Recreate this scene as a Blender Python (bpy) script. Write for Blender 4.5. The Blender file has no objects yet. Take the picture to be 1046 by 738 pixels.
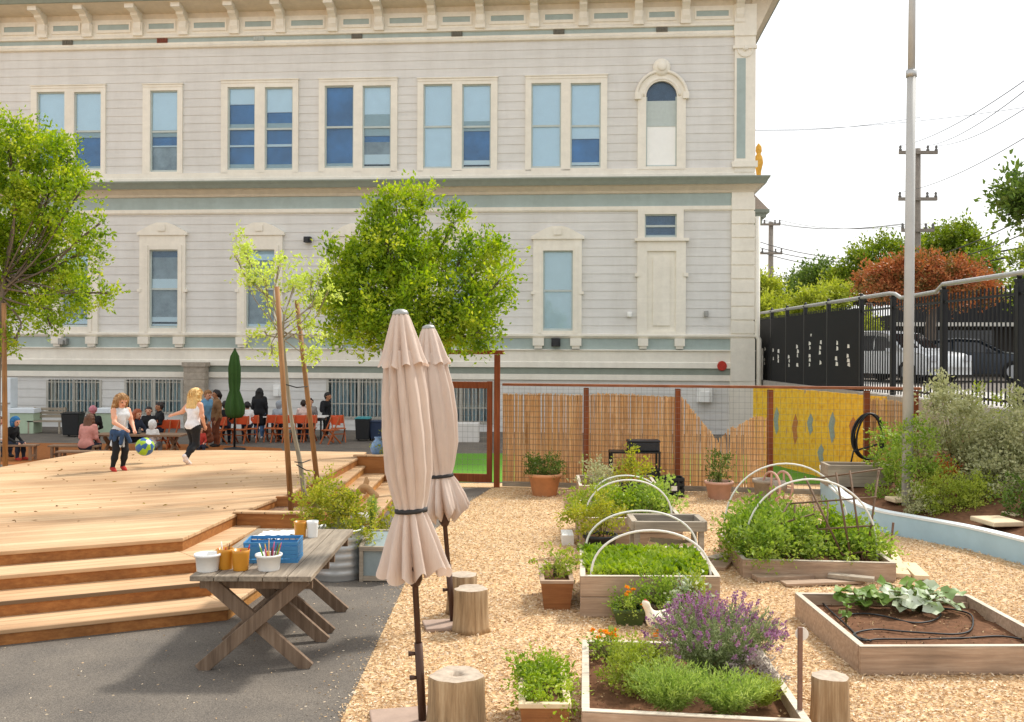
import bpy, bmesh, math, random
import numpy as np
from mathutils import Vector, Matrix
random.seed(7); rng = np.random.default_rng(7)
S = bpy.context.scene; COL = S.collection; R = math.radians

# ---------------------------------------------------------------- camera, sky, sun, exposure
FPX, CX, HY, CAMZ, ROLL = 1000.0, 523.0, 358.0, 2.5, 0.0045
cd = bpy.data.cameras.new('camera'); cam = bpy.data.objects.new('camera', cd); COL.objects.link(cam)
cd.sensor_width = 36; cd.lens = 36*FPX/1046; cd.shift_y = -(369-HY)/1046
cd.clip_start = .1; cd.clip_end = 2000
rt, up, bk = Vector((math.cos(ROLL),0,math.sin(ROLL))), Vector((-math.sin(ROLL),0,math.cos(ROLL))), Vector((0,-1,0))
cam.matrix_world = Matrix(((rt.x,up.x,bk.x,0),(rt.y,up.y,bk.y,0),(rt.z,up.z,bk.z,CAMZ),(0,0,0,1)))
S.camera = cam
SUN_AZ = Vector((.72,.69)).normalized(); SUN_EL = R(50)
W = bpy.data.worlds.new('World'); S.world = W; W.use_nodes = True
nt = W.node_tree; nt.nodes.clear()
sky = nt.nodes.new('ShaderNodeTexSky'); sky.sky_type = 'NISHITA'; sky.sun_disc = False
sky.sun_elevation = SUN_EL; sky.sun_rotation = math.atan2(SUN_AZ.x, SUN_AZ.y)
sky.air_density = 1.2; sky.dust_density = 4.0; sky.ozone_density = 1.0
mx = nt.nodes.new('ShaderNodeMix'); mx.data_type = 'RGBA'; mx.inputs[0].default_value = .72
mx.inputs[7].default_value = (11.6,11.7,11.8,1)
bg = nt.nodes.new('ShaderNodeBackground'); bg.inputs[1].default_value = .105
wo = nt.nodes.new('ShaderNodeOutputWorld')
nt.links.new(sky.outputs[0], mx.inputs[6]); nt.links.new(mx.outputs[2], bg.inputs[0]); nt.links.new(bg.outputs[0], wo.inputs[0])
sl = bpy.data.lights.new('sun','SUN'); sl.energy = 3.2; sl.angle = R(6); sl.color = (1,.955,.88)
so = bpy.data.objects.new('sun', sl); COL.objects.link(so)
sd = Vector((SUN_AZ.x*math.cos(SUN_EL), SUN_AZ.y*math.cos(SUN_EL), math.sin(SUN_EL)))
so.rotation_euler = sd.to_track_quat('Z','Y').to_euler(); so.location = (0,0,30)
vs = S.view_settings; vs.view_transform = 'Standard'; vs.look = 'None'; vs.gamma = 1; vs.exposure = 0.32; vs.use_curve_mapping = False
S.render.resolution_x = 1024; S.render.resolution_y = 722

# ---------------------------------------------------------------- pixel -> world, used only to survey where things stand
def ray(px,py):
    cx, cy = (px-CX)/FPX, (HY-py)/FPX
    return Vector((cx*rt.x+cy*up.x, 1.0, cx*rt.z+cy*up.z))
def P(px,py,Y):
    d = ray(px,py); return Vector((d.x*Y, Y, CAMZ+d.z*Y))
def G(px,py,z=0.0):
    d = ray(px,py); Y = (z-CAMZ)/d.z; return Vector((d.x*Y, Y, z))

# ---------------------------------------------------------------- tags
def tag(o,label=None,cat=None,group=None,kind=None):
    if label: o['label']=label
    if cat: o['category']=cat
    if group: o['group']=group
    if kind: o['kind']=kind
    return o
def empty(name,loc=(0,0,0),rz=0,label=None,cat=None,group=None):
    o = bpy.data.objects.new(name,None); COL.objects.link(o); o.location=loc; o.rotation_euler=(0,0,rz)
    o.empty_display_size=.1
    return tag(o,label,cat,group)
def copy_tree(o,parent=None):
    c=o.copy(); COL.objects.link(c); c.parent=parent
    for ch in list(o.children): copy_tree(ch,c)
    return c

# ---------------------------------------------------------------- materials
def lin(h):
    h=h.lstrip('#'); v=[int(h[i:i+2],16)/255 for i in (0,2,4)]
    return tuple(((x+.055)/1.055)**2.4 if x>.04045 else x/12.92 for x in v)
MATS={}
def newmat(name):
    m=bpy.data.materials.new(name); m.use_nodes=True; MATS[name]=m
    n=m.node_tree; b=n.nodes['Principled BSDF']; return m,n,b
def nd(n,t,**k):
    x=n.nodes.new(t)
    for a,v in k.items(): setattr(x,a,v)
    return x
def coords(n,kind='Object',scale=(1,1,1),rot=(0,0,0)):
    tc=nd(n,'ShaderNodeTexCoord'); mp=nd(n,'ShaderNodeMapping')
    mp.inputs['Scale'].default_value=scale; mp.inputs['Rotation'].default_value=rot
    n.links.new(tc.outputs[kind],mp.inputs[0]); return mp.outputs[0]
def ramp(n,stops):
    r=nd(n,'ShaderNodeValToRGB'); e=r.color_ramp.elements
    while len(e)<len(stops): e.new(.5)
    for i,(p,c) in enumerate(stops): e[i].position=p; e[i].color=(*c,1)
    return r
def mixc(n,a,b,f,mode='MIX'):
    m=nd(n,'ShaderNodeMix',data_type='RGBA',blend_type=mode)
    for s,v in ((6,a),(7,b)):
        if isinstance(v,tuple): m.inputs[s].default_value=(*v,1)
        else: n.links.new(v,m.inputs[s])
    if isinstance(f,(int,float)): m.inputs[0].default_value=f
    else: n.links.new(f,m.inputs[0])
    return m.outputs[2]
def bump(n,b,h,st=.3,d=.01):
    x=nd(n,'ShaderNodeBump'); x.inputs['Strength'].default_value=st; x.inputs['Distance'].default_value=d
    n.links.new(h,x.inputs['Height']); n.links.new(x.outputs[0],b.inputs['Normal'])
def mul(c,f): return tuple(min(1,x*f) for x in c)
def basic(name,col,rough=.6,var=.12,scale=6,bs=.15,metal=0,stretch=(1,1,1),spec=.4,detail=5):
    """plain surface with uneven tone and a fine bump"""
    if name in MATS: return MATS[name]
    c=lin(col) if isinstance(col,str) else col
    m,n,b=newmat(name); v=coords(n,'Object',stretch)
    t=nd(n,'ShaderNodeTexNoise'); t.inputs['Scale'].default_value=scale; t.inputs['Detail'].default_value=detail; t.inputs['Roughness'].default_value=.65
    n.links.new(v,t.inputs[0])
    r=ramp(n,[(.3,mul(c,1-var)),(.7,mul(c,1+var))]); n.links.new(t.outputs[0],r.inputs[0]); n.links.new(r.outputs[0],b.inputs['Base Color'])
    b.inputs['Roughness'].default_value=rough; b.inputs['Metallic'].default_value=metal; b.inputs['Specular IOR Level'].default_value=spec
    if bs: bump(n,b,t.outputs[0],bs,.01)
    return m
def wood(name,cols,axis=0,rough=.7,scale=1.0,bs=.25,spec=.3):
    """grain streaks along one object axis, blotchy weathering"""
    if name in MATS: return MATS[name]
    m,n,b=newmat(name); s=[14*scale]*3; s[axis]=.7*scale
    v=coords(n,'Object',tuple(s)); t=nd(n,'ShaderNodeTexNoise'); t.inputs['Scale'].default_value=2.2; t.inputs['Detail'].default_value=7; t.inputs['Roughness'].default_value=.7
    n.links.new(v,t.inputs[0])
    k=len(cols); r=ramp(n,[(.28+.44*i/(k-1),lin(c)) for i,c in enumerate(cols)]); n.links.new(t.outputs[0],r.inputs[0])
    v2=coords(n,'Object'); t2=nd(n,'ShaderNodeTexNoise'); t2.inputs['Scale'].default_value=2.3*scale; t2.inputs['Detail'].default_value=4
    n.links.new(v2,t2.inputs[0]); r2=ramp(n,[(.3,(.72,.72,.72)),(.7,(1.12,1.1,1.08))]); n.links.new(t2.outputs[0],r2.inputs[0])
    n.links.new(mixc(n,r.outputs[0],r2.outputs[0],.8,'MULTIPLY'),b.inputs['Base Color'])
    b.inputs['Roughness'].default_value=rough; b.inputs['Specular IOR Level'].default_value=spec
    bump(n,b,t.outputs[0],bs,.008); return m
def leafmat(name,cols,trans=.35,rough=.5,clump=2.2):
    if name in MATS: return MATS[name]
    m,n,b=newmat(name); g=nd(n,'ShaderNodeNewGeometry'); k=len(cols)
    r=ramp(n,[(i/(k-1),lin(c)) for i,c in enumerate(cols)]); t=nd(n,'ShaderNodeTexNoise'); t.inputs['Scale'].default_value=clump; t.inputs['Detail'].default_value=3; n.links.new(coords(n,'Object'),t.inputs[0])
    m1=nd(n,'ShaderNodeMath',operation='MULTIPLY_ADD'); m1.inputs[1].default_value=1.9; m1.inputs[2].default_value=-.7; n.links.new(t.outputs[0],m1.inputs[0])
    m2=nd(n,'ShaderNodeMath',operation='MULTIPLY_ADD'); m2.inputs[1].default_value=.5; n.links.new(g.outputs['Random Per Island'],m2.inputs[0]); n.links.new(m1.outputs[0],m2.inputs[2]); n.links.new(m2.outputs[0] if clump else g.outputs['Random Per Island'],r.inputs[0])
    n.links.new(r.outputs[0],b.inputs['Base Color']); b.inputs['Roughness'].default_value=rough; b.inputs['Specular IOR Level'].default_value=.3
    tr=nd(n,'ShaderNodeBsdfTranslucent'); ms=nd(n,'ShaderNodeMixShader'); ms.inputs[0].default_value=trans
    hs=nd(n,'ShaderNodeHueSaturation'); hs.inputs['Value'].default_value=1.5; hs.inputs['Saturation'].default_value=1.1
    n.links.new(r.outputs[0],hs.inputs['Color']); n.links.new(hs.outputs[0],tr.inputs[0])
    o=n.nodes['Material Output']; n.links.new(b.outputs[0],ms.inputs[1]); n.links.new(tr.outputs[0],ms.inputs[2]); n.links.new(ms.outputs[0],o.inputs[0])
    return m

# ---------------------------------------------------------------- mesh builder
class MB:
    def __init__(s): s.v=[]; s.f=[]; s.mi=[]; s.cur=0; s.smooth=False; s.sm=[]
    def face(s,ix): s.f.append(tuple(ix)); s.mi.append(s.cur); s.sm.append(s.smooth)
    def add(s,vs,fs):
        k=len(s.v); s.v.extend([tuple(v) for v in vs])
        for f in fs: s.face([k+i for i in f])
    def box(s,x0,x1,y0,y1,z0,z1):
        s.add([(x0,y0,z0),(x1,y0,z0),(x1,y1,z0),(x0,y1,z0),(x0,y0,z1),(x1,y0,z1),(x1,y1,z1),(x0,y1,z1)],
              [(3,2,1,0),(4,5,6,7),(0,1,5,4),(1,2,6,5),(2,3,7,6),(3,0,4,7)]); return s
    def beam(s,a,b,w,h,upv=(0,0,1)):
        """box bar from a to b, w wide across, h along upv"""
        a=Vector(a);b=Vector(b);d=(b-a).normalized();u=Vector(upv); sd_=d.cross(u)
        if sd_.length<1e-4: sd_=Vector((1,0,0)) if abs(d.x)<.9 else Vector((0,1,0))
        sd_.normalize(); u=sd_.cross(d).normalized(); sd_*=w/2; u=u*(h/2)
        vs=[p+i*sd_+j*u for p in (a,b) for i,j in ((-1,-1),(1,-1),(1,1),(-1,1))]
        s.add(vs,[(0,3,2,1)[::-1][::-1],(4,5,6,7),(0,1,5,4),(1,2,6,5),(2,3,7,6),(3,0,4,7)]); return s
    def tube(s,pts,rad,n=8,cap=True):
        pts=[Vector(p) for p in pts]; m=len(pts); rr=rad if isinstance(rad,(list,tuple)) else [rad]*m
        k=len(s.v); u=None; sm=s.smooth; s.smooth=True
        for i,p in enumerate(pts):
            t=(pts[min(i+1,m-1)]-pts[max(i-1,0)]); t=t.normalized() if t.length>1e-9 else Vector((0,0,1))
            if u is None:
                u=t.orthogonal().normalized()
            u=(u-t*u.dot(t)); u=u.normalized() if u.length>1e-6 else t.orthogonal().normalized()
            w=t.cross(u)
            for j in range(n):
                a=2*math.pi*j/n; s.v.append(tuple(p+(u*math.cos(a)+w*math.sin(a))*rr[i]))
        for i in range(m-1):
            for j in range(n):
                j2=(j+1)%n; s.face((k+i*n+j,k+i*n+j2,k+(i+1)*n+j2,k+(i+1)*n+j))
        if cap:
            s.smooth=False; s.face([k+j for j in range(n)][::-1]); s.face([k+(m-1)*n+j for j in range(n)])
        s.smooth=sm; return s
    def lathe(s,prof,c=(0,0,0),n=20,capb=True,capt=False,wob=None):
        """profile (r,z) turned about z; wob(angle,i)->radius factor"""
        k=len(s.v); m=len(prof); sm=s.smooth; s.smooth=True
        for i,(r,z) in enumerate(prof):
            for j in range(n):
                a=2*math.pi*j/n; q=r*(wob(a,i) if wob else 1); s.v.append((c[0]+q*math.cos(a),c[1]+q*math.sin(a),c[2]+z))
        for i in range(m-1):
            for j in range(n):
                j2=(j+1)%n; s.face((k+i*n+j,k+i*n+j2,k+(i+1)*n+j2,k+(i+1)*n+j))
        s.smooth=False
        if capb: s.face([k+j for j in range(n)][::-1])
        if capt: s.face([k+(m-1)*n+j for j in range(n)])
        s.smooth=sm; return s
    def prism(s,poly,z0,z1):
        n=len(poly); a=sum(poly[i][0]*poly[(i+1)%n][1]-poly[(i+1)%n][0]*poly[i][1] for i in range(n))
        if a<0: poly=poly[::-1]
        vs=[(p[0],p[1],z0) for p in poly]+[(p[0],p[1],z1) for p in poly]
        s.add(vs,[tuple(range(n))[::-1],tuple(range(n,2*n))]+[(i,(i+1)%n,n+(i+1)%n,n+i) for i in range(n)]); return s
    def sheet(s,poly,z):
        n=len(poly); a=sum(poly[i][0]*poly[(i+1)%n][1]-poly[(i+1)%n][0]*poly[i][1] for i in range(n))
        if a<0: poly=poly[::-1]
        s.add([(p[0],p[1],z) for p in poly],[tuple(range(n))]); return s
    def ball(s,c,r,n=12,m=8,sq=(1,1,1)):
        prof=[]; k=len(s.v); sm=s.smooth; s.smooth=True
        for i in range(m+1):
            t=math.pi*i/m
            for j in range(n):
                a=2*math.pi*j/n; q=max(math.sin(t),1e-3)
                s.v.append((c[0]+r*sq[0]*q*math.cos(a),c[1]+r*sq[1]*q*math.sin(a),c[2]-r*sq[2]*math.cos(t)))
        for i in range(m):
            for j in range(n):
                j2=(j+1)%n; s.face((k+i*n+j,k+i*n+j2,k+(i+1)*n+j2,k+(i+1)*n+j))
        s.smooth=sm; return s
    def build(s,name,mat,parent=None,bevel=0,loc=None):
        me=bpy.data.meshes.new(name); me.from_pydata([tuple(v) for v in s.v],[],s.f)
        ms=mat if isinstance(mat,(list,tuple)) else [mat]
        for m in ms: me.materials.append(m)
        if len(ms)>1: me.polygons.foreach_set('material_index',s.mi)
        me.polygons.foreach_set('use_smooth',s.sm); me.update()
        o=bpy.data.objects.new(name,me); COL.objects.link(o)
        if parent: o.parent=parent
        if loc: o.location=loc
        if bevel:
            bv=o.modifiers.new('bevel','BEVEL'); bv.width=bevel; bv.segments=2; bv.limit_method='ANGLE'; bv.harden_normals=False
        return o
def npmesh(name,V,F,mat,parent=None,smooth=False,loc=None,mi=None):
    """V (n,3) float, F (m,k) int, k fixed"""
    me=bpy.data.meshes.new(name); V=np.asarray(V,np.float32); F=np.asarray(F,np.int32); k=F.shape[1]
    me.vertices.add(len(V)); me.vertices.foreach_set('co',V.ravel()); me.loops.add(F.size); me.loops.foreach_set('vertex_index',F.ravel())
    me.polygons.add(len(F)); me.polygons.foreach_set('loop_start',np.arange(0,F.size,k,dtype=np.int32))
    me.polygons.foreach_set('use_smooth',np.full(len(F),smooth))
    for m in (mat if isinstance(mat,(list,tuple)) else [mat]): me.materials.append(m)
    if mi is not None: me.polygons.foreach_set('material_index',np.asarray(mi,np.int32))
    me.update(calc_edges=True); me.validate()
    o=bpy.data.objects.new(name,me); COL.objects.link(o)
    if parent: o.parent=parent
    if loc is not None: o.location=loc
    return o
def unit(a): return a/np.maximum(np.linalg.norm(a,axis=1,keepdims=True),1e-9)
def leafgeo(C,D,L,Wd,fold=.25):
    """one folded pointed leaf (2 tris + root) per centre C along direction D"""
    n=len(C); D=unit(D); A=unit(rng.normal(size=(n,3))); Sx=unit(np.cross(D,A)); N=np.cross(Sx,D)
    L=np.broadcast_to(L,(n,))[:,None]; Wd=np.broadcast_to(Wd,(n,))[:,None]
    b=C; t=C+D*L; m=C+D*L*.45+N*Wd*-fold; l=C+D*L*.45-Sx*Wd*.5+N*Wd*fold; r=C+D*L*.45+Sx*Wd*.5+N*Wd*fold
    V=np.stack([b,r,t,l],1).reshape(-1,3); i=np.arange(n)[:,None]*4
    F=np.concatenate([i+np.array([[0,1,2]]),i+np.array([[0,2,3]])],1).reshape(-1,3)
    return V,F
def leaves(name,C,D,L,Wd,mat,parent=None,fold=.25):
    V,F=leafgeo(np.asarray(C,float),np.asarray(D,float),L,Wd,fold); return npmesh(name,V,F,mat,parent)
def inball(n,shell=.5):
    d=unit(rng.normal(size=(n,3))); return d*(shell+(1-shell)*rng.random((n,1)))**(1/2)
# ================================================================ SETTING: ground, path, yard, street
RZ = -.3          # the yard behind the deck lies a little lower
def chipmat(name,cols,scale=38):
    m,n,b=newmat(name); v=coords(n,'Object')
    vo=nd(n,'ShaderNodeTexVoronoi'); vo.inputs['Scale'].default_value=scale; 
    wv=nd(n,'ShaderNodeTexNoise'); wv.inputs['Scale'].default_value=9; n.links.new(v,wv.inputs[0])
    ad=mixc(n,v,wv.outputs[1],.06); n.links.new(ad,vo.inputs['Vector'])
    sp=nd(n,'ShaderNodeSeparateColor'); n.links.new(vo.outputs['Color'],sp.inputs[0])
    r=ramp(n,[(i/(len(cols)-1),lin(c)) for i,c in enumerate(cols)]); n.links.new(sp.outputs[0],r.inputs[0])
    t=nd(n,'ShaderNodeTexNoise'); t.inputs['Scale'].default_value=.9; t.inputs['Detail'].default_value=5; n.links.new(v,t.inputs[0])
    r2=ramp(n,[(.3,(.8,.77,.74)),(.7,(1.08,1.06,1.02))]); n.links.new(t.outputs[0],r2.inputs[0])
    n.links.new(mixc(n,r.outputs[0],r2.outputs[0],.9,'MULTIPLY'),b.inputs['Base Color']); b.inputs['Roughness'].default_value=.85
    b.inputs['Specular IOR Level'].default_value=.2
    bump(n,b,vo.outputs['Distance'],.6,.02); return m
chipmat('wood_chips',['#a5835c','#d8ba92','#c7a478','#e6cfa9','#b8946a','#d5b58a'])
leafmat('chip_piece',['#b8966c','#ead5b6','#d1b186','#c8a57a','#f0e0c6','#9c7b54'],trans=.0,rough=.8,clump=0)
def asphaltmat():
    m,n,b=newmat('asphalt'); v=coords(n,'Object')
    t=nd(n,'ShaderNodeTexNoise'); t.inputs['Scale'].default_value=120; t.inputs['Detail'].default_value=3; n.links.new(v,t.inputs[0])
    t2=nd(n,'ShaderNodeTexNoise'); t2.inputs['Scale'].default_value=1.6; t2.inputs['Detail'].default_value=6; n.links.new(v,t2.inputs[0])
    r=ramp(n,[(.35,(.08,.068,.056)),(.68,(.19,.163,.132))]); n.links.new(t.outputs[0],r.inputs[0])
    r2=ramp(n,[(.3,(.75,.75,.76)),(.72,(1.2,1.18,1.14))]); n.links.new(t2.outputs[0],r2.inputs[0])
    n.links.new(mixc(n,r.outputs[0],r2.outputs[0],1,'MULTIPLY'),b.inputs['Base Color']); b.inputs['Roughness'].default_value=.85
    bump(n,b,t.outputs[0],.5,.006)
asphaltmat()
basic('soil','#6b4c37',.95,.35,14,.6,spec=.1); basic('mulch','#9a6238',.95,.3,22,.6,spec=.1); basic('concrete','#a9a39a',.8,.12,5,.2)
basic('turf','#5f8f32',.9,.3,60,.5,spec=.1); basic('street_surface','#b5b1aa',.85,.1,3,.2); basic('gravel_soil','#7d6350',.95,.3,30,.6,spec=.1)
# ground: one sheet, stepping down gently behind the garden fence
mb=MB(); ys=[-60,17.9,20.5,400]; zs=[0,0,RZ,RZ]; xs=[-400,8.72]
vs=[(x,y,z) for y,z in zip(ys,zs) for x in xs]
mb.add(vs,[(2*i,2*i+1,2*i+3,2*i+2) for i in range(3)])
tag(mb.build('ground',MATS['wood_chips']),kind='structure')
EDGE=[(-1.14,2.0),(-1.14,6.58),(-1.13,11.0),(-1.05,13.7),(-.78,15.6),(-.36,17.75)]
mb=MB(); mb.sheet([(-12,2.0)]+EDGE+[(-12,17.75)],.004); tag(mb.build('path',MATS['asphalt']),kind='structure')
mb=MB(); mb.sheet([(-30,20.6),(8.6,20.6),(8.6,40),(-30,40)],RZ+.004); tag(mb.build('yard',MATS['asphalt']),kind='structure')
def yz(pl,z): return [tuple(G(x,y,z)[:2]) for x,y in pl]
mb=MB(); mb.sheet([(-16,24),(-9.0,23.0),(-6.6,24.0),(-6.0,26.0),(-6.5,27.6),(-9,28.6),(-16,28.9)],RZ+.008); tag(mb.build('mulch_patch',MATS['mulch']),kind='structure')
mb=MB(); mb.sheet([(-3.6,20.7),(7,20.7),(7,26.5),(-1.8,26.5),(-2.2,24.5)],RZ+.008); tag(mb.build('lawn',MATS['turf']),kind='structure')
# street on its bank beyond the black fence
SX, SZ = 8.72, 1.5
mb=MB(); mb.box(SX,500,-60,500,-1,SZ); tag(mb.build('street',MATS['street_surface']),kind='structure')
mb=MB(); mb.sheet([(12.0,-60),(300,-60),(300,500),(12.0,500)],SZ+.004); tag(mb.build('road',MATS['asphalt']),kind='structure')
# loose chips: over the chip bed and spilt on the path
def inpoly(x,y,poly):
    r=np.zeros(len(x),bool); j=len(poly)-1
    for i in range(len(poly)):
        xi,yi=poly[i]; xj,yj=poly[j]; c=((yi>y)!=(yj>y))&(x<(xj-xi)*(y-yi)/(yj-yi+1e-12)+xi); r^=c; j=i
    return r
def chips(n,x0,x1,y0,y1,poly,size,z,name,label):
    y=y0+(y1-y0)*rng.random(n)**1.7; x=x0+(x1-x0)*rng.random(n); k=inpoly(x,y,poly); x,y=x[k],y[k]; n=len(x)
    D=rng.normal(size=(n,3)); D[:,2]=rng.normal(size=n)*.28
    C=np.stack([x,y,z+rng.random(n)*.014],1)
    o=leaves(name,C,D,size*(.5+rng.random(n)),size*.33*(.6+.8*rng.random(n)),MATS['chip_piece'],None,.06); return tag(o,label,'wood chips',kind='stuff')
chips(150000,-1.3,6.2,5.6,17.5,EDGE[1:]+[(5.2,17.2),(5.0,14),(6.2,12.3),(6.4,5),(-1.14,5)],.034,.003,'wood_chip_mulch','loose pale wood chips covering the garden ground around the beds')
xx=[];yy=[]
for i in range(1400):
    yv=5.8+11*random.random()**1.3; ex=np.interp(yv,[p[1] for p in EDGE],[p[0] for p in EDGE]); q=random.random()
    xx.append(ex-abs(random.gauss(0,.16)) if q<.55 else ex-3.2*random.random()); yy.append(yv)
n=len(xx); D=rng.normal(size=(n,3)); D[:,2]*=.15
tag(leaves('spilt_chips',np.stack([xx,yy,np.full(n,.009)],1),D,.018*(.6+rng.random(n)),.009,MATS['chip_piece'],None,.05),'scattered pale chips and petals lying on the dark asphalt path','wood chips',kind='stuff')

# ================================================================ BUILDING
P0=Vector((.243*32.84,32.84,0)); E=Vector((26.28,-2.16,0)).normalized(); NRM=Vector((E.y,-E.x,0))   # outward, towards the yard
BR=math.atan2(E.y,E.x)
def F(px,py,o=0.0):
    d=ray(px,py); C0=Vector((0,0,CAMZ)); q=P0+NRM*o; t=(q-C0).dot(NRM)/d.dot(NRM); p=C0+d*t
    return (p-P0).dot(E), p.z
basic('siding_paint','#dad8d3',.75,.05,3,.08,stretch=(.4,1,3)); basic('trim_paint','#ece6d8',.65,.05,5,.08); basic('accent_paint','#a6b4b0',.7,.06,4,.08)
basic('dark_accent','#8b9286',.7,.08,4,.08); basic('soffit_paint','#d8ccb8',.75,.08,4,.08); basic('brick_vent','#6d6a60',.8,.2,10,.2); basic('red_vent','#7d4636',.8,.2,10,.2)
basic('pale_vent','#b3b9b3',.8,.1,10,.2); basic('sash_paint','#b9c3bf',.6,.06,8,.05); basic('shade_pale','#f2f8fa',.8,.03,3,0); basic('shade_white','#f2f2ee',.8,.03,3,0)
basic('reflection_blue','#3f7aae',.6,.38,.8,0); basic('room_dark','#4b6178',.6,.25,2.5,0); basic('room_grey','#a6a7a5',.7,.3,2.5,0); basic('black_gap','#141210',.9,.2,5,0)  # the blue is sky reflected in the panes, put into the backing colour
basic('shingle','#8d7f72',.9,.2,20,.4); basic('gilt','#d9a441',.5,.15,12,.1,metal=.3); basic('dark_plastic','#25262a',.5,.2,10,.05); basic('white_plastic','#ecebe6',.5,.04,8,.03)
basic('alarm_red','#b5301f',.45,.15,12,.03); basic('grey_metal','#9d9d99',.45,.1,8,.05,metal=.6); basic('bar_metal','#b9b5a9',.6,.1,9,.05); basic('stone_pier','#a59a8b',.9,.22,9,.5)
def glassmat(name,tint,refl):
    m,n,b=newmat(name); tr=nd(n,'ShaderNodeBsdfTransparent'); tr.inputs[0].default_value=(*tint,1)
    gl=nd(n,'ShaderNodeBsdfGlossy'); gl.inputs['Roughness'].default_value=.04; gl.inputs[0].default_value=(.8,.88,.95,1)
    f=nd(n,'ShaderNodeFresnel'); f.inputs[0].default_value=1.45
    ma=nd(n,'ShaderNodeMath',operation='MULTIPLY_ADD'); ma.inputs[1].default_value=.7; ma.inputs[2].default_value=refl; n.links.new(f.outputs[0],ma.inputs[0])
    t=nd(n,'ShaderNodeTexNoise'); t.inputs['Scale'].default_value=1.4; n.links.new(coords(n,'Object'),t.inputs[0]); bp=nd(n,'ShaderNodeBump'); bp.inputs['Strength'].default_value=.06; bp.inputs['Distance'].default_value=.05
    n.links.new(t.outputs[0],bp.inputs['Height']); n.links.new(bp.outputs[0],gl.inputs['Normal'])
    ms=nd(n,'ShaderNodeMixShader'); n.links.new(ma.outputs[0],ms.inputs[0]); n.links.new(tr.outputs[0],ms.inputs[1]); n.links.new(gl.outputs[0],ms.inputs[2]); n.links.new(ms.outputs[0],n.nodes['Material Output'].inputs[0])
glassmat('window_glass',(.88,.945,.98),.02)
def weather(name,amt):
    # dirt runs and patchy repainting over the existing tone of an old painted surface
    m=MATS[name]; n=m.node_tree; b=n.nodes['Principled BSDF']; src=b.inputs['Base Color'].links[0].from_socket
    t=nd(n,'ShaderNodeTexNoise'); t.inputs['Scale'].default_value=2.4; t.inputs['Detail'].default_value=6; t.inputs['Roughness'].default_value=.7; n.links.new(coords(n,'Object',(.45,1,.10)),t.inputs[0])
    r=ramp(n,[(.36,(1-amt,1-amt*1.1,1-amt*1.25)),(.58,(1,1,1))]); n.links.new(t.outputs[0],r.inputs[0])
    t2=nd(n,'ShaderNodeTexVoronoi'); t2.inputs['Scale'].default_value=1; n.links.new(coords(n,'Object',(.38,.01,3.41)),t2.inputs[0]); s2=nd(n,'ShaderNodeSeparateColor'); n.links.new(t2.outputs['Color'],s2.inputs[0])
    r2=ramp(n,[(0,(1-amt*.35,)*3),(1,(1+amt*.2,)*3)]); n.links.new(s2.outputs[0],r2.inputs[0])
    n.links.new(mixc(n,mixc(n,src,r.outputs[0],1,'MULTIPLY'),r2.outputs[0],1,'MULTIPLY'),b.inputs['Base Color'])
weather('siding_paint',.08); weather('trim_paint',.07); weather('accent_paint',.08)
BLD=empty('school_building',P0,BR,'long cream grey clapboard school building with blue green trim and tall sash windows','building')
def bbox(mb,s0,s1,o0,o1,z0,z1): mb.box(min(s0,s1),max(s0,s1),-max(o0,o1),-min(o0,o1),min(z0,z1),max(z0,z1))
LEFT,DEPTH=-34.0,14.0
def sweep(mb,prof,corner=True):
    """profile (outward,z) run along the front, round the corner and down the side"""
    k=len(mb.v); n=len(prof)
    for (o,z) in prof: mb.v.append((LEFT,-o,z))
    for (o,z) in prof: mb.v.append((o,-o,z))
    for (o,z) in prof: mb.v.append((o,DEPTH,z))
    for a in (0,1):
        for i in range(n-1): mb.face((k+a*n+i,k+(a+1)*n+i,k+(a+1)*n+i+1,k+a*n+i+1))
bands=[('water_table','trim_paint',[(0,1.5),(.1,1.5),(.1,1.69),(0,1.7)]),('water_table','dark_accent',[(.02,1.69),(.07,1.7),(.07,1.92),(.02,1.93)]),
 ('water_table','trim_paint',[(.04,1.92),(.13,1.92),(.13,2.1),(.1,2.13),(.1,2.5),(.16,2.5),(.16,2.53),(.02,2.55)]),('accent_band','accent_paint',[(.05,2.5),(.05,2.95)]),
 ('sill_course','trim_paint',[(.03,2.90),(.1,2.92),(.17,2.99),(.17,3.05),(.02,3.08)]),
 ('belt_course','trim_paint',[(0,7.21),(.06,7.22),(.09,7.27),(.09,7.38),(.02,7.4)]),('accent_band','accent_paint',[(.05,7.36),(.05,7.84)]),
 ('belt_course','soffit_paint',[(.03,7.80),(.1,7.82),(.14,7.9),(.3,8.04),(.42,8.06)]),('belt_course','dark_accent',[(.36,8.055),(.44,8.06),(.5,8.18),(.56,8.27),(.56,8.31),(.02,8.36)]),
 ('belt_course','trim_paint',[(.05,8.33),(.14,8.34),(.14,8.46),(.1,8.48),(.1,8.66),(0,8.68)]),
 ('cornice','trim_paint',[(0,13.05),(.1,13.08),(.12,13.14),(.06,13.2),(.06,13.27)]),('accent_band','accent_paint',[(.045,13.25),(.045,13.43)]),
 ('cornice','trim_paint',[(.03,13.41),(.12,13.43),(.12,13.5),(.07,13.57),(.07,14.1)]),('cornice','soffit_paint',[(.065,14.1),(.08,14.28),(1.0,14.42)]),
 ('cornice','dark_accent',[(.98,14.41),(1.02,14.42),(1.06,14.5),(1.2,14.75),(1.2,14.85),(-.5,15.3)])]
for nm,mt,pf in bands:
    mb=MB(); sweep(mb,pf); mb.build(nm,MATS[mt],BLD)
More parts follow.
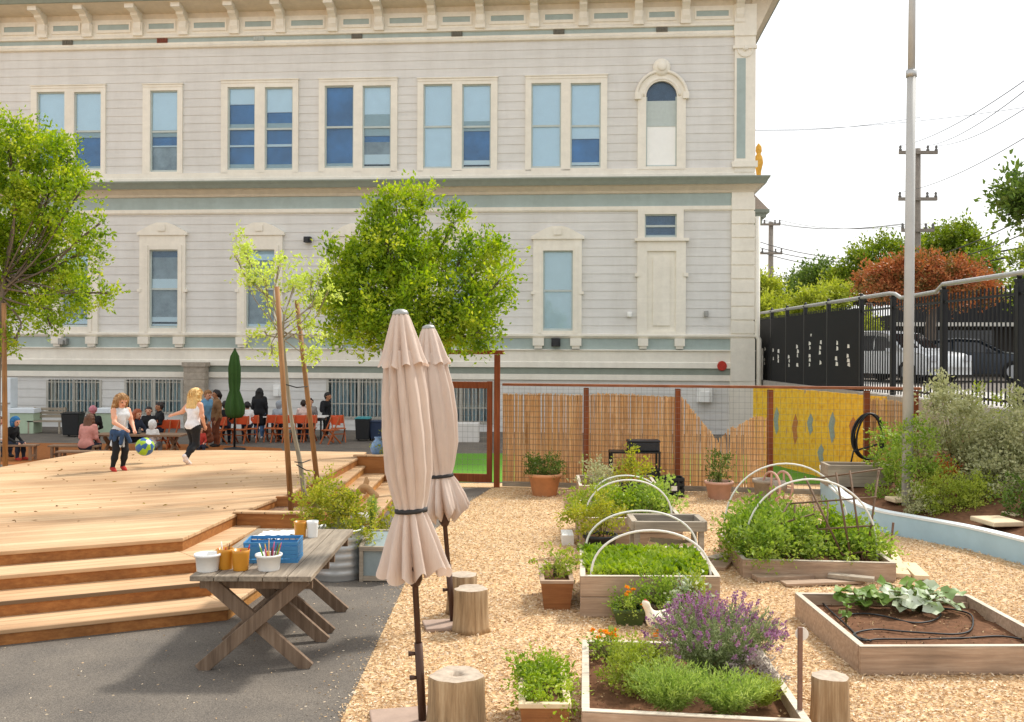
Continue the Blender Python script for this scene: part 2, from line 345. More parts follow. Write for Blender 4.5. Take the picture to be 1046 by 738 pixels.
# windows, surveyed from the picture: casing rect, panes [(x0,x1,y0,y1,[(material, y end)...])]
UP=[((33,108.5,89,178.5),[(39,67,95,174,[('p',140),('l',147),('b',174)]),(77,104,95,174,[('p',134),('l',141),('b',170),('l',174)])]),
 ((147,187,87.5,178),[(154.5,182,93.5,176,[('p',133),('l',140),('b',149),('w',150.3),('g',176)])]),
 ((227,305,83.5,177),[(233.5,261,90,174,[('p',107),('b',127),('l',131),('b',148.5),('w',150.3),('b',168),('l',174)]),(271.5,299.5,90,174,[('p',115),('b',126),('l',131),('b',147.5),('w',150),('b',168),('l',174)])]),
 ((326.5,406,82,176),[(332.5,361.5,88.5,172,[('b',167),('l',172)]),(371,399.5,88.5,172,[('p',117),('l',139),('b',145),('g',158),('w',168),('k',172)])]),
 ((427,508,81.5,175),[(433,462,87,172.5,[('p',172.5)]),(472.5,501.5,87,172.5,[('p',124),('l',134),('b',164),('w',168.5),('k',172.5)])]),
 ((537,620,79,174.5),[(543,573,86,172,[('p',172)]),(583,613.5,86,172,[('p',130),('p',142),('b',166),('w',169),('g',172)])])]
LO=[((56,101,241,341.5),(64,91,255.5,334)),((144,190,241,341.5),(154,182.5,255.5,335.5)),((243.5,289,241,342),(252.5,281,255.5,335.5)),((342,387.5,242,342),(352,380,256,336)),
    ((445,492,243,342),(455,483,257,337)),((545,594,245,342.5),(555,585,256.5,338))]
shade={'p':('shade_pale',.04),'l':('sash_paint',.045),'w':('shade_white',.035),'b':('reflection_blue',.09),'g':('room_grey',.09),'k':('black_gap',.05),'d':('room_dark',.09)}
holes=[]
def rect(r): 
    s0,za=F(r[0],r[2]); s1,zb=F(r[1],r[3]); return s0,s1,zb,za
def pane_set(w,s0,s1,z0,z1,stops,parent_mid=True,arch=False):
    """sash frame, glass pane, blind and the coloured backing behind one opening"""
    holes.append((s0,s1,z0,z1)); t=.045; mid=(z0+z1)/2; mb=MB()
    for a,b,c,d in ((s0,s0+t,z0,z1),(s1-t,s1,z0,z1),(s0,s1,z0,z0+t*1.6),(s0,s1,z1-t,z1),(s0,s1,mid-.035,mid+.035)):
        e=0 if (d-c)>(b-a) else .004
        bbox(mb,a,b,-.04-e,.01+e,c,d)
    mb.build('sash',MATS['sash_paint'],w)
    mb=MB(); bbox(mb,s0+t*.6,s1-t*.6,-.024,-.02,z0+t*.6,z1-t*.6); mb.build('pane',MATS['window_glass'],w)
    za=z1; keys={}
    for k,zb in stops:
        keys.setdefault(k,[]).append((zb,za)); za=zb
    for k,l in keys.items():
        m_,d_=shade[k]; mb=MB()
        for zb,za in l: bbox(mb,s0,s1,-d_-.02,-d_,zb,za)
        mb.build('blind' if k in 'plw' else 'pane_backing',MATS[m_],w)  # blue backing boards imitate the glass reflection by their colour
def zstops(x,stops,z1,z0): return [(k,F(x,y)[1]) for k,y in stops]
for cr,panes in UP:
    s0,s1,z0,z1=rect(cr); w=MB()
    ps=[rect(p[:4]) for p in panes]; cuts=[s0]+[v for p in ps for v in p[:2]]+[s1]
    for i in range(0,len(cuts),2): bbox(w,cuts[i],cuts[i+1],-.02,.10,z0,z1)
    for p in ps: bbox(w,p[0],p[1],-.02,.097,p[3],z1-.002); bbox(w,p[0],p[1],-.02,.097,z0,p[2])
    bbox(w,s0-.025,s1+.025,0,.13,z1,z1+.035); bbox(w,s0+.0,s1-.0,.1,.115,z1-.09,z1-.05)
    wo_=w.build('window',MATS['trim_paint'],BLD)
    for p,q in zip(panes,ps): pane_set(wo_,*q,zstops(p[0],p[4],q[3],q[2]))
for i,(cr,p) in enumerate(LO):
    s0,s1,z0,z1=rect(cr); a,b,c,d=rect(p); w=MB()
    z0=3.05
    bbox(w,s0,a,-.02,.12,z0,z1); bbox(w,b,s1,-.02,.12,z0,z1); bbox(w,a,b,-.02,.117,d,z1-.002); bbox(w,a,b,-.02,.117,z0,c)
    for q in (a-.1,b+.1): bbox(w,q-.05,q+.05,.121,.15,z0+.02,d+.15)
    for sx in (s0,s1): bbox(w,sx-.07,sx+.07,0,.15,z0+(z1-z0)*.42,z0+(z1-z0)*.45)
    # low pediment with a small block
    m=(s0+s1)/2; pz=z1
    poly=[(s0-.08,pz),(s1+.08,pz),(s1+.08,pz+.09),(m+.42,pz+.36),(m+.2,pz+.44),(m-.2,pz+.44),(m-.42,pz+.36),(s0-.08,pz+.09)]
    k=len(w.v)
    for o in (0,-.17): w.v.extend([(x,o,z) for x,z in poly])
    n=len(poly); w.face([k+n+j for j in range(n)]); w.face([k+j for j in range(n)][::-1])
    for j in range(n): w.face((k+j,k+(j+1)%n,k+n+(j+1)%n,k+n+j))
    bbox(w,m-.13,m+.13,.17,.21,pz+.14,pz+.36)
    for sx in (s0+.19,s1-.19): bbox(w,sx-.19,sx+.19,.06,.24,2.66,2.915); bbox(w,sx-.13,sx+.13,.06,.2,2.56,2.665)
    wo_=w.build('window',MATS['trim_paint'],BLD)
    st={1:[('d',263),('g',285),('w',296),('g',324),('w',329),('k',331),('w',333),('k',335.5)],5:[('w',338)],2:[('l',260),('p',266),('g',331),('w',335.5)]}.get(i,[('p',cr[2]+30),('g',p[3]-8),('w',p[3]-3),('k',p[3])])
    pane_set(wo_,a,b,c,d,zstops(p[0],st,d,c))
# arched window
a,b,c,d=rect((660,691,84,170.5)); s0,s1,_,_=rect((651.5,700,84,170)); m=(a+b)/2; r=(b-a)/2; ro=(s1-s0)/2; zs_=d-r; z0=8.62
w=MB(); bbox(w,s0,a,-.02,.12,z0,zs_); bbox(w,b,s1,-.02,.12,z0,zs_); bbox(w,a,b,-.02,.118,z0,c)
N=18; k=len(w.v)
for i in range(N+1):
    t=math.pi*i/N; cs,sn=math.cos(t),math.sin(t)
    for rr,o in ((r,.02),(r,-.12),(ro,-.12),(ro,.02)): w.v.append((m+rr*cs,o,zs_+rr*sn))
for i in range(N):
    for j in range(3): w.face((k+4*i+j,k+4*i+j+1,k+4*i+j+5,k+4*i+j+4))
for sx in (s0,s1): bbox(w,sx-.1,sx+.1,0,.2,zs_-.1,zs_+.12)
for rr,oo in ((ro+.04,.2),(r+.08,.15)):
    pts=[(m+rr*math.cos(math.pi*i/N),-oo+.06,zs_+rr*math.sin(math.pi*i/N)) for i in range(N+1)]; w.tube(pts,.06,6)
w.smooth=True; w.ball((m,-.12,zs_+ro+.17),.3,14,8,(1,.45,1)); w.ball((m,-.24,zs_+ro+.17),.16,12,8,(1,.4,1)); w.smooth=False
wo_=w.build('window',MATS['trim_paint'],BLD); wo_['label']='round arched window with a medallion keystone'
holes.append((a,b,c,zs_)); 
for i in range(8):
    zl,zh=zs_+r*i/8,zs_+r*(i+1)/8; hw_=min(math.sqrt(max(r*r-(zl-zs_)**2,0))+.05,ro-.05); holes.append((m-hw_,m+hw_,zl,zh))
st=[('d',103.5),('l',128.5),('w',170.5)]; keys={}; za=d
mb=MB()
for (x0,x1,za_,zb_) in ((a,a+.04,c,zs_),(b-.04,b,c,zs_),(a,b,c,c+.06)): bbox(mb,x0,x1,-.04,.012,za_,zb_)
zm=F(660,128.5)[1]; bbox(mb,a,b,-.045,.016,zm-.04,zm+.03); mb.build('sash',MATS['sash_paint'],wo_)
arcp=[(a,c),(b,c)]+[(m+r*math.cos(math.pi*i/N),zs_+r*math.sin(math.pi*i/N)) for i in range(N+1)]
def archplate(z_lo,z_hi,o,mat,name):
    pts=[(a,z_lo),(b,z_lo)]+([(b,z_hi),(a,z_hi)] if z_hi<=zs_ else [(m+r*math.cos(math.pi*i/N),zs_+r*math.sin(math.pi*i/N)) for i in range(N+1)])
    q=MB(); q.add([(x,-o,z) for x,z in pts],[tuple(range(len(pts)))]); q.build(name,MATS[mat],wo_)
z1_=F(660,103.5)[1]; archplate(c,zm,.0,'shade_white','blind'); archplate(zm,min(z1_,zs_),-.01,'sash_paint','blind'); archplate(min(z1_,zs_)-.02,d,-.05,'room_dark','pane_backing')
archplate(c,d,-.02,'window_glass','pane')
# blank panelled doorway with its small window over it
s0,s1,z0,z1=rect((651,700,247,343)); a,b,c,d=rect((661,690,257,339)); z0=3.05; w=MB()
bbox(w,s0,a,-.02,.12,z0,z1); bbox(w,b,s1,-.02,.12,z0,z1); bbox(w,a,b,-.02,.118,d,z1); bbox(w,a,b,-.02,.118,z0,c); bbox(w,a,b,-.02,.05,c,d); bbox(w,a+.2,b-.2,.05,.09,c+.2,d-.2)
bbox(w,s0-.1,s1+.1,0,.2,z1,z1+.1)
for sx in (s0,s1): bbox(w,sx-.08,sx+.08,0,.16,z0+(z1-z0)*.62,z0+(z1-z0)*.66)
for sx in (s0+.2,s1-.2): bbox(w,sx-.17,sx+.17,.06,.22,2.66,2.915); bbox(w,sx-.12,sx+.12,.06,.18,2.57,2.665)
w.build('blank_door',MATS['trim_paint'],BLD)
s0,s1,z0,z1=rect((651.5,698,214,246)); a,b,c,d=rect((658.5,691,219.5,243)); w=MB()
bbox(w,s0,a,-.02,.12,z0,z1); bbox(w,b,s1,-.02,.12,z0,z1); bbox(w,a,b,-.02,.117,d,z1); bbox(w,a,b,-.02,.117,z0,c)
wo_=w.build('window',MATS['trim_paint'],BLD); wo_['label']='small wide window over the blank panelled door'; pane_set(wo_,a,b,c,d,[('d',F(660,240)[1]),('l',c)])
# barred basement windows
for (x0,x1,y0,y1) in ((50,102,388,421),(130,185,388,421),(336,398,387,426),(440,502,390,431)):
    a,b,c,d=rect((x0,x1,y0,y1)); d=min(d,1.46); holes.append((a,b,c,d)); w=MB()
    for q in ((a-.08,a,c-.08,d),(b,b+.08,c-.08,d),(a,b,c-.08,c),((a+b)/2-.05,(a+b)/2+.05,c,d)): bbox(w,q[0],q[1],-.05,.05,q[2],q[3])
    wo_=w.build('basement_window',MATS['bar_metal'],BLD)
    mb=MB(); n=int((b-a)/.13)
    for i in range(1,n): bbox(mb,a+(b-a)*i/n-.014,a+(b-a)*i/n+.014,.055,.085,c-.04,d+.02)
    bbox(mb,a,b,.045,.054,c+(d-c)*.33,c+(d-c)*.33+.04); bbox(mb,a,b,.045,.054,d-.1,d-.06); mb.build('bars',MATS['bar_metal'],wo_)
    mb=MB(); bbox(mb,a,b,-.024,-.02,c,d); mb.build('pane',MATS['window_glass'],wo_)
    mb=MB(); 
    for i in range(9): bbox(mb,a+(b-a)*(i+.06)/9,a+(b-a)*(i+.8)/9,-.2,-.19,c,d)
    mb.build('blind',MATS['sash_paint'],wo_); mb=MB(); bbox(mb,a,b,-.4,-.35,c,d); mb.build('pane_backing',MATS['room_grey'],wo_)
# clapboard walls with the openings left out
def boards(name,z0,z1,pitch,o=0.0,lip=.022):
    mb=MB(); z=z0
    while z<z1-.01:
        zt=min(z+pitch,z1); cs=sorted({z,zt}|{v for h in holes for v in h[2:] if z<v<zt})
        for lo,hi in zip(cs,cs[1:]):
            mid=(lo+hi)/2; segs=[(LEFT,0)]
            for h in holes:
                if h[2]<mid<h[3]:
                    ns=[]
                    for p,q in segs:
                        if h[1]<=p or h[0]>=q: ns.append((p,q)); continue
                        if h[0]>p: ns.append((p,h[0]))
                        if h[1]<q: ns.append((h[1],q))
                    segs=ns
            f=lambda zz: -(o+lip*(1-(zz-z)/pitch*.75))
            for p,q in segs:
                mb.add([(p,f(lo),lo),(q,f(lo),lo),(q,f(hi),hi),(p,f(hi),hi)],[(0,1,2,3)])
                if lo==z: mb.add([(p,0,lo-.004),(q,0,lo-.004),(q,f(lo),lo),(p,f(lo),lo)],[(0,1,2,3)])
        z=zt
    return mb.build(name,MATS['siding_paint'],BLD)
boards('wall',8.66,13.06,.293); boards('wall',3.06,7.23,.293); boards('wall',RZ-.1,1.52,.29)
mb=MB(); bbox(mb,LEFT,0,-.9,-.8,-.4,15); bbox(mb,-.05,0,-DEPTH,-.8,-.4,14.3); bbox(mb,LEFT,-.002,-.8,0,-.5,-.36); bbox(mb,LEFT,0,-.8,-.03,14.3,14.34); bbox(mb,-.06,-.003,-.8,0,-.3,14.3)
mb.box(LEFT,LEFT+.1,0,DEPTH,-.3,14.3); mb.box(LEFT,0,DEPTH-.1,DEPTH,-.3,14.3); mb.box(LEFT,0,.0,DEPTH,15.25,15.3); mb.build('wall',MATS['siding_paint'],BLD)
# corner pilasters
mb=MB(); a,_=F(750,100); bbox(mb,a,.13,-.02,.13,8.5,13.08); c0,_=F(752,100); c1,_=F(761,100)
bbox(mb,a-.06,.17,.05,.18,12.62,12.72); bbox(mb,a-.08,.2,.05,.2,8.66,8.86); bbox(mb,a-.03,.15,.03,.17,13.05,14.1)
for i in range(9):
    t=math.pi*(1+i/8); mb.beam((.5*(a+.13)+.24*math.cos(t),-.14,12.6+.24*math.sin(t)),(.5*(a+.13)+.24*math.cos(t+.4),-.14,12.6+.24*math.sin(t+.4)),.05,.05)
mb.smooth=True; mb.ball((.5*(a+.13),-.14,12.62),.09,10,6); mb.smooth=False; mb.build('pilaster',MATS['trim_paint'],BLD)
mb=MB(); bbox(mb,c0,c1,.131,.136,8.95,12.3); mb.build('pilaster_inset',MATS['accent_paint'],BLD)
mb=MB(); a,_=F(747,260); z=3.1
bbox(mb,a,.1,-.02,.1,3.05,7.82); 
while z<7.7: bbox(mb,a-.01,.13,.05,.14,z,min(z+.40,7.78)); z+=.46
bbox(mb,a-.05,.15,0,.16,RZ,1.5); bbox(mb,a-.03,.14,0,.18,1.5,2.93); mb.build('pilaster',MATS['trim_paint'],BLD)
# eaves brackets, frieze panels, vents
BX=[-150,-102,-54,-4,46,91.5,143,189,241,288,341,388,442,491,546,596,652,700,755]
bs_=[F(x,36)[0] for x in BX]
for i,s in enumerate(bs_):
    mb=MB(); bbox(mb,s-.17,s+.17,.07,.2,13.5,13.95)
    prof=[(.2,13.62),(.26,13.75),(.24,13.95),(.34,14.05),(.48,14.12),(.5,14.2),(.74,14.24),(.76,14.4)]; k=len(mb.v)
    pl=[(.07,13.62)]+prof+[(.07,14.4)]
    for sx in (s-.13,s+.13): mb.v.extend([(sx,-o,z) for o,z in pl])
    n=len(pl); mb.face([k+j for j in range(n)]); mb.face([k+n+j for j in range(n)][::-1])
    for j in range(n): mb.face((k+(j+1)%n,k+j,k+n+j,k+n+(j+1)%n))
    bbox(mb,s-.16,s+.16,.55,.86,14.25,14.4); mb.build('bracket',MATS['trim_paint'],BLD)
    if i+1<len(bs_):
        p,q=s+.3,bs_[i+1]-.3; pm=MB(); fm=MB(); bbox(pm,p+.06,q-.06,.07,.082,13.74,13.93)
        for r_ in ((p,q,13.93,14.02),(p,q,13.64,13.74),(p,p+.06,13.74,13.93),(q-.06,q,13.74,13.93)): bbox(fm,r_[0],r_[1],.071,.11,r_[2],r_[3])
        pm.build('frieze_panel',MATS['accent_paint'],BLD); fm.build('frieze_moulding',MATS['trim_paint'],BLD)
for x,y,mt in ((70,47,'brick_vent'),(166.5,44,'red_vent'),(265,40,'pale_vent'),(365,38,'brick_vent'),(467,36.5,'brick_vent'),(571,35,'brick_vent'),(676,32.5,'brick_vent')):
    s,z=F(x,y); mb=MB(); bbox(mb,s-.19,s+.19,.04,.08,13.26,13.42)
    for k in range(4): bbox(mb,s-.17+k*.09,s-.12+k*.09,.08,.1,13.28,13.40)
    mb.build('vent',MATS[mt],BLD)
# coved side eaves, bay, finial, downpipe
mb=MB(); k=len(mb.v); pr=[(.1,13.05),(.14,13.1),(.75,14.38),(.8,14.42),(.82,14.6),(0,14.9),(0,13.05)]
for y in (-.13,DEPTH): mb.v.extend([(s,y,z) for s,z in pr])
n=len(pr); mb.face([k+j for j in range(n)]); mb.face([k+n+j for j in range(n)][::-1])
for j in range(n): mb.face((k+j,k+(j+1)%n,k+n+(j+1)%n,k+n+j))
mb.build('side_eaves',MATS['soffit_paint'],BLD)
mb=MB(); mb.box(-.05,.62,2.5,6,RZ,7.05)
z=.2
while z<6.7: mb.box(-.04,.66,2.46,6,z,z+.3); z+=.5
mb.build('bay_wall',MATS['trim_paint'],BLD)
mb=MB(); mb.box(-.05,1.0,2.1,6.4,7.45,7.57); mb.box(-.05,.9,2.2,6.3,7.3,7.45); mb.box(-.05,.78,2.35,6.2,7.05,7.3); mb.build('bay_eaves',MATS['dark_accent'],BLD)
mb=MB(); mb.add([(-.05,2.15,7.57),(.98,2.15,7.57),(.98,6.35,7.57),(-.05,6.35,7.57),(-.05,3.0,8.4),(.45,3.0,8.4),(.45,5.5,8.4),(-.05,5.5,8.4)],[(0,1,5,4),(1,2,6,5),(2,3,7,6),(4,5,6,7),(3,0,4,7)]); mb.build('bay_roof',MATS['shingle'],BLD)
mb=MB(); mb.lathe([(.1,0),(.14,.1),(.07,.25),(.1,.5),(.16,.75),(.13,.95),(.07,1.05),(.11,1.15),(.1,1.3),(.02,1.42)],(.46,1.2,8.3),12); mb.build('finial',MATS['gilt'],BLD)
mb=MB(); mb.tube([(.28,-.12,RZ),(.28,-.12,2.9),(.22,-.1,3.0),(.22,-.1,7.0)],.09,10); mb.tube([(.5,.6,RZ),(.5,.6,2.6)],.06,8); mb.build('downpipe',MATS['trim_paint'],BLD)
# fittings on the wall
def fit(x,y,w,h,o,name,mat,lab=None):
    s,z=F(x,y); mb=MB(); bbox(mb,s-w/2,s+w/2,.05,.05+o,z-h/2,z+h/2); bbox(mb,s-w*.3,s+w*.3,.05+o,.05+o*1.5,z-h*.5,z+h*.2)
    ob=mb.build(name,MATS[mat],BLD,bevel=.01)
    if lab: ob['label']=lab
fit(315.5,245.5,.24,.2,.2,'wall_lamp','dark_plastic'); fit(568,350,.3,.28,.25,'security_camera','dark_plastic'); fit(67,349,.3,.22,.2,'security_camera','grey_metal')
fit(643,321.5,.17,.17,.1,'junction_box','white_plastic'); fit(721,321,.14,.2,.08,'junction_box','grey_metal'); fit(284,399,.26,.4,.1,'notice_box','white_plastic'); fit(719,403,.5,.5,.2,'electric_box','white_plastic')
s,z=F(737,374); mb=MB(); mb.smooth=True; mb.tube([(s,-.1,z),(s,-.18,z)],[.17,.15],16); mb.build('alarm_bell',MATS['alarm_red'],BLD)
mb=MB(); s0,zt=F(194,370); s1,_=F(214.5,370); bbox(mb,s0,s1,.14,.5,RZ,zt-.15); bbox(mb,s0-.06,s1+.06,.14,.56,zt-.15,zt)
z=RZ+.25
while z<zt-.3: bbox(mb,s0-.012,s1+.012,.14,.512,z,z+.22); z+=.25
mb.build('chimney_pier',MATS['stone_pier'],BLD)
# ================================================================ DECK AND STEPS
D1=Vector((math.cos(R(25.5)),math.sin(R(25.5)),0)); N1=Vector((-D1.y,D1.x,0))
def boardmat(name,cols,ang,pitch,dark=.35,rough=.6):
    """boards laid side by side: a tone per board, a dark joint between them, grain along"""
    m,n,b=newmat(name); v=coords(n,'Object',(1,1,1),(0,0,-ang)); sp=nd(n,'ShaderNodeSeparateXYZ'); n.links.new(v,sp.inputs[0])
    dv=nd(n,'ShaderNodeMath',operation='DIVIDE'); dv.inputs[1].default_value=pitch; n.links.new(sp.outputs[1],dv.inputs[0])
    fl=nd(n,'ShaderNodeMath',operation='FLOOR'); n.links.new(dv.outputs[0],fl.inputs[0]); fr=nd(n,'ShaderNodeMath',operation='FRACT'); n.links.new(dv.outputs[0],fr.inputs[0])
    wn=nd(n,'ShaderNodeTexWhiteNoise',noise_dimensions='1D'); n.links.new(fl.outputs[0],wn.inputs['W'])
    r=ramp(n,[(i/(len(cols)-1),lin(c)) for i,c in enumerate(cols)]); n.links.new(wn.outputs[0],r.inputs[0])
    cb=nd(n,'ShaderNodeCombineXYZ'); ms=nd(n,'ShaderNodeMath',operation='MULTIPLY'); ms.inputs[1].default_value=.8; n.links.new(sp.outputs[0],ms.inputs[0]); n.links.new(ms.outputs[0],cb.inputs[0])
    m2=nd(n,'ShaderNodeMath',operation='MULTIPLY'); m2.inputs[1].default_value=16; n.links.new(sp.outputs[1],m2.inputs[0]); n.links.new(m2.outputs[0],cb.inputs[1]); n.links.new(fl.outputs[0],cb.inputs[2])
    t=nd(n,'ShaderNodeTexNoise'); t.inputs['Scale'].default_value=1.6; t.inputs['Detail'].default_value=7; t.inputs['Roughness'].default_value=.68; n.links.new(cb.outputs[0],t.inputs[0])
    r2=ramp(n,[(.3,(.8,.74,.68)),(.7,(1.12,1.12,1.12))]); n.links.new(t.outputs[0],r2.inputs[0])
    t3=nd(n,'ShaderNodeTexNoise'); t3.inputs['Scale'].default_value=.7; t3.inputs['Detail'].default_value=5; n.links.new(coords(n,'Object'),t3.inputs[0])
    r3=ramp(n,[(.3,(.74,.7,.66)),(.62,(1.06,1.06,1.06))]); n.links.new(t3.outputs[0],r3.inputs[0])
    c=mixc(n,r.outputs[0],r2.outputs[0],1,'MULTIPLY'); c=mixc(n,c,r3.outputs[0],1,'MULTIPLY')
    cm=nd(n,'ShaderNodeMath',operation='LESS_THAN'); cm.inputs[1].default_value=.045; n.links.new(fr.outputs[0],cm.inputs[0])
    c=mixc(n,c,mul(lin(cols[0]),dark),cm.outputs[0]); n.links.new(c,b.inputs['Base Color']); b.inputs['Roughness'].default_value=rough; b.inputs['Specular IOR Level'].default_value=.3
    ad=nd(n,'ShaderNodeMath',operation='SUBTRACT'); n.links.new(t.outputs[0],ad.inputs[0]); n.links.new(cm.outputs[0],ad.inputs[1]); bump(n,b,ad.outputs[0],.3,.008)
    return m
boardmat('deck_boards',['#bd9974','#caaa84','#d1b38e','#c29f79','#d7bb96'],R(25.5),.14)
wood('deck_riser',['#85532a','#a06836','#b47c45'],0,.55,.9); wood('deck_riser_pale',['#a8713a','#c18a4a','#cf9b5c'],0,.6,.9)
wood('redwood',['#6f3519','#8a4722','#9d5830'],2,.6); wood('redwood_rail',['#7d4326','#955a38','#a86c48'],0,.6)
wood('grey_wood',['#8b8072','#a39785','#b8ac99'],0,.8); wood('bed_wood',['#947d69','#b0967e','#c5ae97'],0,.8); wood('old_table',['#6f6457','#8f8373','#a89c8a'],1,.8,1.1)
wood('table_leg',['#5f4d3e','#7d6855','#94806c'],2,.8); wood('stake_wood',['#7a5634','#997047','#ad8256'],2,.7); wood('bark',['#5c5047','#776a5e','#8d8174'],2,.9,1,.6)
wood('stump_side',['#6e5a42','#a88d6b','#cfb896'],2,.85,.7,.7); basic('stump_end','#b3a390',.85,.25,16,.4); basic('plank_pale','#d9c3a0',.75,.12,7,.2)
DZ=.56; FC=G(187,549.5,DZ); S1=G(242,524.6,DZ); D2=(S1-FC).normalized(); N2=Vector((D2.y,-D2.x,0))
def isect(p,d,q,e):
    t=((q.x-p.x)*e.y-(q.y-p.y)*e.x)/(d.x*e.y-d.y*e.x); return p+d*t
FAR=-7.0
deck=empty('deck',(-5.5,14,0),0,'large raised timber deck with three steps wrapping round its front edge','deck')
def dk(mb,name,mat,bevel=.008):
    o=mb.build(name,mat,None,bevel); o.parent=deck; o.matrix_parent_inverse=Matrix.Translation((5.5,-14,0)); return o
A0=FC+D1*FAR
a1=G(283,509,DZ); a2=G(297,503.7,DZ); a3=G(366.5,467.5,DZ); pr_=G(311,526,DZ)
back=[Vector((-2.75,18.55,0)),Vector((-5.5,18.8,0)),Vector((-7.9,18.5,0)),Vector((-8.4,15.5,0)),A0]
top=[FC,S1,a1,a2,a3]+back
mb=MB(); mb.prism([(p.x,p.y) for p in top],DZ-.04,DZ); dk(mb,'deck_top',MATS['deck_boards'])
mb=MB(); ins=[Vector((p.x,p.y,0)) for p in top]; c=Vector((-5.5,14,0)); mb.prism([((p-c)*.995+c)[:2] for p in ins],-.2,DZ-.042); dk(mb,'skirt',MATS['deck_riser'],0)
TD=.43; SD=.29
for k in (1,2,3):
    z=DZ-.14*k; f=A0-N1*TD*k; e=FC+N2*SD*k; C=isect(f,D1,e,D2); f2=A0-N1*(TD*(k-1)-.1); e2=FC+N2*(SD*(k-1)-.1); C2=isect(f2,D1,e2,D2)
    Ye=S1.y-.003+ .0*k; end=e+D2*((Ye-e.y)/D2.y); end2=e2+D2*((Ye-e2.y)/D2.y)
    mb=MB(); mb.prism([(p.x,p.y) for p in (f,C,C2,f2)],z-.04,z); mb.prism([(p.x,p.y) for p in (C+D2*.003,end,end2,C2+D2*.003)],z-.04,z); dk(mb,'tread',MATS['deck_boards'])
    g=.022; fi=f+N1*g; ei=e-N2*g; Ci=isect(fi,D1,ei,D2); endi=ei+D2*((Ye-ei.y)/D2.y)
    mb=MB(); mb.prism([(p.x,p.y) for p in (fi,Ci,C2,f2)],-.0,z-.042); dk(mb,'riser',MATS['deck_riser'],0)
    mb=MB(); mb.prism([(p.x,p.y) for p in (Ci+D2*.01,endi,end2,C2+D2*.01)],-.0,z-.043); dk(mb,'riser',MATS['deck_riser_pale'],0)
# tree well cut in the deck edge
mb=MB(); mb.beam((S1.x,S1.y+.02,.29),(pr_.x,pr_.y+.02,.29),.045,.58); dk(mb,'well_board',MATS['deck_riser'])
mb=MB(); mb.beam((S1.x-.04,S1.y+.03,DZ+.014),(pr_.x+.05,pr_.y+.03,DZ+.014),.12,.026); dk(mb,'cap_board',MATS['deck_boards'])
mb=MB(); mb.beam((a1.x-.02,a1.y+.02,.49),(a1.x+.75,a1.y+.05,.49),.04,.18); dk(mb,'well_board',MATS['deck_riser'])
mb=MB(); mb.beam((pr_.x,pr_.y,.28),(pr_.x+.1,a1.y+.1,.28),.045,.5); dk(mb,'well_board',MATS['deck_riser'])
mb=MB(); mb.sheet([(S1.x,S1.y),(pr_.x,pr_.y),(pr_.x+.1,a1.y+.1),(a1.x,a1.y)],.45); dk(mb,'soil',MATS['gravel_soil'],0)
# garden-side steps
for k in (1,2,3):
    z=DZ-.14*k; x0,x1=-2.98+.36*(k-1),-2.98+.36*k; y0=13.5+.0*k
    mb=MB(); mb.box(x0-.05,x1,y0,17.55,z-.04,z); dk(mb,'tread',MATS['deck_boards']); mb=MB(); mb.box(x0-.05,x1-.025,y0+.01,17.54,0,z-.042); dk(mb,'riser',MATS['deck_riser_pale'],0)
mb=MB(); mb.box(-2.78,-2.0,17.56,17.6,.0,DZ+.02); mb.box(-2.04,-2.0,17.602,18.5,.0,DZ+.02); dk(mb,'planter_board',MATS['deck_riser']); 
mb=MB(); mb.box(-2.84,-1.97,17.53,17.65,DZ+.022,DZ+.05); dk(mb,'cap_board',MATS['deck_boards'])
mb=MB(); mb.box(-2.78,-2.05,17.61,18.5,.3,DZ-.03); dk(mb,'soil',MATS['gravel_soil'],0)

k=150; C=np.stack([-8+5.2*rng.random(k),10.5+7.5*rng.random(k),np.full(k,DZ+.004)],1); k_=inpoly(C[:,0],C[:,1],[(p.x,p.y) for p in top]); C=C[k_]; D=rng.normal(size=C.shape); D[:,2]*=.1
leafmat('fallen_leaf',['#6a4a2a','#8f7038','#a08a40','#5a3d22'],.0,.8,clump=0); tag(leaves('fallen_leaves',C,D,.05*(.5+rng.random(len(C))),.022,MATS['fallen_leaf'],None,.2),'few dry fallen leaves lying about on the deck boards','leaves',kind='stuff')
# ================================================================ GARDEN FENCE, GATE, REED SCREENS
def fl(px,o=0): # point on the fence line under picture column px
    Y=17.83/(1+.154*(px-CX)/FPX); return Vector(((px-CX)/FPX*Y,Y-o,0))
fence=empty('garden_fence',fl(700),0,'low redwood fence of posts, top rail and wire mesh behind the raised beds','fence')
def fk(mb,name,mat,parent=fence,bevel=.006,root=None):
    o=mb.build(name,mat,parent,bevel); o.matrix_parent_inverse=Matrix.Translation(-Vector((root or parent).location)); return o
basic('wire','#8f8a80',.5,.1,8,0,metal=.6)
for px in (599,692.5,787,885.5,935):
    p=fl(px); mb=MB(); mb.beam((p.x,p.y,-.3),(p.x,p.y,1.83),.09,.09,(0,1,0)); fk(mb,'post',MATS['redwood'])
a=fl(511); b=fl(941); mb=MB(); mb.beam(a+Vector((.05,0,1.875)),b+Vector((.0,0,1.875)),.15,.045); fk(mb,'top_rail',MATS['redwood_rail'])
mb=MB(); mb.beam(a+Vector((.05,.03,.06)),b+Vector((0,.03,.06)),.05,.09); fk(mb,'bottom_rail',MATS['grey_wood'])
mb=MB(); d=(b-a); L=d.length; d.normalize(); 
for i in range(int(L/.1)): 
    p=a+d*(.05+.1*i); mb.beam((p.x,p.y-.05,.1),(p.x,p.y-.05,1.85),.003,.003,(0,1,0))
for i in range(18):
    z=.1+.1*i; mb.beam((a.x,a.y-.054,z),(b.x,b.y-.054,z),.003,.003)
fk(mb,'wire_mesh',MATS['wire'],bevel=0)
gate=empty('garden_gate',fl(455),0,'tall redwood gate frame with an overhead beam and wire gate behind the umbrellas','gate')
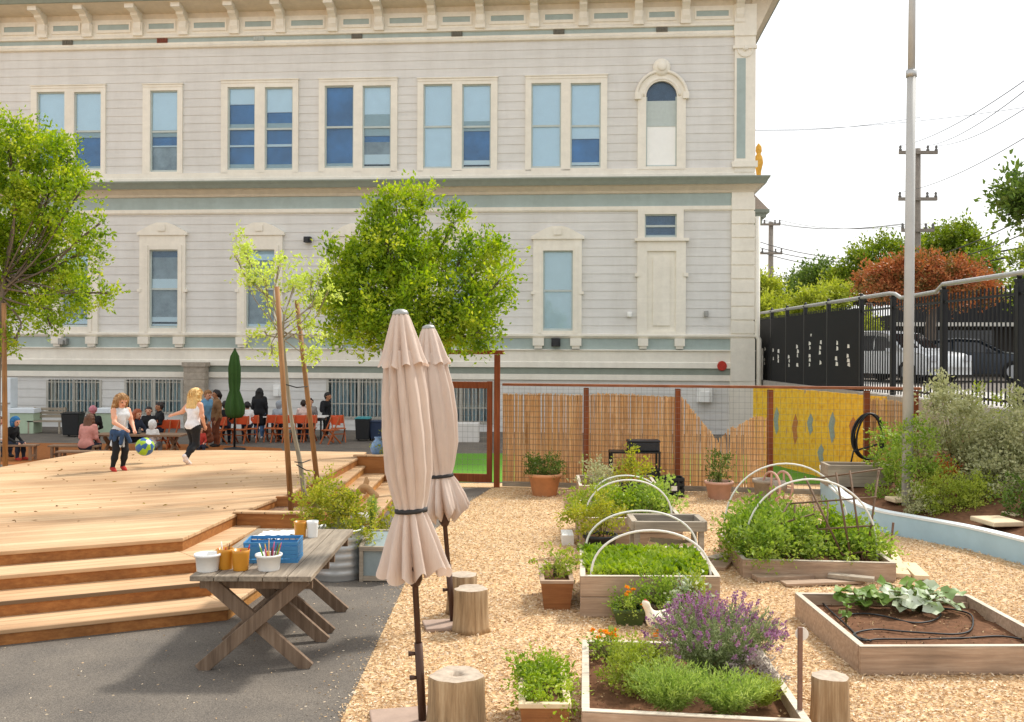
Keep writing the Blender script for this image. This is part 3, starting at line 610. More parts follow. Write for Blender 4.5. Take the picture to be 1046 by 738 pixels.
for px,h in ((397,2.42),(508,2.42)):
    p=fl(px); mb=MB(); mb.beam((p.x,p.y,-.3),(p.x,p.y,h),.11,.11,(0,1,0)); fk(mb,'post',MATS['redwood'],gate)
a=fl(394);b=fl(513); mb=MB(); mb.beam(a+Vector((-.05,0,2.46)),b+Vector((.03,0,2.46)),.13,.075); fk(mb,'top_beam',MATS['redwood'],gate)
a=fl(401);b=fl(503); mb=MB(); mb.beam(a+Vector((.02,0,1.86)),b+Vector((0,0,1.86)),.06,.12); mb.beam(a+Vector((.02,0,.16)),b+Vector((0,0,.16)),.06,.15)
for px in (403.5,452,500.5):
    p=fl(px); mb.beam((p.x,p.y-.004,.09),(p.x,p.y-.004,1.93),.1,.055,(0,1,0))
fk(mb,'gate_frame',MATS['redwood'],gate)
mb=MB()
for i in range(19):
    p=fl(404+i*5.3); mb.beam((p.x,p.y,.2),(p.x,p.y,1.83),.004,.004,(0,1,0))
for i in range(17):
    z=.2+.1*i; p=fl(403);q=fl(501); mb.beam((p.x,p.y-.005,z),(q.x,q.y-.005,z),.004,.004)
fk(mb,'wire_mesh',MATS['wire'],gate,0)
leafmat('reed',['#bd9668','#d0ad80','#c49e71','#d8b88f','#a98255'],.25,.8)
basic('twine','#9a7d58',.8,.1,8,0); basic('hessian','#a97444',.9,.15,40,.3)
def reeds(px0,px1,topf,bot,label,name='reed_screen',o=-.07,dens=105,gap=.03):
    """a screen of thin upright reeds, each a fine stick, bound by twine rows"""
    p,q=fl(px0,o),fl(px1,o); L=(q-p).length; n=int(L*dens); V=[];Fc=[]
    for i in range(n):
        if random.random()<gap: continue
        u=(i+random.random()*.8)/n; x=p.lerp(q,u); zt=topf(u)+random.gauss(0,.012); w=.0075+random.random()*.004; dx=random.gauss(0,.012); dy=random.random()*.012
        zb=bot if not callable(bot) else bot(u)
        if zt-zb<.05: continue
        k=len(V); V+= [(x.x-w,x.y+dy,zb),(x.x+w,x.y+dy,zb),(x.x+w+dx,x.y+dy,zt),(x.x-w+dx,x.y+dy,zt),(x.x,x.y+dy-.008,zb),(x.x+dx,x.y+dy-.008,zt)]
        Fc+=[(k,k+4,k+5,k+3),(k+4,k+1,k+2,k+5)]
    ob=npmesh(name,V,Fc,MATS['reed']); tag(ob,label,'reed screen','reed screens along the garden fence')
    mb=MB()
    for r_ in range(17):
        z=.08+.1*r_; mb=MB()
        seg=[(p.lerp(q,u),z) for u in np.linspace(0,1,24) if topf(u)>z]
        if len(seg)>2:
            for s0,s1 in zip(seg,seg[1:]):
                if (s1[0]-s0[0]).length<L/18: mb.beam((s0[0].x,s0[0].y-.012,z),(s1[0].x,s1[0].y-.012,z),.004,.006)
        if mb.v: mb.build('binding_twine',MATS['twine'],ob)
    return ob
reeds(514,596,lambda u:1.70-.01*math.sin(9*u),.03,'brown reed screen behind the bushy terracotta pot beside the gate')
reeds(602,690,lambda u:1.70+.02*math.sin(5*u),.03,'brown reed screen behind the black potting bench')
reeds(696,784,lambda u:(1.72-1.85*u if u<.45 else .93+1.5*(u-.45) if u<.62 else 1.2+.12*math.sin(9*u)+ (.4*(u-.8) if u>.8 else 0)),.03,'torn brown reed screen sagging in a deep notch',dens=85,gap=.12)
reeds(889,934,lambda u:1.66+.02*math.sin(6*u),.03,'narrow brown reed screen between the coiled hose and the grey pole')
# painted board fence beyond
def muralmat():
    m,n,b=newmat('mural_paint'); v=coords(n,'Generated',(1,1,1)); sp=nd(n,'ShaderNodeSeparateXYZ'); n.links.new(v,sp.inputs[0])
    t=nd(n,'ShaderNodeTexNoise'); t.inputs['Scale'].default_value=9; t.inputs['Detail'].default_value=5; n.links.new(coords(n,'Object'),t.inputs[0])
    r=ramp(n,[(.3,lin('#d69a22')),(.5,lin('#e6b22a')),(.75,lin('#eec048'))]); n.links.new(t.outputs[0],r.inputs[0])
    t2=nd(n,'ShaderNodeTexNoise'); t2.inputs['Scale'].default_value=3; n.links.new(coords(n,'Object',(1,1,.45)),t2.inputs[0])
    r2=ramp(n,[(.66,(0,0,0)),(.70,(1,1,1))]); n.links.new(t2.outputs[0],r2.inputs[0])
    r3=ramp(n,[(0,lin('#8f9c8a')),(.5,lin('#b98a5c')),(1,lin('#7d8f96'))]); t3=nd(n,'ShaderNodeTexNoise'); t3.inputs['Scale'].default_value=1.7; n.links.new(coords(n,'Object'),t3.inputs[0]); n.links.new(t3.outputs[0],r3.inputs[0])
    n.links.new(mixc(n,r.outputs[0],r3.outputs[0],r2.outputs[0]),b.inputs['Base Color']); b.inputs['Roughness'].default_value=.8
muralmat()
ma,mb_=Vector((6.25,25.3,0)),Vector((7.35,19.2,0)); mr=empty('mural_fence',ma,0,'yellow painted board fence with faded grey shapes seen through the wire mesh','painted fence')
mb=MB(); n=46
for i in range(n):
    p=ma.lerp(mb_,i/n); q=ma.lerp(mb_,(i+.93)/n); zt=1.47+.03*random.random(); mb.beam(p+Vector((0,0,.6)),q+Vector((0,0,.6)),.03,zt*1.0+.55)
o=mb.build('boards',MATS['mural_paint']); o.parent=mr; o.matrix_parent_inverse=Matrix.Translation(-ma)
basic('mural_grey','#8d9690',.8,.2,20,0); basic('mural_rust','#b3703c',.8,.2,20,0)
dm=(mb_-ma).normalized(); nm=Vector((dm.y,-dm.x,0)); nm=-nm if nm.y>0 else nm
for u,z0,z1,mt in ((.22,.45,1.15,'mural_grey'),(.38,.3,1.05,'mural_rust'),(.5,.6,1.1,'mural_grey'),(.66,.5,1.2,'mural_grey'),(.8,.7,1.15,'mural_rust'),(.58,.0,.45,'mural_grey')):
    c=ma.lerp(mb_,u)+nm*.019; q=MB(); pts=[(0,0),(.09,.25),(.06,.5),(.1,.75),(.02,1),(-.05,.8),(-.1,.55),(-.05,.2)]
    q.add([c+dm*a*1.5+Vector((0,0,z0+(z1-z0)*h)) for a,h in pts],[tuple(range(8))]); o=q.build('painted_shape',MATS[mt]); o.parent=mr; o.matrix_parent_inverse=Matrix.Translation(-ma)

# coiled hose on its post
basic('hose_black','#1b1c1d',.5,.2,10,.05); basic('black_paint','#131415',.45,.15,10,.03)
p=fl(885.5,.11); pts=[]
for i in range(190):
    t=2*math.pi*i/38; k=i/190; pts.append((p.x+(.25+.04*math.sin(3.1*k*9))*math.cos(t)+.02*math.sin(k*23),p.y-.012*(i/38)-.0,1.02+.39*math.sin(t)*(1+.09*math.sin(k*31))))
pts+= [(p.x-.28,p.y-.05,.8),(p.x-.33,p.y-.04,.55),(p.x-.25,p.y-.03,.4)]
mb=MB(); mb.tube(pts,.017,6); tag(mb.build('garden_hose',MATS['hose_black']),'coiled black hose hanging on a redwood fence post','hose')
# ================================================================ BLACK FENCE, POLE, STREET
basic('mesh_screen','#17181a',.8,.2,30,.1); basic('galv','#b9bab8',.4,.08,8,.05,metal=.55); basic('paper_white','#e9e6de',.8,.05,9,0); basic('pole_grey','#b4b3ae',.5,.06,4,.05)
BX_=8.6; TOPZ=3.8
bf=empty('black_fence',(BX_,24,SZ),0,'tall black metal picket fence with dark mesh screens along the street bank','fence')
def bk(mb,name,mat,bevel=0,lab=None):
    o=mb.build(name,MATS[mat],bf,bevel); o.matrix_parent_inverse=Matrix.Translation((-BX_,-24,-SZ))
    if lab: o['label']=lab
    return o
PY=[34.6,32.4,30.6,28.7,26.6,24.1,22.1,19.5,16.6,13.9,11.2]
for i,y in enumerate(PY):
    mb=MB(); t=TOPZ if i<6 else TOPZ-.1; mb.box(BX_-.05,BX_+.05,y-.05,y+.05,SZ-.3,t); mb.box(BX_-.065,BX_+.065,y-.065,y+.065,t,t+.05); mb.ball((BX_,y,t+.09),.05,8,6); bk(mb,'post','black_paint')
for y0,y1 in zip(PY,PY[1:]):
    mb=MB(); n=int(abs(y1-y0)/.145)
    for k in range(1,n): 
        y=y0+(y1-y0)*k/n; mb.beam((BX_,y,SZ+.05),(BX_,y,TOPZ-.14),.024,.024,(0,1,0))
    bk(mb,'pickets','black_paint')
    for z in (SZ+.15,TOPZ-.3): mb=MB(); mb.box(BX_-.022,BX_+.022,min(y0,y1)+.05,max(y0,y1)-.05,z-.022,z+.022); bk(mb,'rail','black_paint')
for i,(y0,y1) in enumerate(zip(PY[:5],PY[1:6])):
    mb=MB(); mb.box(BX_-.05,BX_-.035,y1+.06,y0-.06,SZ+.02,TOPZ-.22); bk(mb,'mesh_screen','mesh_screen')
mb=MB(); mb.tube([(BX_-.02,34.6,TOPZ+.02),(BX_-.02,22.3,TOPZ+.03),(BX_-.02,21.95,TOPZ-.0),(BX_-.02,21.6,TOPZ-.11),(BX_-.02,19.8,TOPZ-.08),(BX_-.02,19.5,TOPZ+.05),(BX_-.02,11,TOPZ+.04)],.045,8); bk(mb,'top_pipe','galv')
# white cut marks on the screens
def mark(px,y0,y1):
    # place on the screen plane x = BX_-.052
    d=ray(px,(y0+y1)/2); Y=(BX_-.053)/d.x; z=CAMZ+d.z*Y; h=(y1-y0)*Y/1000; mb=MB(); z0=z-h/2
    k=max(3,int(h/.12)); 
    for j in range(k):
        if random.random()<.22: continue
        zz=z0+h*j/k; w=.05+.07*random.random(); yo=random.gauss(0,.03); s=random.uniform(-.03,.03)
        mb.add([(BX_-.053,Y+yo-w,zz),(BX_-.053,Y+yo+w,zz+s),(BX_-.053,Y+yo+w*.7,zz+h/k*.8),(BX_-.053,Y+yo-w*.8,zz+h/k*.7+s)],[(0,1,2,3)])
    bk(mb,'white_mark','paper_white')
for px,y0,y1 in ((781.5,354,373),(790,355,372),(795,356,371),(806,353,375),(814.5,351,375),(827,348,374),(838,347,372),(855,347,374),(866.5,346,375)): mark(px,y0,y1)
mark(828.5,341,345)
# light pole
p0=P(926.5,505,14.2); p1=P(932.4,-60,14.2); tp=empty('light_pole',p0,0,'tall plain grey metal pole rising from the planted bed','pole')
def rel(mb,name,mat,par,bevel=0):
    o=mb.build(name,mat,par,bevel); o.matrix_parent_inverse=Matrix.Translation(-Vector(par.location)); return o
mb=MB(); m=p0.lerp(p1,.76); mb.tube([p0-Vector((0,0,.3)),m],[.078,.062],16); rel(mb,'shaft',MATS['pole_grey'],tp)
mb=MB(); mb.tube([m,p1],[.052,.045],16); rel(mb,'upper_shaft',MATS['pole_grey'],tp); mb=MB(); mb.tube([m-Vector((0,0,.05)),m+Vector((0,0,.05))],.075,16); rel(mb,'collar',MATS['galv'],tp)
# utility poles and wires
basic('utility_wood','#8a8177',.85,.15,6,.2); basic('insulator','#6d6b68',.4,.1,8,0); basic('wire_black','#3c3d3f',.6,.05,8,0)
def upole(px,ptop,Y,arms,label,r):
    b=P(px,HY,Y); zt=P(px,ptop,Y).z; e=empty('utility_pole',(b.x,Y,SZ),0,label,'utility pole','utility poles beyond the street')
    mb=MB(); mb.tube([(b.x,Y,SZ-.3),(b.x,Y,zt)],[r*1.15,r*.8],10); rel(mb,'shaft',MATS['utility_wood'],e)
    ends=[]
    for x0,x1,y in arms:
        p,q=P(x0,y,Y-.2),P(x1,y,Y-.2); mb=MB(); mb.beam(p,q,.14,.14); ca=rel(mb,'crossarm',MATS['utility_wood'],e)
        for t in (.03,.25,.75,.97):
            c=p.lerp(q,t); mb=MB(); mb.lathe([(.06,.06),(.08,.12),(.04,.18),(.07,.24),(.03,.32)],tuple(c),8); i=mb.build('insulator',MATS['insulator'],ca); ends.append(c+Vector((0,0,.3)))
    return ends
e1=upole(936.5,152,44,((918.5,957.5,156),(918,957,203.5),(921,954,235.5)),'nearer brown utility pole with three crossarms beside the grey pole',.16)
e2=upole(787,227,66,((775.5,797,229.5),(772,799,259)),'distant utility pole with two crossarms near the building corner',.2)
def wire(a,b,sag,r,label):
    a,b=Vector(a),Vector(b); pts=[a.lerp(b,t)-Vector((0,0,sag*4*t*(1-t))) for t in np.linspace(0,1,15)]; mb=MB(); mb.tube(pts,r,4,False)
    tag(mb.build('overhead_wire',MATS['wire_black']),label,'wire','overhead wires')
wl='thin overhead wire crossing the pale sky above the street'
for a,b,s in ((e1[0],P(1075,62,20),.3),(e1[2],P(1075,70,20),.3),(e1[3],P(1075,92,22),.3),(e1[4],P(1080,120,22),.3)): wire(a,b,s,.011,wl)
for i,(a,b) in enumerate(((e2[0],e1[8]),(e2[1],e1[9]),(e2[3],e1[10]))): wire(a,b,.4,.016,wl)
for y0,y1,Y in ((246,262,50),(256,270,48),(276,266,46),(284,288,45),(252,262,52)): wire(P(772,y0,66),P(1060,y1-12,Y-8),1.0,.03 if y0<260 else .02,wl)
wire(P(1060,215,30),P(940,265,44),.2,.02,wl); wire(P(1060,232,30),P(950,268,44),.2,.02,wl); wire(P(700,128,60),P(940,120,50),.5,.012,wl); wire(P(700,130,60),P(1060,108,40),.5,.012,wl)
# cars on the street
basic('car_white','#e4e6e6',.25,.02,3,0,spec=.5); basic('car_dark','#1d2733',.25,.05,3,0,spec=.5); basic('car_glass','#171c22',.08,.1,3,0,spec=.7); basic('tyre','#161616',.85,.1,20,.1); basic('rim','#a9abad',.35,.08,9,0,metal=.7); basic('tail_red','#8d1712',.3,.1,9,0); basic('lamp_clear','#d8dade',.15,.05,9,0,spec=.8)
basic('plate_white','#d9d9d2',.5,.03,9,0)
def car(loc,rz,label,mat,prof,win,Wd=1.86,L=4.6,wr=.36):
    """body lofted from side profile (x along the car, z), tucked in at the roof; glass, wheels, lamps as parts"""
    e=empty('parked_car',loc,rz,label,'car','cars parked on the street'); mb=MB(); n=len(prof); mb.smooth=True
    ins=lambda z: .0 if z<.95 else .16*(z-.95)/.6
    rows=[]
    for x,z in prof:
        hw=Wd/2-ins(z); k=len(mb.v)
        mb.v.extend([(x,-hw,z),(x,-hw+.08,z+.03),(x,0,z+.05),(x,hw-.08,z+.03),(x,hw,z)]); rows.append(k)
    for a,b in zip(rows,rows[1:]):
        for j in range(4): mb.face((a+j,a+j+1,b+j+1,b+j))
    bot=.28
    for s,j in ((-1,0),(1,4)):
        for i in range(n-1):
            k=len(mb.v); (xa,za),(xb,zb)=prof[i],prof[i+1]
            mb.v.extend([(xa,s*Wd/2*.97,bot),(xb,s*Wd/2*.97,bot),(xa,s*Wd/2,min(za,.95)),(xb,s*Wd/2,min(zb,.95))])
            mb.face((k,k+1,k+3,k+2) if s<0 else (k+1,k,k+2,k+3)); 
            mb.face((k+2,k+3,rows[i+1]+j,rows[i]+j) if s<0 else (k+3,k+2,rows[i]+j,rows[i+1]+j))
    for r_,x in ((rows[0],prof[0][0]),(rows[-1],prof[-1][0])):
        k=len(mb.v); mb.v.extend([(x,-Wd/2*.97,bot),(x,Wd/2*.97,bot)]); mb.face((k,r_,r_+1,r_+2,r_+3,r_+4,k+1))
    mb.build('body',mat,e)
    for s in (-1,1):
        for poly in win['side']:
            q=MB(); q.add([(x,s*(Wd/2-ins(z)+.006),z) for x,z in poly],[tuple(range(len(poly)))]); q.build('side_window',MATS['car_glass'],e)
    for (xa,za),(xb,zb),nm in win['end']:
        q=MB(); d=.012*(1 if xa>0 else -1); ha,hb=Wd/2-ins(za)-.08,Wd/2-ins(zb)-.1
        q.add([(xa+d,-ha,za+.05),(xa+d,ha,za+.05),(xb+d,hb,zb+.055),(xb+d,-hb,zb+.055)],[(0,1,2,3)]); q.build(nm,MATS['car_glass'],e)
    for x in (-L*.31,L*.31):
        for s in (-1,1):
            q=MB(); q.tube([(x,s*(Wd/2-.2),wr),(x,s*(Wd/2+.01),wr)],wr,20); t=q.build('wheel',MATS['tyre'],e)
            q=MB(); q.tube([(x,s*(Wd/2+.012),wr),(x,s*(Wd/2+.03),wr)],[wr*.66,wr*.6],16); q.build('rim',MATS['rim'],t)
    for x,mt,nm in ((prof[0][0]-.01,'tail_red','tail_lamp'),(prof[-1][0]+.01,'lamp_clear','headlamp')):
        for s in (-1,1):
            q=MB(); q.box(x-.03,x+.03,s*Wd/2*.62 if s<0 else Wd/2*.62-.0,s*Wd/2*.93,.72,.9) if s>0 else q.box(x-.03,x+.03,-Wd/2*.93,-Wd/2*.62,.72,.9); q.build(nm,MATS[mt],e)
    q=MB(); q.box(prof[0][0]-.035,prof[0][0]-.012,-.26,.26,.55,.68); q.build('number_plate',MATS['plate_white'],e)
    for s in (-1,1):
        q=MB(); q.box(L*.13,L*.13+.12,s*(Wd/2+.02)-.08,s*(Wd/2+.02)+.08,.98,1.12); q.build('mirror',mat,e,.02)
    return e
suv=[(-2.25,.5),(-2.3,.8),(-2.28,1.0),(-2.1,1.45),(-1.95,1.62),(-1.2,1.68),(0,1.66),(.45,1.58),(1.15,1.07),(1.3,1.02),(2.1,.93),(2.28,.8),(2.32,.5)]
suvw=dict(side=[[(-1.95,1.05),(-1.1,1.03),(-1.1,1.52),(-1.8,1.5)],[(-1.02,1.03),(-.1,1.03),(-.1,1.54),(-1.02,1.53)],[(-.02,1.03),(.95,1.03),(.4,1.48),(-.02,1.53)]],end=[((-2.27,1.02),(-2.06,1.5),'rear_window'),((1.12,1.08),(.47,1.55),'windscreen')])
van=[(-2.3,.5),(-2.34,.9),(-2.3,1.3),(-2.2,1.85),(-2.0,1.95),(.3,1.92),(.75,1.75),(1.4,1.15),(2.1,1.0),(2.3,.8),(2.32,.5)]
vanw=dict(side=[[(-.9,1.1),(.0,1.1),(.0,1.7),(-.9,1.7)],[(.1,1.1),(1.2,1.1),(.7,1.62),(.1,1.7)]],end=[((-2.32,1.15),(-2.22,1.75),'rear_window'),((1.38,1.18),(.78,1.72),'windscreen')])
sed=[(-2.3,.5),(-2.34,.75),(-2.28,.92),(-1.6,.98),(-.95,1.38),(-.3,1.45),(.4,1.4),(1.15,.98),(2.1,.85),(2.3,.7),(2.34,.5)]
sedw=dict(side=[[(-1.35,1.0),(-.45,1.0),(-.45,1.34),(-.9,1.3)],[(-.37,1.0),(.95,.99),(.35,1.32),(-.37,1.36)]],end=[((-1.55,1.0),(-.98,1.36),'rear_window'),((1.12,1.0),(.44,1.38),'windscreen')])
car((12.9,33.0,SZ+.004),R(-66),'white hatchback parked behind the grey pole, its roof curving down to the right',MATS['car_white'],suv,suvw)
car((13.2,39.5,SZ+.004),R(-75),'white van with a dark windscreen parked behind the open pickets left of the pole',MATS['car_white'],van,vanw)
car((15.6,33.6,SZ+.004),R(-25),'dark blue saloon car parked at the right beyond the black pickets',MATS['car_dark'],sed,sedw)
# dark low building and shrubs across the street
basic('dark_wall','#3a3632',.85,.2,1.2,.2); basic('awning','#26262a',.7,.15,6,.1)
lb=empty('street_building',(20,40,SZ),R(-6),'long dark low building with a pale band across the street','building')
mb=MB(); mb.box(-4.2,26,0,8,0,2.55); mb.build('wall',MATS['dark_wall'],lb); mb=MB(); mb.box(-4.4,26,-.9,.0,2.05,2.2); mb.build('fascia',MATS['paper_white'],lb); mb=MB(); mb.box(-4.3,26,-.85,.0,2.21,3.3); mb.build('awning',MATS['awning'],lb)
mb=MB(); mb.box(-4.4,26,-.3,8.2,3.31,3.45); mb.build('roof',MATS['dark_wall'],lb)
for x in (-2.5,1.5,5.5,9.5,13.5): mb=MB(); mb.box(x,x+2.2,-.03,-.002,.8,1.9); mb.build('window',MATS['car_glass'],lb)
# retaining wall cap under the fence
mb=MB(); mb.box(8.38,8.715,5,34.8,-.6,SZ+.03); tag(mb.build('retaining_wall',MATS['concrete']),'pale concrete retaining wall carrying the black fence above the planting','wall')
# ================================================================ RAISED BEDS AND PLANTERS
wood('bed_edge',['#b7a995','#cbbfac','#dad0c0'],0,.8)
leafmat('litter',['#4a3626','#7a5d42','#a3835c','#c2a67c','#5b4330'],.0,.9,clump=0)
def bed(name,corners,h,label,inner=.06,mat='bed_wood',soil='soil',group='raised timber beds',t=.045,rows=2,cat='raised bed',z0=0):
    """corners FL,FR,BR,BL on the ground; four stacked-board sides butted at corner posts, soil inside"""
    c=[Vector((x,y,0)) for x,y in corners]; mid=sum(c,Vector())/4; e=empty(name,mid+Vector((0,0,z0)),0,label,cat,group); L=[p-mid for p in c]
    for i in range(4):
        a,b=L[i],L[(i+1)%4]; d=(b-a).normalized(); nrm=Vector((d.y,-d.x,0)); s=0 if i%2==0 else t
        mb=MB()
        for r_ in range(rows):
            z1,z2=h*r_/rows+.002,h*(r_+1)/rows-.003; j=random.uniform(-.004,.004); q=a+d*(s+.001)-nrm*(t/2+j); w=b-d*(s+.001)-nrm*(t/2+j)
            mb.beam(q+Vector((0,0,(z1+z2)/2)),w+Vector((0,0,(z1+z2)/2)),t,z2-z1)
        mb.build('side_board' if i%2 else 'end_board',MATS[mat],e,.006)
        mb=MB(); mb.beam(a+d*s-nrm*t/2+Vector((0,0,h+.003)),b-d*s-nrm*t/2+Vector((0,0,h+.003)),t+.004,.006); mb.build('top_edge',MATS['bed_edge'],e)
    mb=MB(); 
    for i in range(4):
        p=L[i]*.001+L[i]; d=(L[(i+1)%4]-p).normalized(); f=(L[(i-1)%4]-p).normalized(); q=p+(d+f)*(t+.03); mb.box(q.x-.026,q.x+.026,q.y-.026,q.y+.026,.01,h-.05); 
        mb.build('corner_post',MATS[mat],e); mb=MB()
    n=9; V=[];Fc=[]; q0,q1,q2,q3=[p*.97 for p in L]
    for i in range(n):
        for j in range(n):
            u,v=i/(n-1),j/(n-1); p=q0.lerp(q1,u).lerp(q3.lerp(q2,u),v); V.append((p.x,p.y,h-inner+random.gauss(0,.012)))
    for i in range(n-1):
        for j in range(n-1): k=i*n+j; Fc.append((k,k+n,k+n+1,k+1))
    npmesh('soil',V,Fc,MATS[soil],e,True)
    k=420; u,w=rng.random((k,1)),rng.random((k,1)); q=[np.array(p)[None,:] for p in (q0,q1,q2,q3)]; C=(q[0]*(1-u)+q[1]*u)*(1-w)+(q[3]*(1-u)+q[2]*u)*w; C[:,2]=h-inner+.012; D=rng.normal(size=(k,3)); D[:,2]*=.35; tag(leaves('straw_litter',C,D,.03*(.4+rng.random(k)),.012,MATS['litter'],e,.1),kind='stuff'); return e
def quad(x0,x1,y0,y1,skew=0): return [(x0,y0),(x1,y0+skew),(x1+.04,y1+skew),(x0+.02,y1)]
bedA=bed('raised_bed',[(.44,6.02),(1.80,5.85),(1.87,7.42),(.55,7.5)],.28,'raised bed nearest the camera planted with lavender and feathery herbs',.09)
bedB=bed('raised_bed',[(.65,9.16),(1.96,9.16),(2.04,10.56),(.74,10.56)],.385,'tall raised bed of bright green salad leaves under two white hoops',.06)
bedD=bed('raised_bed',[(.87,12.35),(2.17,12.35),(2.2,13.8),(.9,13.8)],.385,'raised bed behind the black plastic pot with leafy greens and white hoops',.06)
bedE=bed('raised_bed',[(1.06,15.3),(2.3,15.3),(2.36,16.6),(1.1,16.6)],.385,'farthest raised bed standing against the fence before the potting bench',.06)
bedF=bed('raised_bed',[(2.55,10.78),(4.18,10.62),(4.3,12.3),(2.63,12.4)],.205,'low raised bed crowded with bean plants and a stick trellis',.05,rows=1)
bedG=bed('raised_bed',[(2.70,7.56),(4.30,7.60),(4.3,9.2),(2.68,9.24)],.22,'wide raised bed of bare soil with a black drip hose and squash leaves',.10,rows=1)
# hoops
basic('hoop_white','#e9e6dc',.5,.04,8,0)
def hoop(a,b,zb,za,label):
    a,b=Vector(a),Vector(b); pts=[]
    for i in range(25):
        t=math.pi*i/24; u=(1-math.cos(t))/2; pts.append(a.lerp(b,u)+Vector((0,0,zb+(za-zb)*math.sin(t)**.85)))
    pts=[a+Vector((0,0,zb-.12))]+pts+[b+Vector((0,0,zb-.12))]; mb=MB(); mb.tube(pts,.0112,8); tag(mb.build('garden_hoop',MATS['hoop_white']),label,'hoop','white hoops over the raised beds')
hoop((.76,9.27,0),(1.89,9.27,0),.36,.80,'white plastic hoop at the front of the salad bed')
hoop((.79,10.4,0),(1.98,10.4,0),.36,.80,'white plastic hoop at the back of the salad bed by the cold frame')
hoop((.95,12.5,0),(2.05,12.5,0),.36,.85,'white plastic hoop over the front of the bed behind the black pot')
hoop((1.1,13.65,0),(2.1,13.65,0),.36,.76,'white plastic hoop over the back of the bed behind the black pot')
hoop((2.66,11.15,0),(4.15,11.1,0),.2,1.05,'nearer white hoop arching over the bean bed with the trellis')
hoop((2.66,12.25,0),(4.2,12.2,0),.2,1.10,'farther white hoop arching over the bean bed before the fence')
# cold frame on legs and the little sloped box under it
cf=empty('cold_frame',(1.78,11.25,0),0,'grey timber open-topped frame on legs between two hooped beds','cold frame')
mb=MB()
for a,b in (((-.39,-.25),(.39,-.25)),((.39,-.25),(.39,.25)),((.39,.25),(-.39,.25)),((-.39,.25),(-.39,-.25))): mb.beam((*a,.53),(*b,.53),.07,.11)
mb.build('top_frame',MATS['grey_wood'],cf,.005)
for x in (-.36,.36):
    for y in (-.22,.22): mb=MB(); mb.beam((x,y,0),(x,y,.475),.06,.06,(0,1,0)); mb.build('leg',MATS['grey_wood'],cf,.005)
mb=MB(); mb.box(-.35,.35,-.21,.21,.49,.515); mb.build('inner_panel',MATS['black_gap'],cf); mb=MB(); mb.beam((-.36,-.22,.2),(.36,-.22,.2),.04,.07); mb.build('stretcher',MATS['grey_wood'],cf)
sb=empty('wooden_tray',(1.82,11.2,0),R(8),'small bleached wooden tray sitting inside the legs of the cold frame','tray'); mb=MB()
for a,b in (((-.2,-.16),(.24,-.16)),((.24,-.16),(.24,.16)),((.24,.16),(-.2,.16)),((-.2,.16),(-.2,-.16))): mb.beam((*a,.24),(*b,.28),.03,.12)
mb.build('rim',MATS['plank_pale'],sb); mb=MB(); mb.box(-.19,.23,-.15,.15,.0,.2); mb.build('base',MATS['bed_wood'],sb)
def planter(name,x0,x1,y0,y1,h,label,mat,rim,soil='soil',taper=.03):
    e=empty(name,((x0+x1)/2,(y0+y1)/2,0),0,label,'planter'); w,d=(x1-x0)/2,(y1-y0)/2; mb=MB(); wb,db=w-taper,d-taper
    mb.add([(-wb,-db,0),(wb,-db,0),(wb,db,0),(-wb,db,0),(-w,-d,h-.03),(w,-d,h-.03),(w,d,h-.03),(-w,d,h-.03)],[(3,2,1,0),(0,1,5,4),(1,2,6,5),(2,3,7,6),(3,0,4,7)])
    mb.build('box',MATS[mat],e); mb=MB(); r_=.035
    for q in ((-w-.01,w+.01,-d-.01,-d+r_),(-w-.01,w+.01,d-r_,d+.01),(-w-.01,-w+r_,-d+r_,d-r_),(w-r_,w+.01,-d+r_,d-r_)): mb.box(*q,h-.03,h)
    mb.build('rim',MATS[rim],e,.004); mb=MB(); mb.box(-w+.02,w-.02,-d+.02,d-.02,h-.07,h-.045); mb.build('soil',MATS[soil],e); return e
wood('cedar',['#7b4a2a','#93613a','#a87748'],0,.6)
planter('planter_box',.06,.37,6.1,6.9,.3,'brown wooden planter box of curly parsley beside the front bed','cedar','plank_pale')
planter('planter_box',.29,.6,9.4,10.15,.29,'brown wooden planter box with a single tuft beside the salad bed','cedar','bed_wood')
basic('green_plastic','#48592c',.5,.1,8,.02); basic('terracotta','#cf9469',.8,.14,5,.15); basic('pale_terracotta','#d0a590',.8,.14,5,.15); basic('black_pot','#202224',.5,.15,9,.03); basic('dark_trough','#4a3a2e',.6,.15,8,.05)
planter('flower_trough',.94,1.22,8.86,9.1,.15,'short green plastic trough of orange marigolds before the salad bed','green_plastic','green_plastic')
planter('flower_trough',1.27,1.75,8.88,9.1,.19,'dark brown trough of leafy herbs behind the lavender flowers','dark_trough','dark_trough')
def pot(x,y,r,h,mat,label,name='plant_pot',rim=True):
    e=empty(name,(x,y,0),0,label,'plant pot'); mb=MB(); mb.lathe([(r*.68,0),(r*.72,.01),(r*.93,h*.85)]+([(r*1.02,h*.85),(r*1.03,h)] if rim else [(r,h)])+[(r*.9,h),(r*.86,h*.86)],n=24); mb.build('body',MATS[mat],e)
    mb=MB(); mb.lathe([(r*.87,h*.87),(.001,h*.9)],n=20,capb=False); mb.build('soil',MATS['soil'],e); return e
def gx(px,Y): return (px-CX)/FPX*Y
pot(gx(557,16.9),16.9,.29,.38,'terracotta','big orange terracotta pot of bushy herbs by the gate post')
pot(gx(735,16.6),16.6,.24,.30,'pale_terracotta','round pinkish clay pot with a thin shrub before the torn screen'); pot(gx(783,16.4),16.4,.22,.36,'stone_pier','grey clay pot half hidden behind the white hoops')
pot(gx(614,11.9),11.9,.21,.27,'black_pot','black plastic pot of a yellow green shrub between the beds'); pot(gx(647,14.9),14.9,.2,.5,'black_pot','black pot with a yellow leafed plant before the farthest bed')
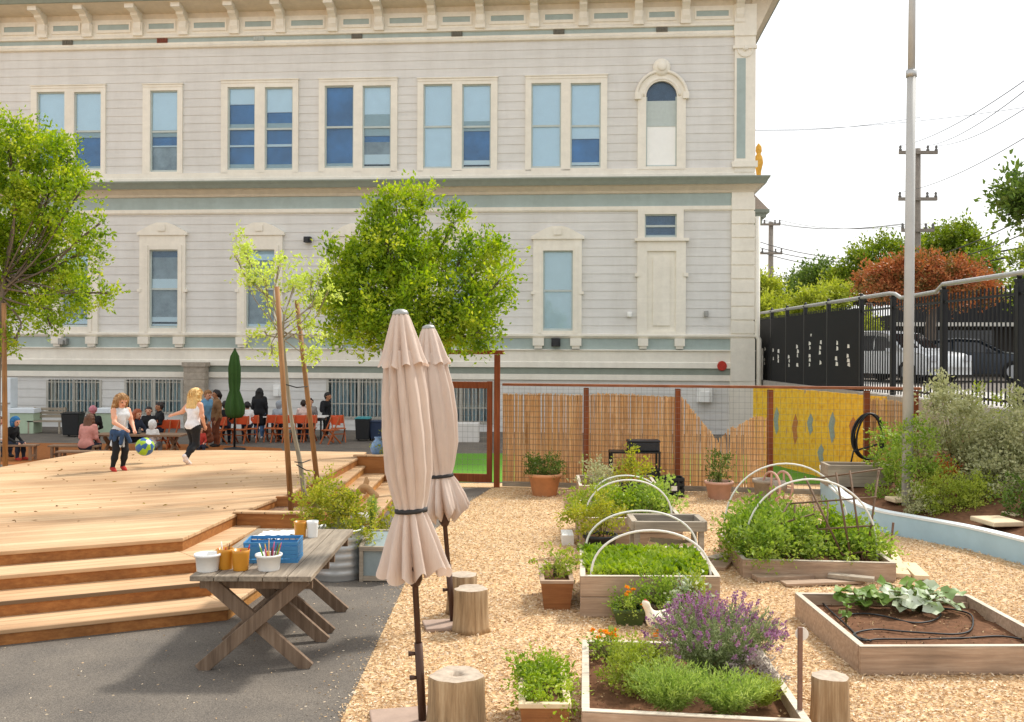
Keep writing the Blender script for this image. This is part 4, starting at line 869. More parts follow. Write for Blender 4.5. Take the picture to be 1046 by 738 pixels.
# potting bench, crate, and things under it
pb=empty('potting_bench',(gx(648,17.0),16.95,0),0,'black metal potting bench standing before the reed fence','bench'); w=.43
mb=MB(); mb.box(-w,w,-.2,.2,.74,.77); mb.build('top',MATS['black_paint'],pb)
for x in (-w+.02,w-.02):
    for y in (-.18,.18): mb=MB(); mb.beam((x,y,0),(x,y,.74),.035,.035,(0,1,0)); mb.build('leg',MATS['black_paint'],pb)
mb=MB(); mb.box(-w+.02,w-.02,-.18,.18,.2,.22); mb.build('shelf',MATS['black_paint'],pb)
bx=gx(657,17.0); mb=MB(); mb.box(-.27,.27,-.14,.14,0,.15); mb.box(-.28,.28,-.15,.15,.15,.19); o=mb.build('storage_box',MATS['dark_plastic'],None,.015); o.location=(bx,16.95,.772); tag(o,'long dark lidded box lying on top of the black potting bench','box')
mb=MB(); mb.box(-.19,.19,-.14,.14,0,.22); mb.box(-.2,.2,-.15,.15,.22,.25); o=mb.build('storage_box',MATS['cedar'],None,.01); o.location=(gx(634,17),16.93,.225); tag(o,'rust brown wooden box on the lower shelf of the potting bench','box')
mb=MB(); mb.box(-.15,.15,-.13,.13,0,.2); mb.box(-.16,.16,-.14,.14,.2,.23); o=mb.build('storage_box',MATS['black_pot'],None,.01); o.location=(gx(664,17),16.93,.225); tag(o,'black box on the lower shelf of the potting bench','box')
cr=empty('milk_crate',(gx(687,16.9),16.85,0),0,'black plastic crate on the chips beside the potting bench','crate'); mb=MB()
for z in (.02,.12,.22,.31):
    for a,b in (((-.17,-.17),(.17,-.17)),((.17,-.17),(.17,.17)),((.17,.17),(-.17,.17)),((-.17,.17),(-.17,-.17))): mb.beam((*a,z),(*b,z),.02,.045)
for x in (-.16,-.08,0,.08,.16):
    for y in (-.165,.165): mb.box(x-.014,x+.014,y-.008,y+.008,.0,.33); mb.box(y-.008,y+.008,x-.014,x+.014,.0,.33)
mb.build('lattice',MATS['black_pot'],cr); mb=MB(); mb.box(-.16,.16,-.16,.16,.0,.015); mb.build('base',MATS['black_pot'],cr); mb=MB(); mb.box(-.05,.05,-.182,-.178,.12,.2); mb.build('paper_label',MATS['paper_white'],cr)
# white block, boards on the ground, terraced stones
mb=MB(); mb.box(-.075,.075,-.2,.2,0,.13); 
for x in (-.04,0,.04): mb.box(x-.004,x+.004,-.19,.19,.13,.134)
o=mb.build('white_block',MATS['white_plastic'],None,.012); o.location=(gx(580.5,12.7),12.75,0); tag(o,'small white block lying alone on the wood chips','block')
def plank(a,b,w,t,label,mat='bed_wood',z=.0,g='loose boards around the bean bed'):
    mb=MB(); A,B=Vector(a),Vector(b); A.z=B.z=z+t/2+.012; mb.beam(A,B,w,t); tag(mb.build('loose_board',MATS[mat],None,.006),label,'board',g)
plank(G(771,594),G(828,592),.17,.05,'short weathered board lying in front of the bean bed')
plank(G(800,599),G(880,596),.16,.03,'long flat board lying under the short one before the bean bed'); plank(G(846,594),G(893,599),.12,.045,'grey board by the squash leaves before the bean bed','grey_wood',.035)
plank(G(906,566),G(921,592),.19,.05,'pale board standing out beside the right end of the bean bed','plank_pale'); plank(G(928,580),G(942,594),.16,.05,'short pale board between the bean bed and the hose bed','plank_pale')
plank(G(726,575),G(744,571),.16,.05,'grey split board left of the bean bed, nearer one','grey_wood'); plank(G(731,583),G(740,574),.22,.04,'flat stone coloured board against the corner of the salad bed','bed_wood',-.01)
# stumps
def stump(x,y,r,h,label,hollow=0):
    e=empty('log_stump',(x,y,0),random.random()*6,label,'stump','log stump seats'); ph=[random.random()*6 for _ in range(4)]
    wob=lambda a,i: 1+.05*math.sin(3*a+ph[0])+.035*math.sin(5*a+ph[1])+.025*math.sin(9*a+ph[2])-.10*max(0,math.cos(a-ph[3]))**14
    n=60; mb=MB(); mb.lathe([(r*1.12,0),(r*1.05,h*.12),(r*1.0,h*.4),(r*.97,h*.75),(r*.98,h*.95),(r*.95,h)],n=n,wob=wob); mb.build('bark',MATS['stump_side'],e)
    mb=MB(); mb.lathe([(r*.95,h),(r*.6,h+.004),(r*.3,h+.002 if not hollow else h),(.001,h-.0 if not hollow else h-.05)] if not hollow else [(r*.95,h),(r*.5,h+.004),(r*.27,h),(r*.2,h-.05),(.001,h-.07)],n=n,capb=False,wob=wob); mb.build('sawn_top',MATS['stump_end'],e); return e
stump(gx(482,8.72),8.72,.15,.38,'pale log stump standing in front of the far parasol pole'); stump(gx(474,9.25),9.3,.14,.37,'log stump mostly hidden behind another, by the far parasol pole')
stump(gx(468,6.47),6.45,.18,.365,'large log stump with a hollow in its top beside the near parasol',1); stump(gx(850.5,6.58),6.6,.125,.315,'narrow brown log stump standing between the front and hose beds')
# steel stake with a tag
st=empty('garden_stake',P(817,722,6.05),0,'thin rusty stake with a white tag standing at the front bed','stake'); b0=st.location.copy(); b0.z=0; st.location=b0; zt=P(817,641,6.05).z
basic('rusty_steel','#7d5f50',.7,.2,14,.2); mb=MB(); mb.beam((0,0,-.05),(0,0,zt),.026,.026,(0,1,0)); mb.build('rod',MATS['rusty_steel'],st); mb=MB(); mb.tube([(.02,.03,zt-.05),(.02,.035,zt-.05)],.042,14); mb.build('tag',MATS['paper_white'],st)
# drip hose in the bare bed
pts=[]
for (x,y) in [(834,610),(846,622),(857,632),(871,645),(880,654),(900,653),(940,653),(985,652),(1020,650),(1044,653)]: pts.append(G(x,y,.135))
def smooth(pts,n=8):
    out=[]; m=len(pts)
    for i in range(m-1):
        p0,p1,p2,p3=pts[max(i-1,0)],pts[i],pts[i+1],pts[min(i+2,m-1)]
        for k in range(n):
            t=k/n; out.append(.5*((2*p1)+(p2-p0)*t+(2*p0-5*p1+4*p2-p3)*t*t+(3*p1-p0-3*p2+p3)*t**3))
    return out+[pts[-1]]
mb=MB(); mb.tube(smooth(pts),.008,6)
mb.tube(smooth([G(x,y,.137) for x,y in [(858,632),(868,628),(885,627),(905,630),(930,636),(950,635),(961,629),(958,624),(968,622),(990,627),(994,636),(990,645),(975,648),(950,647),(920,645),(895,643),(876,646),(873,650),(890,655)]]),.008,6)
tag(mb.build('drip_hose',MATS['hose_black']),'thin black drip hose looping over the bare soil of the bed','hose')
# trellis of sticks
tr=empty('stick_trellis',(3.6,11.1,.2),0,'rickety trellis of dark bamboo sticks leaning in the bean bed','trellis'); tr0=Vector(tr.location)
basic('bamboo','#6d543e',.7,.25,14,.2)
for (x0,y0,x1,y1,Ya,Yb) in ((822,487,861,568,11.4,10.95),(854,483,869,570,11.2,10.9),(868,481,881,572,11.3,10.95),(898,478,885,572,11.4,11.0),(830,508,837,556,11.6,11.3),(846,512,843,570,11.5,11.2),(791,537,806,565,11.3,11.2),(812,516,810,553,11.5,11.4)):
    mb=MB(); mb.tube([P(x0,y0,Ya),P(x1,y1,Yb)],.012,6); o=mb.build('upright_stick',MATS['bamboo'],tr); o.matrix_parent_inverse=Matrix.Translation(-tr0)
for (x0,y0,x1,y1,Ya,Yb) in ((826,490,902,479,11.35,11.35),(803,515,896,508,11.45,11.2),(836,541,893,537,11.1,11.1),(791,537,832,525,11.2,11.2),(793,537,806,514,11.2,11.4),(860,567,888,563,10.95,10.95),(806,556,836,545,11.2,11.2)):
    mb=MB(); mb.tube([P(x0,y0,Ya),P(x1,y1,Yb)],.011,6); o=mb.build('cross_stick',MATS['bamboo'],tr); o.matrix_parent_inverse=Matrix.Translation(-tr0)
q=G(908,577,.02); mb=MB(); mb.beam(Vector((q.x,q.y,0)),P(912.5,534,q.y),.02,.02,(0,1,0)); tag(mb.build('garden_stake',MATS['rusty_steel']),'dark thin stake at the right end of the bean bed','stake')

# ================================================================ CURVED BLUE WALL AND PLANTED BANK
basic('blue_paint','#a9c6d3',.75,.07,3,.1); basic('white_cap','#dfe6e6',.7,.06,4,.1)
wl_=[(5.55,17.6),(5.15,16.2),(4.97,15.0),(4.98,14.2),(5.1,13.6),(5.4,13.05),(5.75,12.4),(6.02,11.5),(6.2,10.5),(6.35,9.0),(6.45,7.0),(6.5,5.0)]
cl=smooth([Vector((x,y,0)) for x,y in wl_],5); hw=lambda y: .27+.16*max(0,min(1,(y-14)/2.5))
bw=empty('curved_garden_wall',(5.1,13.6,0),0,'low curved pale blue garden wall with a white top','wall')
def strip(t0,t1,zf0,zf1,nm,mt):
    mb=MB(); k=0
    for i,p in enumerate(cl):
        d=(cl[min(i+1,len(cl)-1)]-cl[max(i-1,0)]).normalized(); s=Vector((-d.y,d.x,0)); 
        for off,z in ((t0,zf0(p.y)),(t1,zf0(p.y)),(t1,zf1(p.y)),(t0,zf1(p.y))): q=p+s*off; mb.v.append((q.x,q.y,z))
    for i in range(len(cl)-1):
        for j in range(4): mb.face((4*i+j,4*i+(j+1)%4,4*i+4+(j+1)%4,4*i+4+j))
    mb.face((0,1,2,3)); k=4*len(cl)-4; mb.face((k,k+1,k+2,k+3)); mb.smooth=False
    o=mb.build(nm,MATS[mt],bw); o.matrix_parent_inverse=Matrix.Translation(-Vector(bw.location))
strip(-.0,.13,lambda y:-.1,lambda y:hw(y),'wall','blue_paint'); strip(-.01,.14,lambda y:hw(y)+.002,lambda y:hw(y)+.03,'coping','white_cap')
# soil bank rising to the retaining wall
V=[];Fc=[]; M_=8
for i,p in enumerate(cl):
    d=(cl[min(i+1,len(cl)-1)]-cl[max(i-1,0)]).normalized(); q0=p+Vector((-d.y,d.x,0))*.12
    for j in range(M_+1):
        u=j/M_; q=q0.lerp(Vector((8.4,q0.y,0)),u); V.append((q.x,q.y,hw(p.y)-.06+.75*u**1.5+(random.gauss(0,.015) if 0<j<M_ else 0)))
for i in range(len(cl)-1):
    for j in range(M_): k=i*(M_+1)+j; Fc.append((k,k+1,k+M_+2,k+M_+1))
tag(npmesh('planting_soil',V,Fc,MATS['soil'],None,True),kind='structure')
def slab(px,py,w,d,label):
    p=G(px,py,.36); mb=MB(); mb.box(-w/2,w/2,-d/2,d/2,-.05,.012); o=mb.build('stone_slab',MATS['plank_pale'],None,.015); o.location=p; o.rotation_euler=(0,0,R(8)); tag(o,label,'stone','stone slabs in the planted bank')
slab(1018,531,.42,.5,'pale flat stone slab nearest the blue wall at the right'); slab(925,509,.5,.3,'pale flat stone slab behind the low green plants'); slab(1040,525,.3,.3,'pale stone slab at the right edge of the bank')
gb=empty('grey_planter',(gx(877,15.6),15.7,0),R(-4),'weathered grey plank planter box behind the blue wall','planter'); mb=MB()
for z in (.45,.62): mb.box(-.5,.5,-.25,-.2,z-.083,z+.083); mb.box(-.5,.5,.2,.25,z-.083,z+.083); mb.box(-.5,-.45,-.199,.199,z-.083,z+.083); mb.box(.45,.5,-.199,.199,z-.083,z+.083)
mb.build('boards',MATS['grey_wood'],gb); mb=MB(); mb.box(-.44,.44,-.19,.19,0,.62); mb.build('soil',MATS['soil'],gb)
hr=empty('hose_reel',(gx(795,16.2),16.2,0),R(20),'small round wheel of a hose reel behind the white hoops','hose reel')
for x in (-.12,.12):
    mb=MB(); mb.tube([(x+.0*t,.24*math.cos(2*math.pi*t/20),.27+.24*math.sin(2*math.pi*t/20)) for t in range(21)],.02,6); mb.beam((x,0,.03),(x,0,.5),.02,.03,(0,1,0)); mb.beam((x,-.23,.27),(x,.23,.27),.02,.03); mb.build('wheel',MATS['pale_terracotta'],hr)
mb=MB(); mb.tube([(-.12,0,.27),(.12,0,.27)],.1,14); mb.build('drum',MATS['stone_pier'],hr)

# ================================================================ PARASOLS
basic('canvas','#dccbbd',.85,.06,4,.06); basic('bronze','#4d3529',.45,.12,9,.05,metal=.3); basic('strap','#2c2a2a',.7,.1,9,0); basic('paver','#a48d7d',.85,.14,7,.2)
m_,n_,b_=MATS['canvas'],MATS['canvas'].node_tree,MATS['canvas'].node_tree.nodes['Principled BSDF']
tw_=nd(n_,'ShaderNodeTexNoise'); tw_.inputs['Scale'].default_value=5; tw_.inputs['Detail'].default_value=8; tw_.inputs['Roughness'].default_value=.6; tw_.inputs['Distortion'].default_value=.6; n_.links.new(coords(n_,'Object',(5,5,.9)),tw_.inputs[0]); bump(n_,b_,tw_.outputs[0],.55,.02)
tr_=nd(n_,'ShaderNodeBsdfTranslucent'); tr_.inputs[0].default_value=(*lin('#e6cbb9'),1); ms_=nd(n_,'ShaderNodeMixShader'); ms_.inputs[0].default_value=.25
n_.links.new(b_.outputs[0],ms_.inputs[1]); n_.links.new(tr_.outputs[0],ms_.inputs[2]); n_.links.new(ms_.outputs[0],n_.nodes['Material Output'].inputs[0])
def parasol(base,topp,prof_v,prof_c,strap_z,label,seed,hub):
    """closed parasol: leaning pole, pleated canvas gathered by a strap, flared hem, vent cap"""
    base=Vector(base); ax=(Vector(topp)-base); H=ax.length; q=Vector((0,0,1)).rotation_difference(ax.normalized())
    e=empty('parasol',base,0,label,'parasol','closed parasols'); e.rotation_mode='QUATERNION'; e.rotation_quaternion=q
    rg=random.Random(seed); ph=[rg.random()*6.28 for _ in range(12)]
    mb=MB(); mb.tube([(0,0,.0),(0,0,H-.03)],.021,12); mb.build('pole',MATS['bronze'],e)
    mb=MB(); mb.tube([(0,0,0),(0,0,.55)],.028,12); mb.tube([(-.02,0,.32),(-.07,0,.32)],[.012,.018],8); mb.tube([(-.02,0,.48),(-.07,0,.48)],[.012,.018],8); mb.build('base_sleeve',MATS['bronze'],e)
    def pleat(prof,name,nf,depth,hem=0,n=160,swirl=.0):
        mb=MB(); m=len(prof); mb.smooth=True
        for i,(r,z,dp) in enumerate(prof):
            for j in range(n):
                a=2*math.pi*j/n; t=z/H; s=a+swirl*(z-prof[0][1])
                w=math.sin(nf*s+ph[0])+.55*math.sin((nf*1.0+3)*s+ph[1]+.8*z)+.35*math.sin((2*nf+1)*s+ph[2]-.6*z)
                w=w/1.6; w=(1-abs(math.sin(.5*nf*s+ph[0]+.7*math.sin(2*s+ph[4])+.3*math.sin(2.2*z+ph[5]))))*(-1.7-.6*math.sin(3*s+ph[6]))+.7+.4*w; rr=r*(1+dp*depth*w); zz=z+hem*(1-i/(m-1))**3*math.sin(nf*s+ph[0]+1.2)+hem*.6*(1-i/(m-1))**3*math.sin(3*s+ph[3]) if hem else z
                mb.v.append((rr*math.cos(a),rr*math.sin(a),zz))
        for i in range(m-1):
            for j in range(n): j2=(j+1)%n; mb.face((i*n+j,i*n+j2,(i+1)*n+j2,(i+1)*n+j))
        return mb.build(name,MATS['canvas'],e)
    pleat(prof_c,'canopy',11,1.2,.035,swirl=.35); pleat(prof_v,'vent',10,.9,.012)
    rs=[p[0] for p in prof_c if abs(p[1]-strap_z)<.03][0]; mb=MB(); mb.lathe([(rs*1.02,strap_z-.015),(rs*1.17,strap_z-.012),(rs*1.17,strap_z+.014),(rs*1.02,strap_z+.018)],n=28,capb=False); mb.build('strap',MATS['strap'],e)
    zt=prof_v[-1][1]; mb=MB(); mb.lathe([(prof_v[-1][0]*1.05,zt-.015),(prof_v[-1][0]*1.1,zt),(prof_v[-1][0]*.95,zt+.018),(.02,zt+.03)],n=20); mb.build('top_cap',MATS['grey_metal'],e)
    mb=MB(); mb.lathe([(.03,hub-.1),(.05,hub-.06),(.05,hub),(.03,hub+.06)],n=12); 
    for k in range(8):
        a=2*math.pi*k/8; mb.beam((.04*math.cos(a),.04*math.sin(a),hub-.02),(prof_c[0][0]*.6*math.cos(a),prof_c[0][0]*.6*math.sin(a),prof_c[0][1]+.05),.016,.02)
    mb.build('runner',MATS['bronze'],e); return e
b1=G(432,741); t1=P(409,322,b1.y); u=b1.y/1000
pc=[(.196,1.02,.30),(.180,1.10,.26),(.155,1.22,.22),(.118,1.36,.16),(.094,1.435,.05),(.113,1.52,.10),(.145,1.70,.13),(.150,1.95,.15),(.140,2.2,.15),(.118,2.42,.15),(.10,2.5,.12)]
pv=[(.150,2.40,.20),(.128,2.46,.18),(.098,2.58,.14),(.066,2.70,.08),(.05,2.745,.03)]
parasol(b1,t1,pv,pc,1.435,'near closed beige parasol with its tied canopy and brown pole',3,1.03)
b2=G(463,638); t2=P(437.5,334,b2.y)
pc2=[(.10,.98,.35),(.19,1.05,.32),(.165,1.16,.28),(.13,1.28,.2),(.10,1.36,.05),(.122,1.44,.1),(.165,1.65,.14),(.175,1.9,.16),(.165,2.15,.16),(.13,2.4,.14),(.11,2.48,.12)]
pv2=[(.165,2.38,.20),(.14,2.44,.18),(.105,2.57,.14),(.07,2.68,.08),(.055,2.71,.03)]
parasol(b2,t2,pv2,pc2,1.36,'far closed beige parasol standing behind the log stumps',5,1.0)
for (p,w,lab) in ((Vector((-.72,6.55,0)),.42,'flat pinkish paver under the near parasol pole'),(G(450,641),.30,'flat pinkish paver under the far parasol pole')):
    mb=MB(); mb.box(-w/2,w/2,-w/2,w/2,0,.035); o=mb.build('paving_stone',MATS['paver'],None,.01); o.location=p; o.rotation_euler=(0,0,R(12)); tag(o,lab,'paver')

# ================================================================ TABLE AND WHAT STANDS ON IT
tb=empty('picnic_table',(-2.0,8.5,0),0,'long weathered grey plank table on crossed legs on the asphalt','table'); tb0=Vector(tb.location)
TX0,TX1,TY0,TY1,TZ=-2.47,-1.53,7.5,9.52,.757
for k in range(5):
    x0=TX0+(TX1-TX0)*k/5+.003; x1=TX0+(TX1-TX0)*(k+1)/5-.003; mb=MB(); mb.box(x0-tb0.x,x1-tb0.x,TY0-tb0.y+random.uniform(0,.015),TY1-tb0.y-random.uniform(0,.02),TZ-.042,TZ); mb.build('top_plank',MATS['old_table'],tb,.006)
for y in (7.62,8.32,8.58,9.28):
    for s,dy in ((1,0),(-1,.05)):
        mb=MB(); mb.beam((-.42*s,y+dy-tb0.y,-.02+.02),(.40*s,y+dy-tb0.y,TZ-.045),.045,.105,(1,0,0)); mb.build('leg',MATS['table_leg'],tb,.005)
    mb=MB(); mb.beam((-.44,y+.025+.05-tb0.y,TZ-.09),(.44,y+.075-tb0.y,TZ-.09),.04,.09); mb.build('cleat',MATS['table_leg'],tb)
mb=MB(); mb.beam((0,-.85,.37),(0,.78,.37),.09,.04); mb.build('stretcher',MATS['table_leg'],tb)
basic('bucket_white','#e8e8e4',.4,.04,8,0); basic('cup_amber','#c98a2b',.35,.08,8,0); basic('basket_blue','#3f7fae',.5,.08,8,0); basic('paper','#eceae6',.8,.03,6,.1)
for nm,c in (('p_red','#b8322c'),('p_green','#6aa33a'),('p_white','#ecebe6'),('p_tan','#cda06d'),('p_pink','#c2577f'),('p_yellow','#d9b53a'),('p_blue','#3e62a8'),('p_brown','#6b4630')): basic(nm,c,.5,.05,9,0)
PEN=['p_red','p_green','p_white','p_tan','p_pink','p_yellow','p_brown']
def tub(px,py,r,h,mat,label,name='bucket',pens=0,pl=.12,cat='bucket',lip=True):
    p=G(px,py,TZ); p.y+=r; p.x=gx(px,p.y); e=empty(name,p,0,label,cat); mb=MB(); mb.lathe([(r*.82,0),(r*.84,.005),(r*.96,h*.86)]+([(r*1.06,h*.87),(r*1.07,h)] if lip else [(r,h)])+[(r*.93,h),(r*.78,.02)],n=24); mb.build('body',MATS[mat],e)
    for i in range(pens):
        a=random.random()*6.28; q=r*.55*random.random()**.5; l=pl*(.75+.5*random.random()); b=Vector((q*math.cos(a),q*math.sin(a),h*.35)); d=Vector((math.cos(a)*.28,math.sin(a)*.28,1)).normalized(); mt=random.choice(PEN); mb=MB(); mb.tube([b,b+d*(l*.85),b+d*l],[.006,.006,.002],6)
        o=mb.build('paintbrush' if mat=='cup_amber' else 'marker_pen',MATS[mt],None); o.location=p; tag(o,{'bucket_white':'marker pen standing in the white tub before the blue basket','cup_amber':'thin paintbrush or pencil standing in the amber cups'}[mat] ,'pen' if mat=='bucket_white' else 'brush','pens in the white tub' if mat=='bucket_white' else 'brushes in the amber cups')
    return e
tub(213,586,.098,.135,'bucket_white','white plastic tub at the left corner of the grey table'); tub(231,583,.067,.16,'cup_amber','left amber cup of brushes between the white tubs','cup',6,.13,'cup',False); tub(247,584.5,.07,.16,'cup_amber','middle amber cup of brushes in front of the blue basket','cup',5,.12,'cup',False)
tub(275.5,585,.1,.125,'bucket_white','white plastic tub packed with marker pens before the blue basket','bucket',16,.15); tub(307.5,550,.06,.145,'cup_amber','amber cup standing alone far down the table','cup',0,.1,'cup',False); tub(320,550,.055,.15,'bucket_white','white cup beside the far amber cup','cup',0,.1,'cup',False)
bk_=empty('plastic_basket',(gx(280,8.1),8.12,TZ),R(4),'blue plastic basket with slotted sides on the grey table','basket'); w,d,h=.22,.15,.17; mb=MB()
for z0,z1 in ((0,.03),(.145,.17)):
    for q in ((-w,w,-d,-d+.012),(-w,w,d-.012,d),(-w,-w+.012,-d+.012,d-.012),(w-.012,w,-d+.012,d-.012)): mb.box(*q,z0,z1)
for z0 in (.055,.09,.122):
    for q in ((-w+.002,w-.002,-d+.002,-d+.01),(-w+.002,w-.002,d-.01,d-.002),(-w+.002,-w+.01,-d+.012,d-.012),(w-.01,w-.002,-d+.012,d-.012)): mb.box(*q,z0-.018,z0+.012)
for k in range(9):
    x=-w+.004+k*(2*w-.016)/8; mb.box(x,x+.008,-d+.0005,-d+.011,.03,.145); mb.box(x,x+.008,d-.011,d-.0005,.03,.145)
mb.build('basket_body',MATS['basket_blue'],bk_); mb=MB(); mb.box(-w+.012,w-.012,-d+.012,d-.012,.004,.012); mb.build('base',MATS['basket_blue'],bk_)
for (px,py,rz,lab) in ((285,546,12,'upper loose white sheet of paper behind the blue basket'),(276,549,-20,'lower loose white sheet of paper behind the blue basket')):
    p=G(px,py,TZ); mb=MB(); n=8; V=[(-.15+.3*i/n,-.11+.22*j/n,.004+.012*math.sin(i*1.1+j*.7)**2+(.004 if rz>0 else 0)) for i in range(n+1) for j in range(n+1)]; Fc=[(i*(n+1)+j,(i+1)*(n+1)+j,(i+1)*(n+1)+j+1,i*(n+1)+j+1) for i in range(n) for j in range(n)]
    o=npmesh('paper_sheet',V,Fc,MATS['paper'],None,True); o.location=p; o.rotation_euler=(0,0,R(rz)); tag(o,lab,'paper')
# steel tub, glazed frame, steps clutter
tb_=empty('stock_tank',(gx(346,10.75),10.75,0),0,'ribbed galvanised steel tub behind the far end of the table','tub'); mb=MB(); pr=[(.27,0),(.275,.02)]
for k in range(5): z=.06+k*.09; pr+= [(.272,z),(.286,z+.022),(.272,z+.045)]
pr+=[(.275,.52),(.29,.53),(.29,.545),(.262,.545),(.26,.45)]; mb.lathe(pr,n=40); mb.build('body',MATS['galv'],tb_); mb=MB(); mb.lathe([(.263,.48),(.001,.5)],n=24,capb=False); mb.build('soil',MATS['soil'],tb_)
basic('frosted','#8f9b9c',.3,.1,6,0)
gf=empty('glazed_frame',(gx(390,10.75),10.75,0),R(-3),'small grey wooden glazed box beside the near parasol canopy','cold frame'); mb=MB(); w,d=.17,.22
for x in (-w,w):
    for y,hh in ((-d,.36),(d,.46)): mb.beam((x,y,0),(x,y,hh),.04,.04,(0,1,0))
for y,hh in ((-d,.36),(d,.46)): mb.beam((-w-.02,y,hh),(w+.02,y,hh),.05,.045); mb.beam((-w,y,.04),(w,y,.04),.03,.05)
for x in (-w,w): mb.beam((x,-d-.02,.365),(x,d+.02,.465),.05,.04); mb.beam((x,-d,.04),(x,d,.04),.03,.05)
mb.build('frame',MATS['grey_wood'],gf); mb=MB(); mb.box(-w+.01,w-.01,-d+.01,-d+.016,.06,.34); mb.box(-w+.01,-w+.016,-d+.02,d-.02,.06,.35); mb.box(w-.016,w-.01,-d+.02,d-.02,.06,.35); mb.add([(-w,-d,.375),(w,-d,.375),(w,d,.475),(-w,d,.475)],[(0,1,2,3)]); mb.build('glazing',MATS['frosted'],gf)
pot(gx(372,11.6),11.6,.14,.3,'terracotta','terracotta pot half hidden behind the glazed box and shrub'); e=pot(gx(381,13.0),13.0,.09,.16,'dark_trough','small dark pot of an upright shrub at the foot of the steps'); 
basic('driftwood','#b58d62',.8,.2,10,.3); basic('pale_stone','#cfc9bf',.85,.12,9,.3); basic('bag_blue','#7d9cc4',.5,.3,18,.1)
mb=MB(); mb.tube(smooth([Vector(v) for v in ((-.2,0,.03),(-.08,.03,.12),(.02,-.02,.22),(.1,.02,.16),(.22,0,.05))],6),[.05]*24+[.03],8); mb.tube([(0,0,.12),(.06,.02,.3),(.05,.0,.36)],[.045,.04,.02],8); o=mb.build('driftwood',MATS['driftwood'],None); o.location=(gx(371,14.3),14.3,.28); tag(o,'knotty piece of driftwood lying on the garden side steps','driftwood')
mb=MB(); mb.smooth=True; mb.ball((0,0,.08),.13,14,10,(1.1,.8,.65)); mb.ball((.1,.03,.06),.08,12,8,(1,.9,.7)); o=mb.build('pale_rock',MATS['pale_stone'],None); o.location=(gx(372,13.55),13.3,.14); tag(o,'rounded pale rock on the lowest garden side step','rock')
mb=MB(); mb.lathe([(.09,0),(.14,.06),(.15,.16),(.1,.25),(.05,.3),(.07,.34)],n=18,wob=lambda a,i:1+.07*math.sin(3*a+i)); o=mb.build('cloth_bag',MATS['bag_blue'],None); o.location=(gx(385,18.3)+.05,18.15,DZ-.02); tag(o,'small blue and white bag left on the planter at the deck corner','bag')
# tree stakes at the deck well
def stake(px0,py0,px1,py1,Ya,Yb,r,mat,label,g):
    mb=MB(); mb.tube([P(px0,py0,Ya),P(px1,py1,Yb)],[r,r*.85],10); return tag(mb.build('tree_stake',MATS[mat]),label,'stake',g)
stake(297.5,524,283,293,12.3,12.3,.035,'stake_wood','tall tan stake left of the staked sapling','tree stakes beside the sapling'); stake(324,492,303,307,13.4,13.4,.035,'stake_wood','tall tan stake right of the staked sapling','tree stakes beside the sapling')
stake(5.5,482,4,310,20.0,20.0,.055,'stake_wood','tan stake in front of the left tree trunk','tree stakes at the left tree')
# ================================================================ TREES AND PLANTS
wood('sapling_bark',['#7d7462','#978d78','#aca28c'],2,.85)
leafmat('leaf_tree',['#4f6c14','#6e8c1c','#8ca428','#a8b838','#c6ca50'],.42); leafmat('leaf_sapling',['#9aac40','#b4c458','#cad678','#84983a'],.45); leafmat('leaf_dark',['#3e5220','#526a2a','#687e36','#808f42'],.3)
leafmat('leaf_hill',['#52681f','#6c8226','#889832','#a4aa42'],.3); leafmat('leaf_bright',['#83922a','#a0ac3c','#bbc050','#6e8022'],.3); leafmat('leaf_red',['#8a5030','#b06a42','#c07e50','#6f5f30','#958046'],.2)
leafmat('leaf_salad',['#5c7a1c','#7b9628','#98ad38','#b2bd50'],.3); leafmat('leaf_bean',['#62802c','#809a38','#9cb04c','#b4c064'],.35); leafmat('leaf_squash',['#5a7a2c','#7a9642','#98ac62'],.25); leafmat('leaf_squash_pale',['#a9b88f','#d2d8c4','#8aa068','#7a9450'],.2)
leafmat('leaf_silver',['#8e9262','#a8aa7c','#bcbc92','#767a4a'],.3); leafmat('leaf_rosemary',['#6c8836','#8aa24a','#a6b860','#b8c676'],.35); leafmat('leaf_lime',['#849430','#9daa42','#b2ba58'],.3); leafmat('leaf_yellow',['#7f8f2a','#9ba236','#b5b044','#6f8426','#bcae42'],.35)
leafmat('lavender_leaf',['#7f8c5e','#97a274','#687845','#a9b088'],.25); leafmat('lavender_bloom',['#84567c','#a06c98','#b184aa','#905878','#c6a2c2','#96666a'],.25); leafmat('thyme',['#9a8f8a','#b0a49d','#8a8574'],.25); leafmat('marigold',['#e08a1c','#eda531','#d9701a'],.3); leafmat('leaf_orange',['#b0602c','#c9773a','#8e5a2a'],.25)
wood('stem','#5d5a34 #70703f #858250'.split(),2,.8)
def leafcloud(name,blobs,n,ls,mat,par,up=.3,shell=.45,jit=1.0,origin=Vector()):
    """small separate leaves through a set of (centre, radius xyz) clumps, thicker towards each clump's skin, grouped in sprays"""
    vol=np.array([b[1][0]*b[1][1]*b[1][2] for b in blobs])**.66; vol/=vol.sum(); C=[];D=[]
    for b,w in zip(blobs,vol):
        k=max(8,int(n*w)); ns=max(3,k//30); s=inball(ns,shell)*np.array(b[1])*(.85+.3*rng.random((ns,1))); idx=rng.integers(0,ns,k)
        sd_=unit(s+rng.normal(size=s.shape)*.3*np.array(b[1])); along=rng.random((k,1))**1.6*ls*(2.2+3.6*rng.random((ns,1))[idx]); c=s[idx]+sd_[idx]*along+rng.normal(size=(k,3))*ls*.75*jit
        C.append(c+np.array(b[0])-np.array(origin)); D.append(sd_[idx]*.8+rng.normal(size=(k,3))*.75+np.array([0,0,up]))
    C=np.concatenate(C); D=np.concatenate(D); L=ls*(.6+.8*rng.random(len(C))); return leaves(name,C,D,L,L*.54,mat,par)
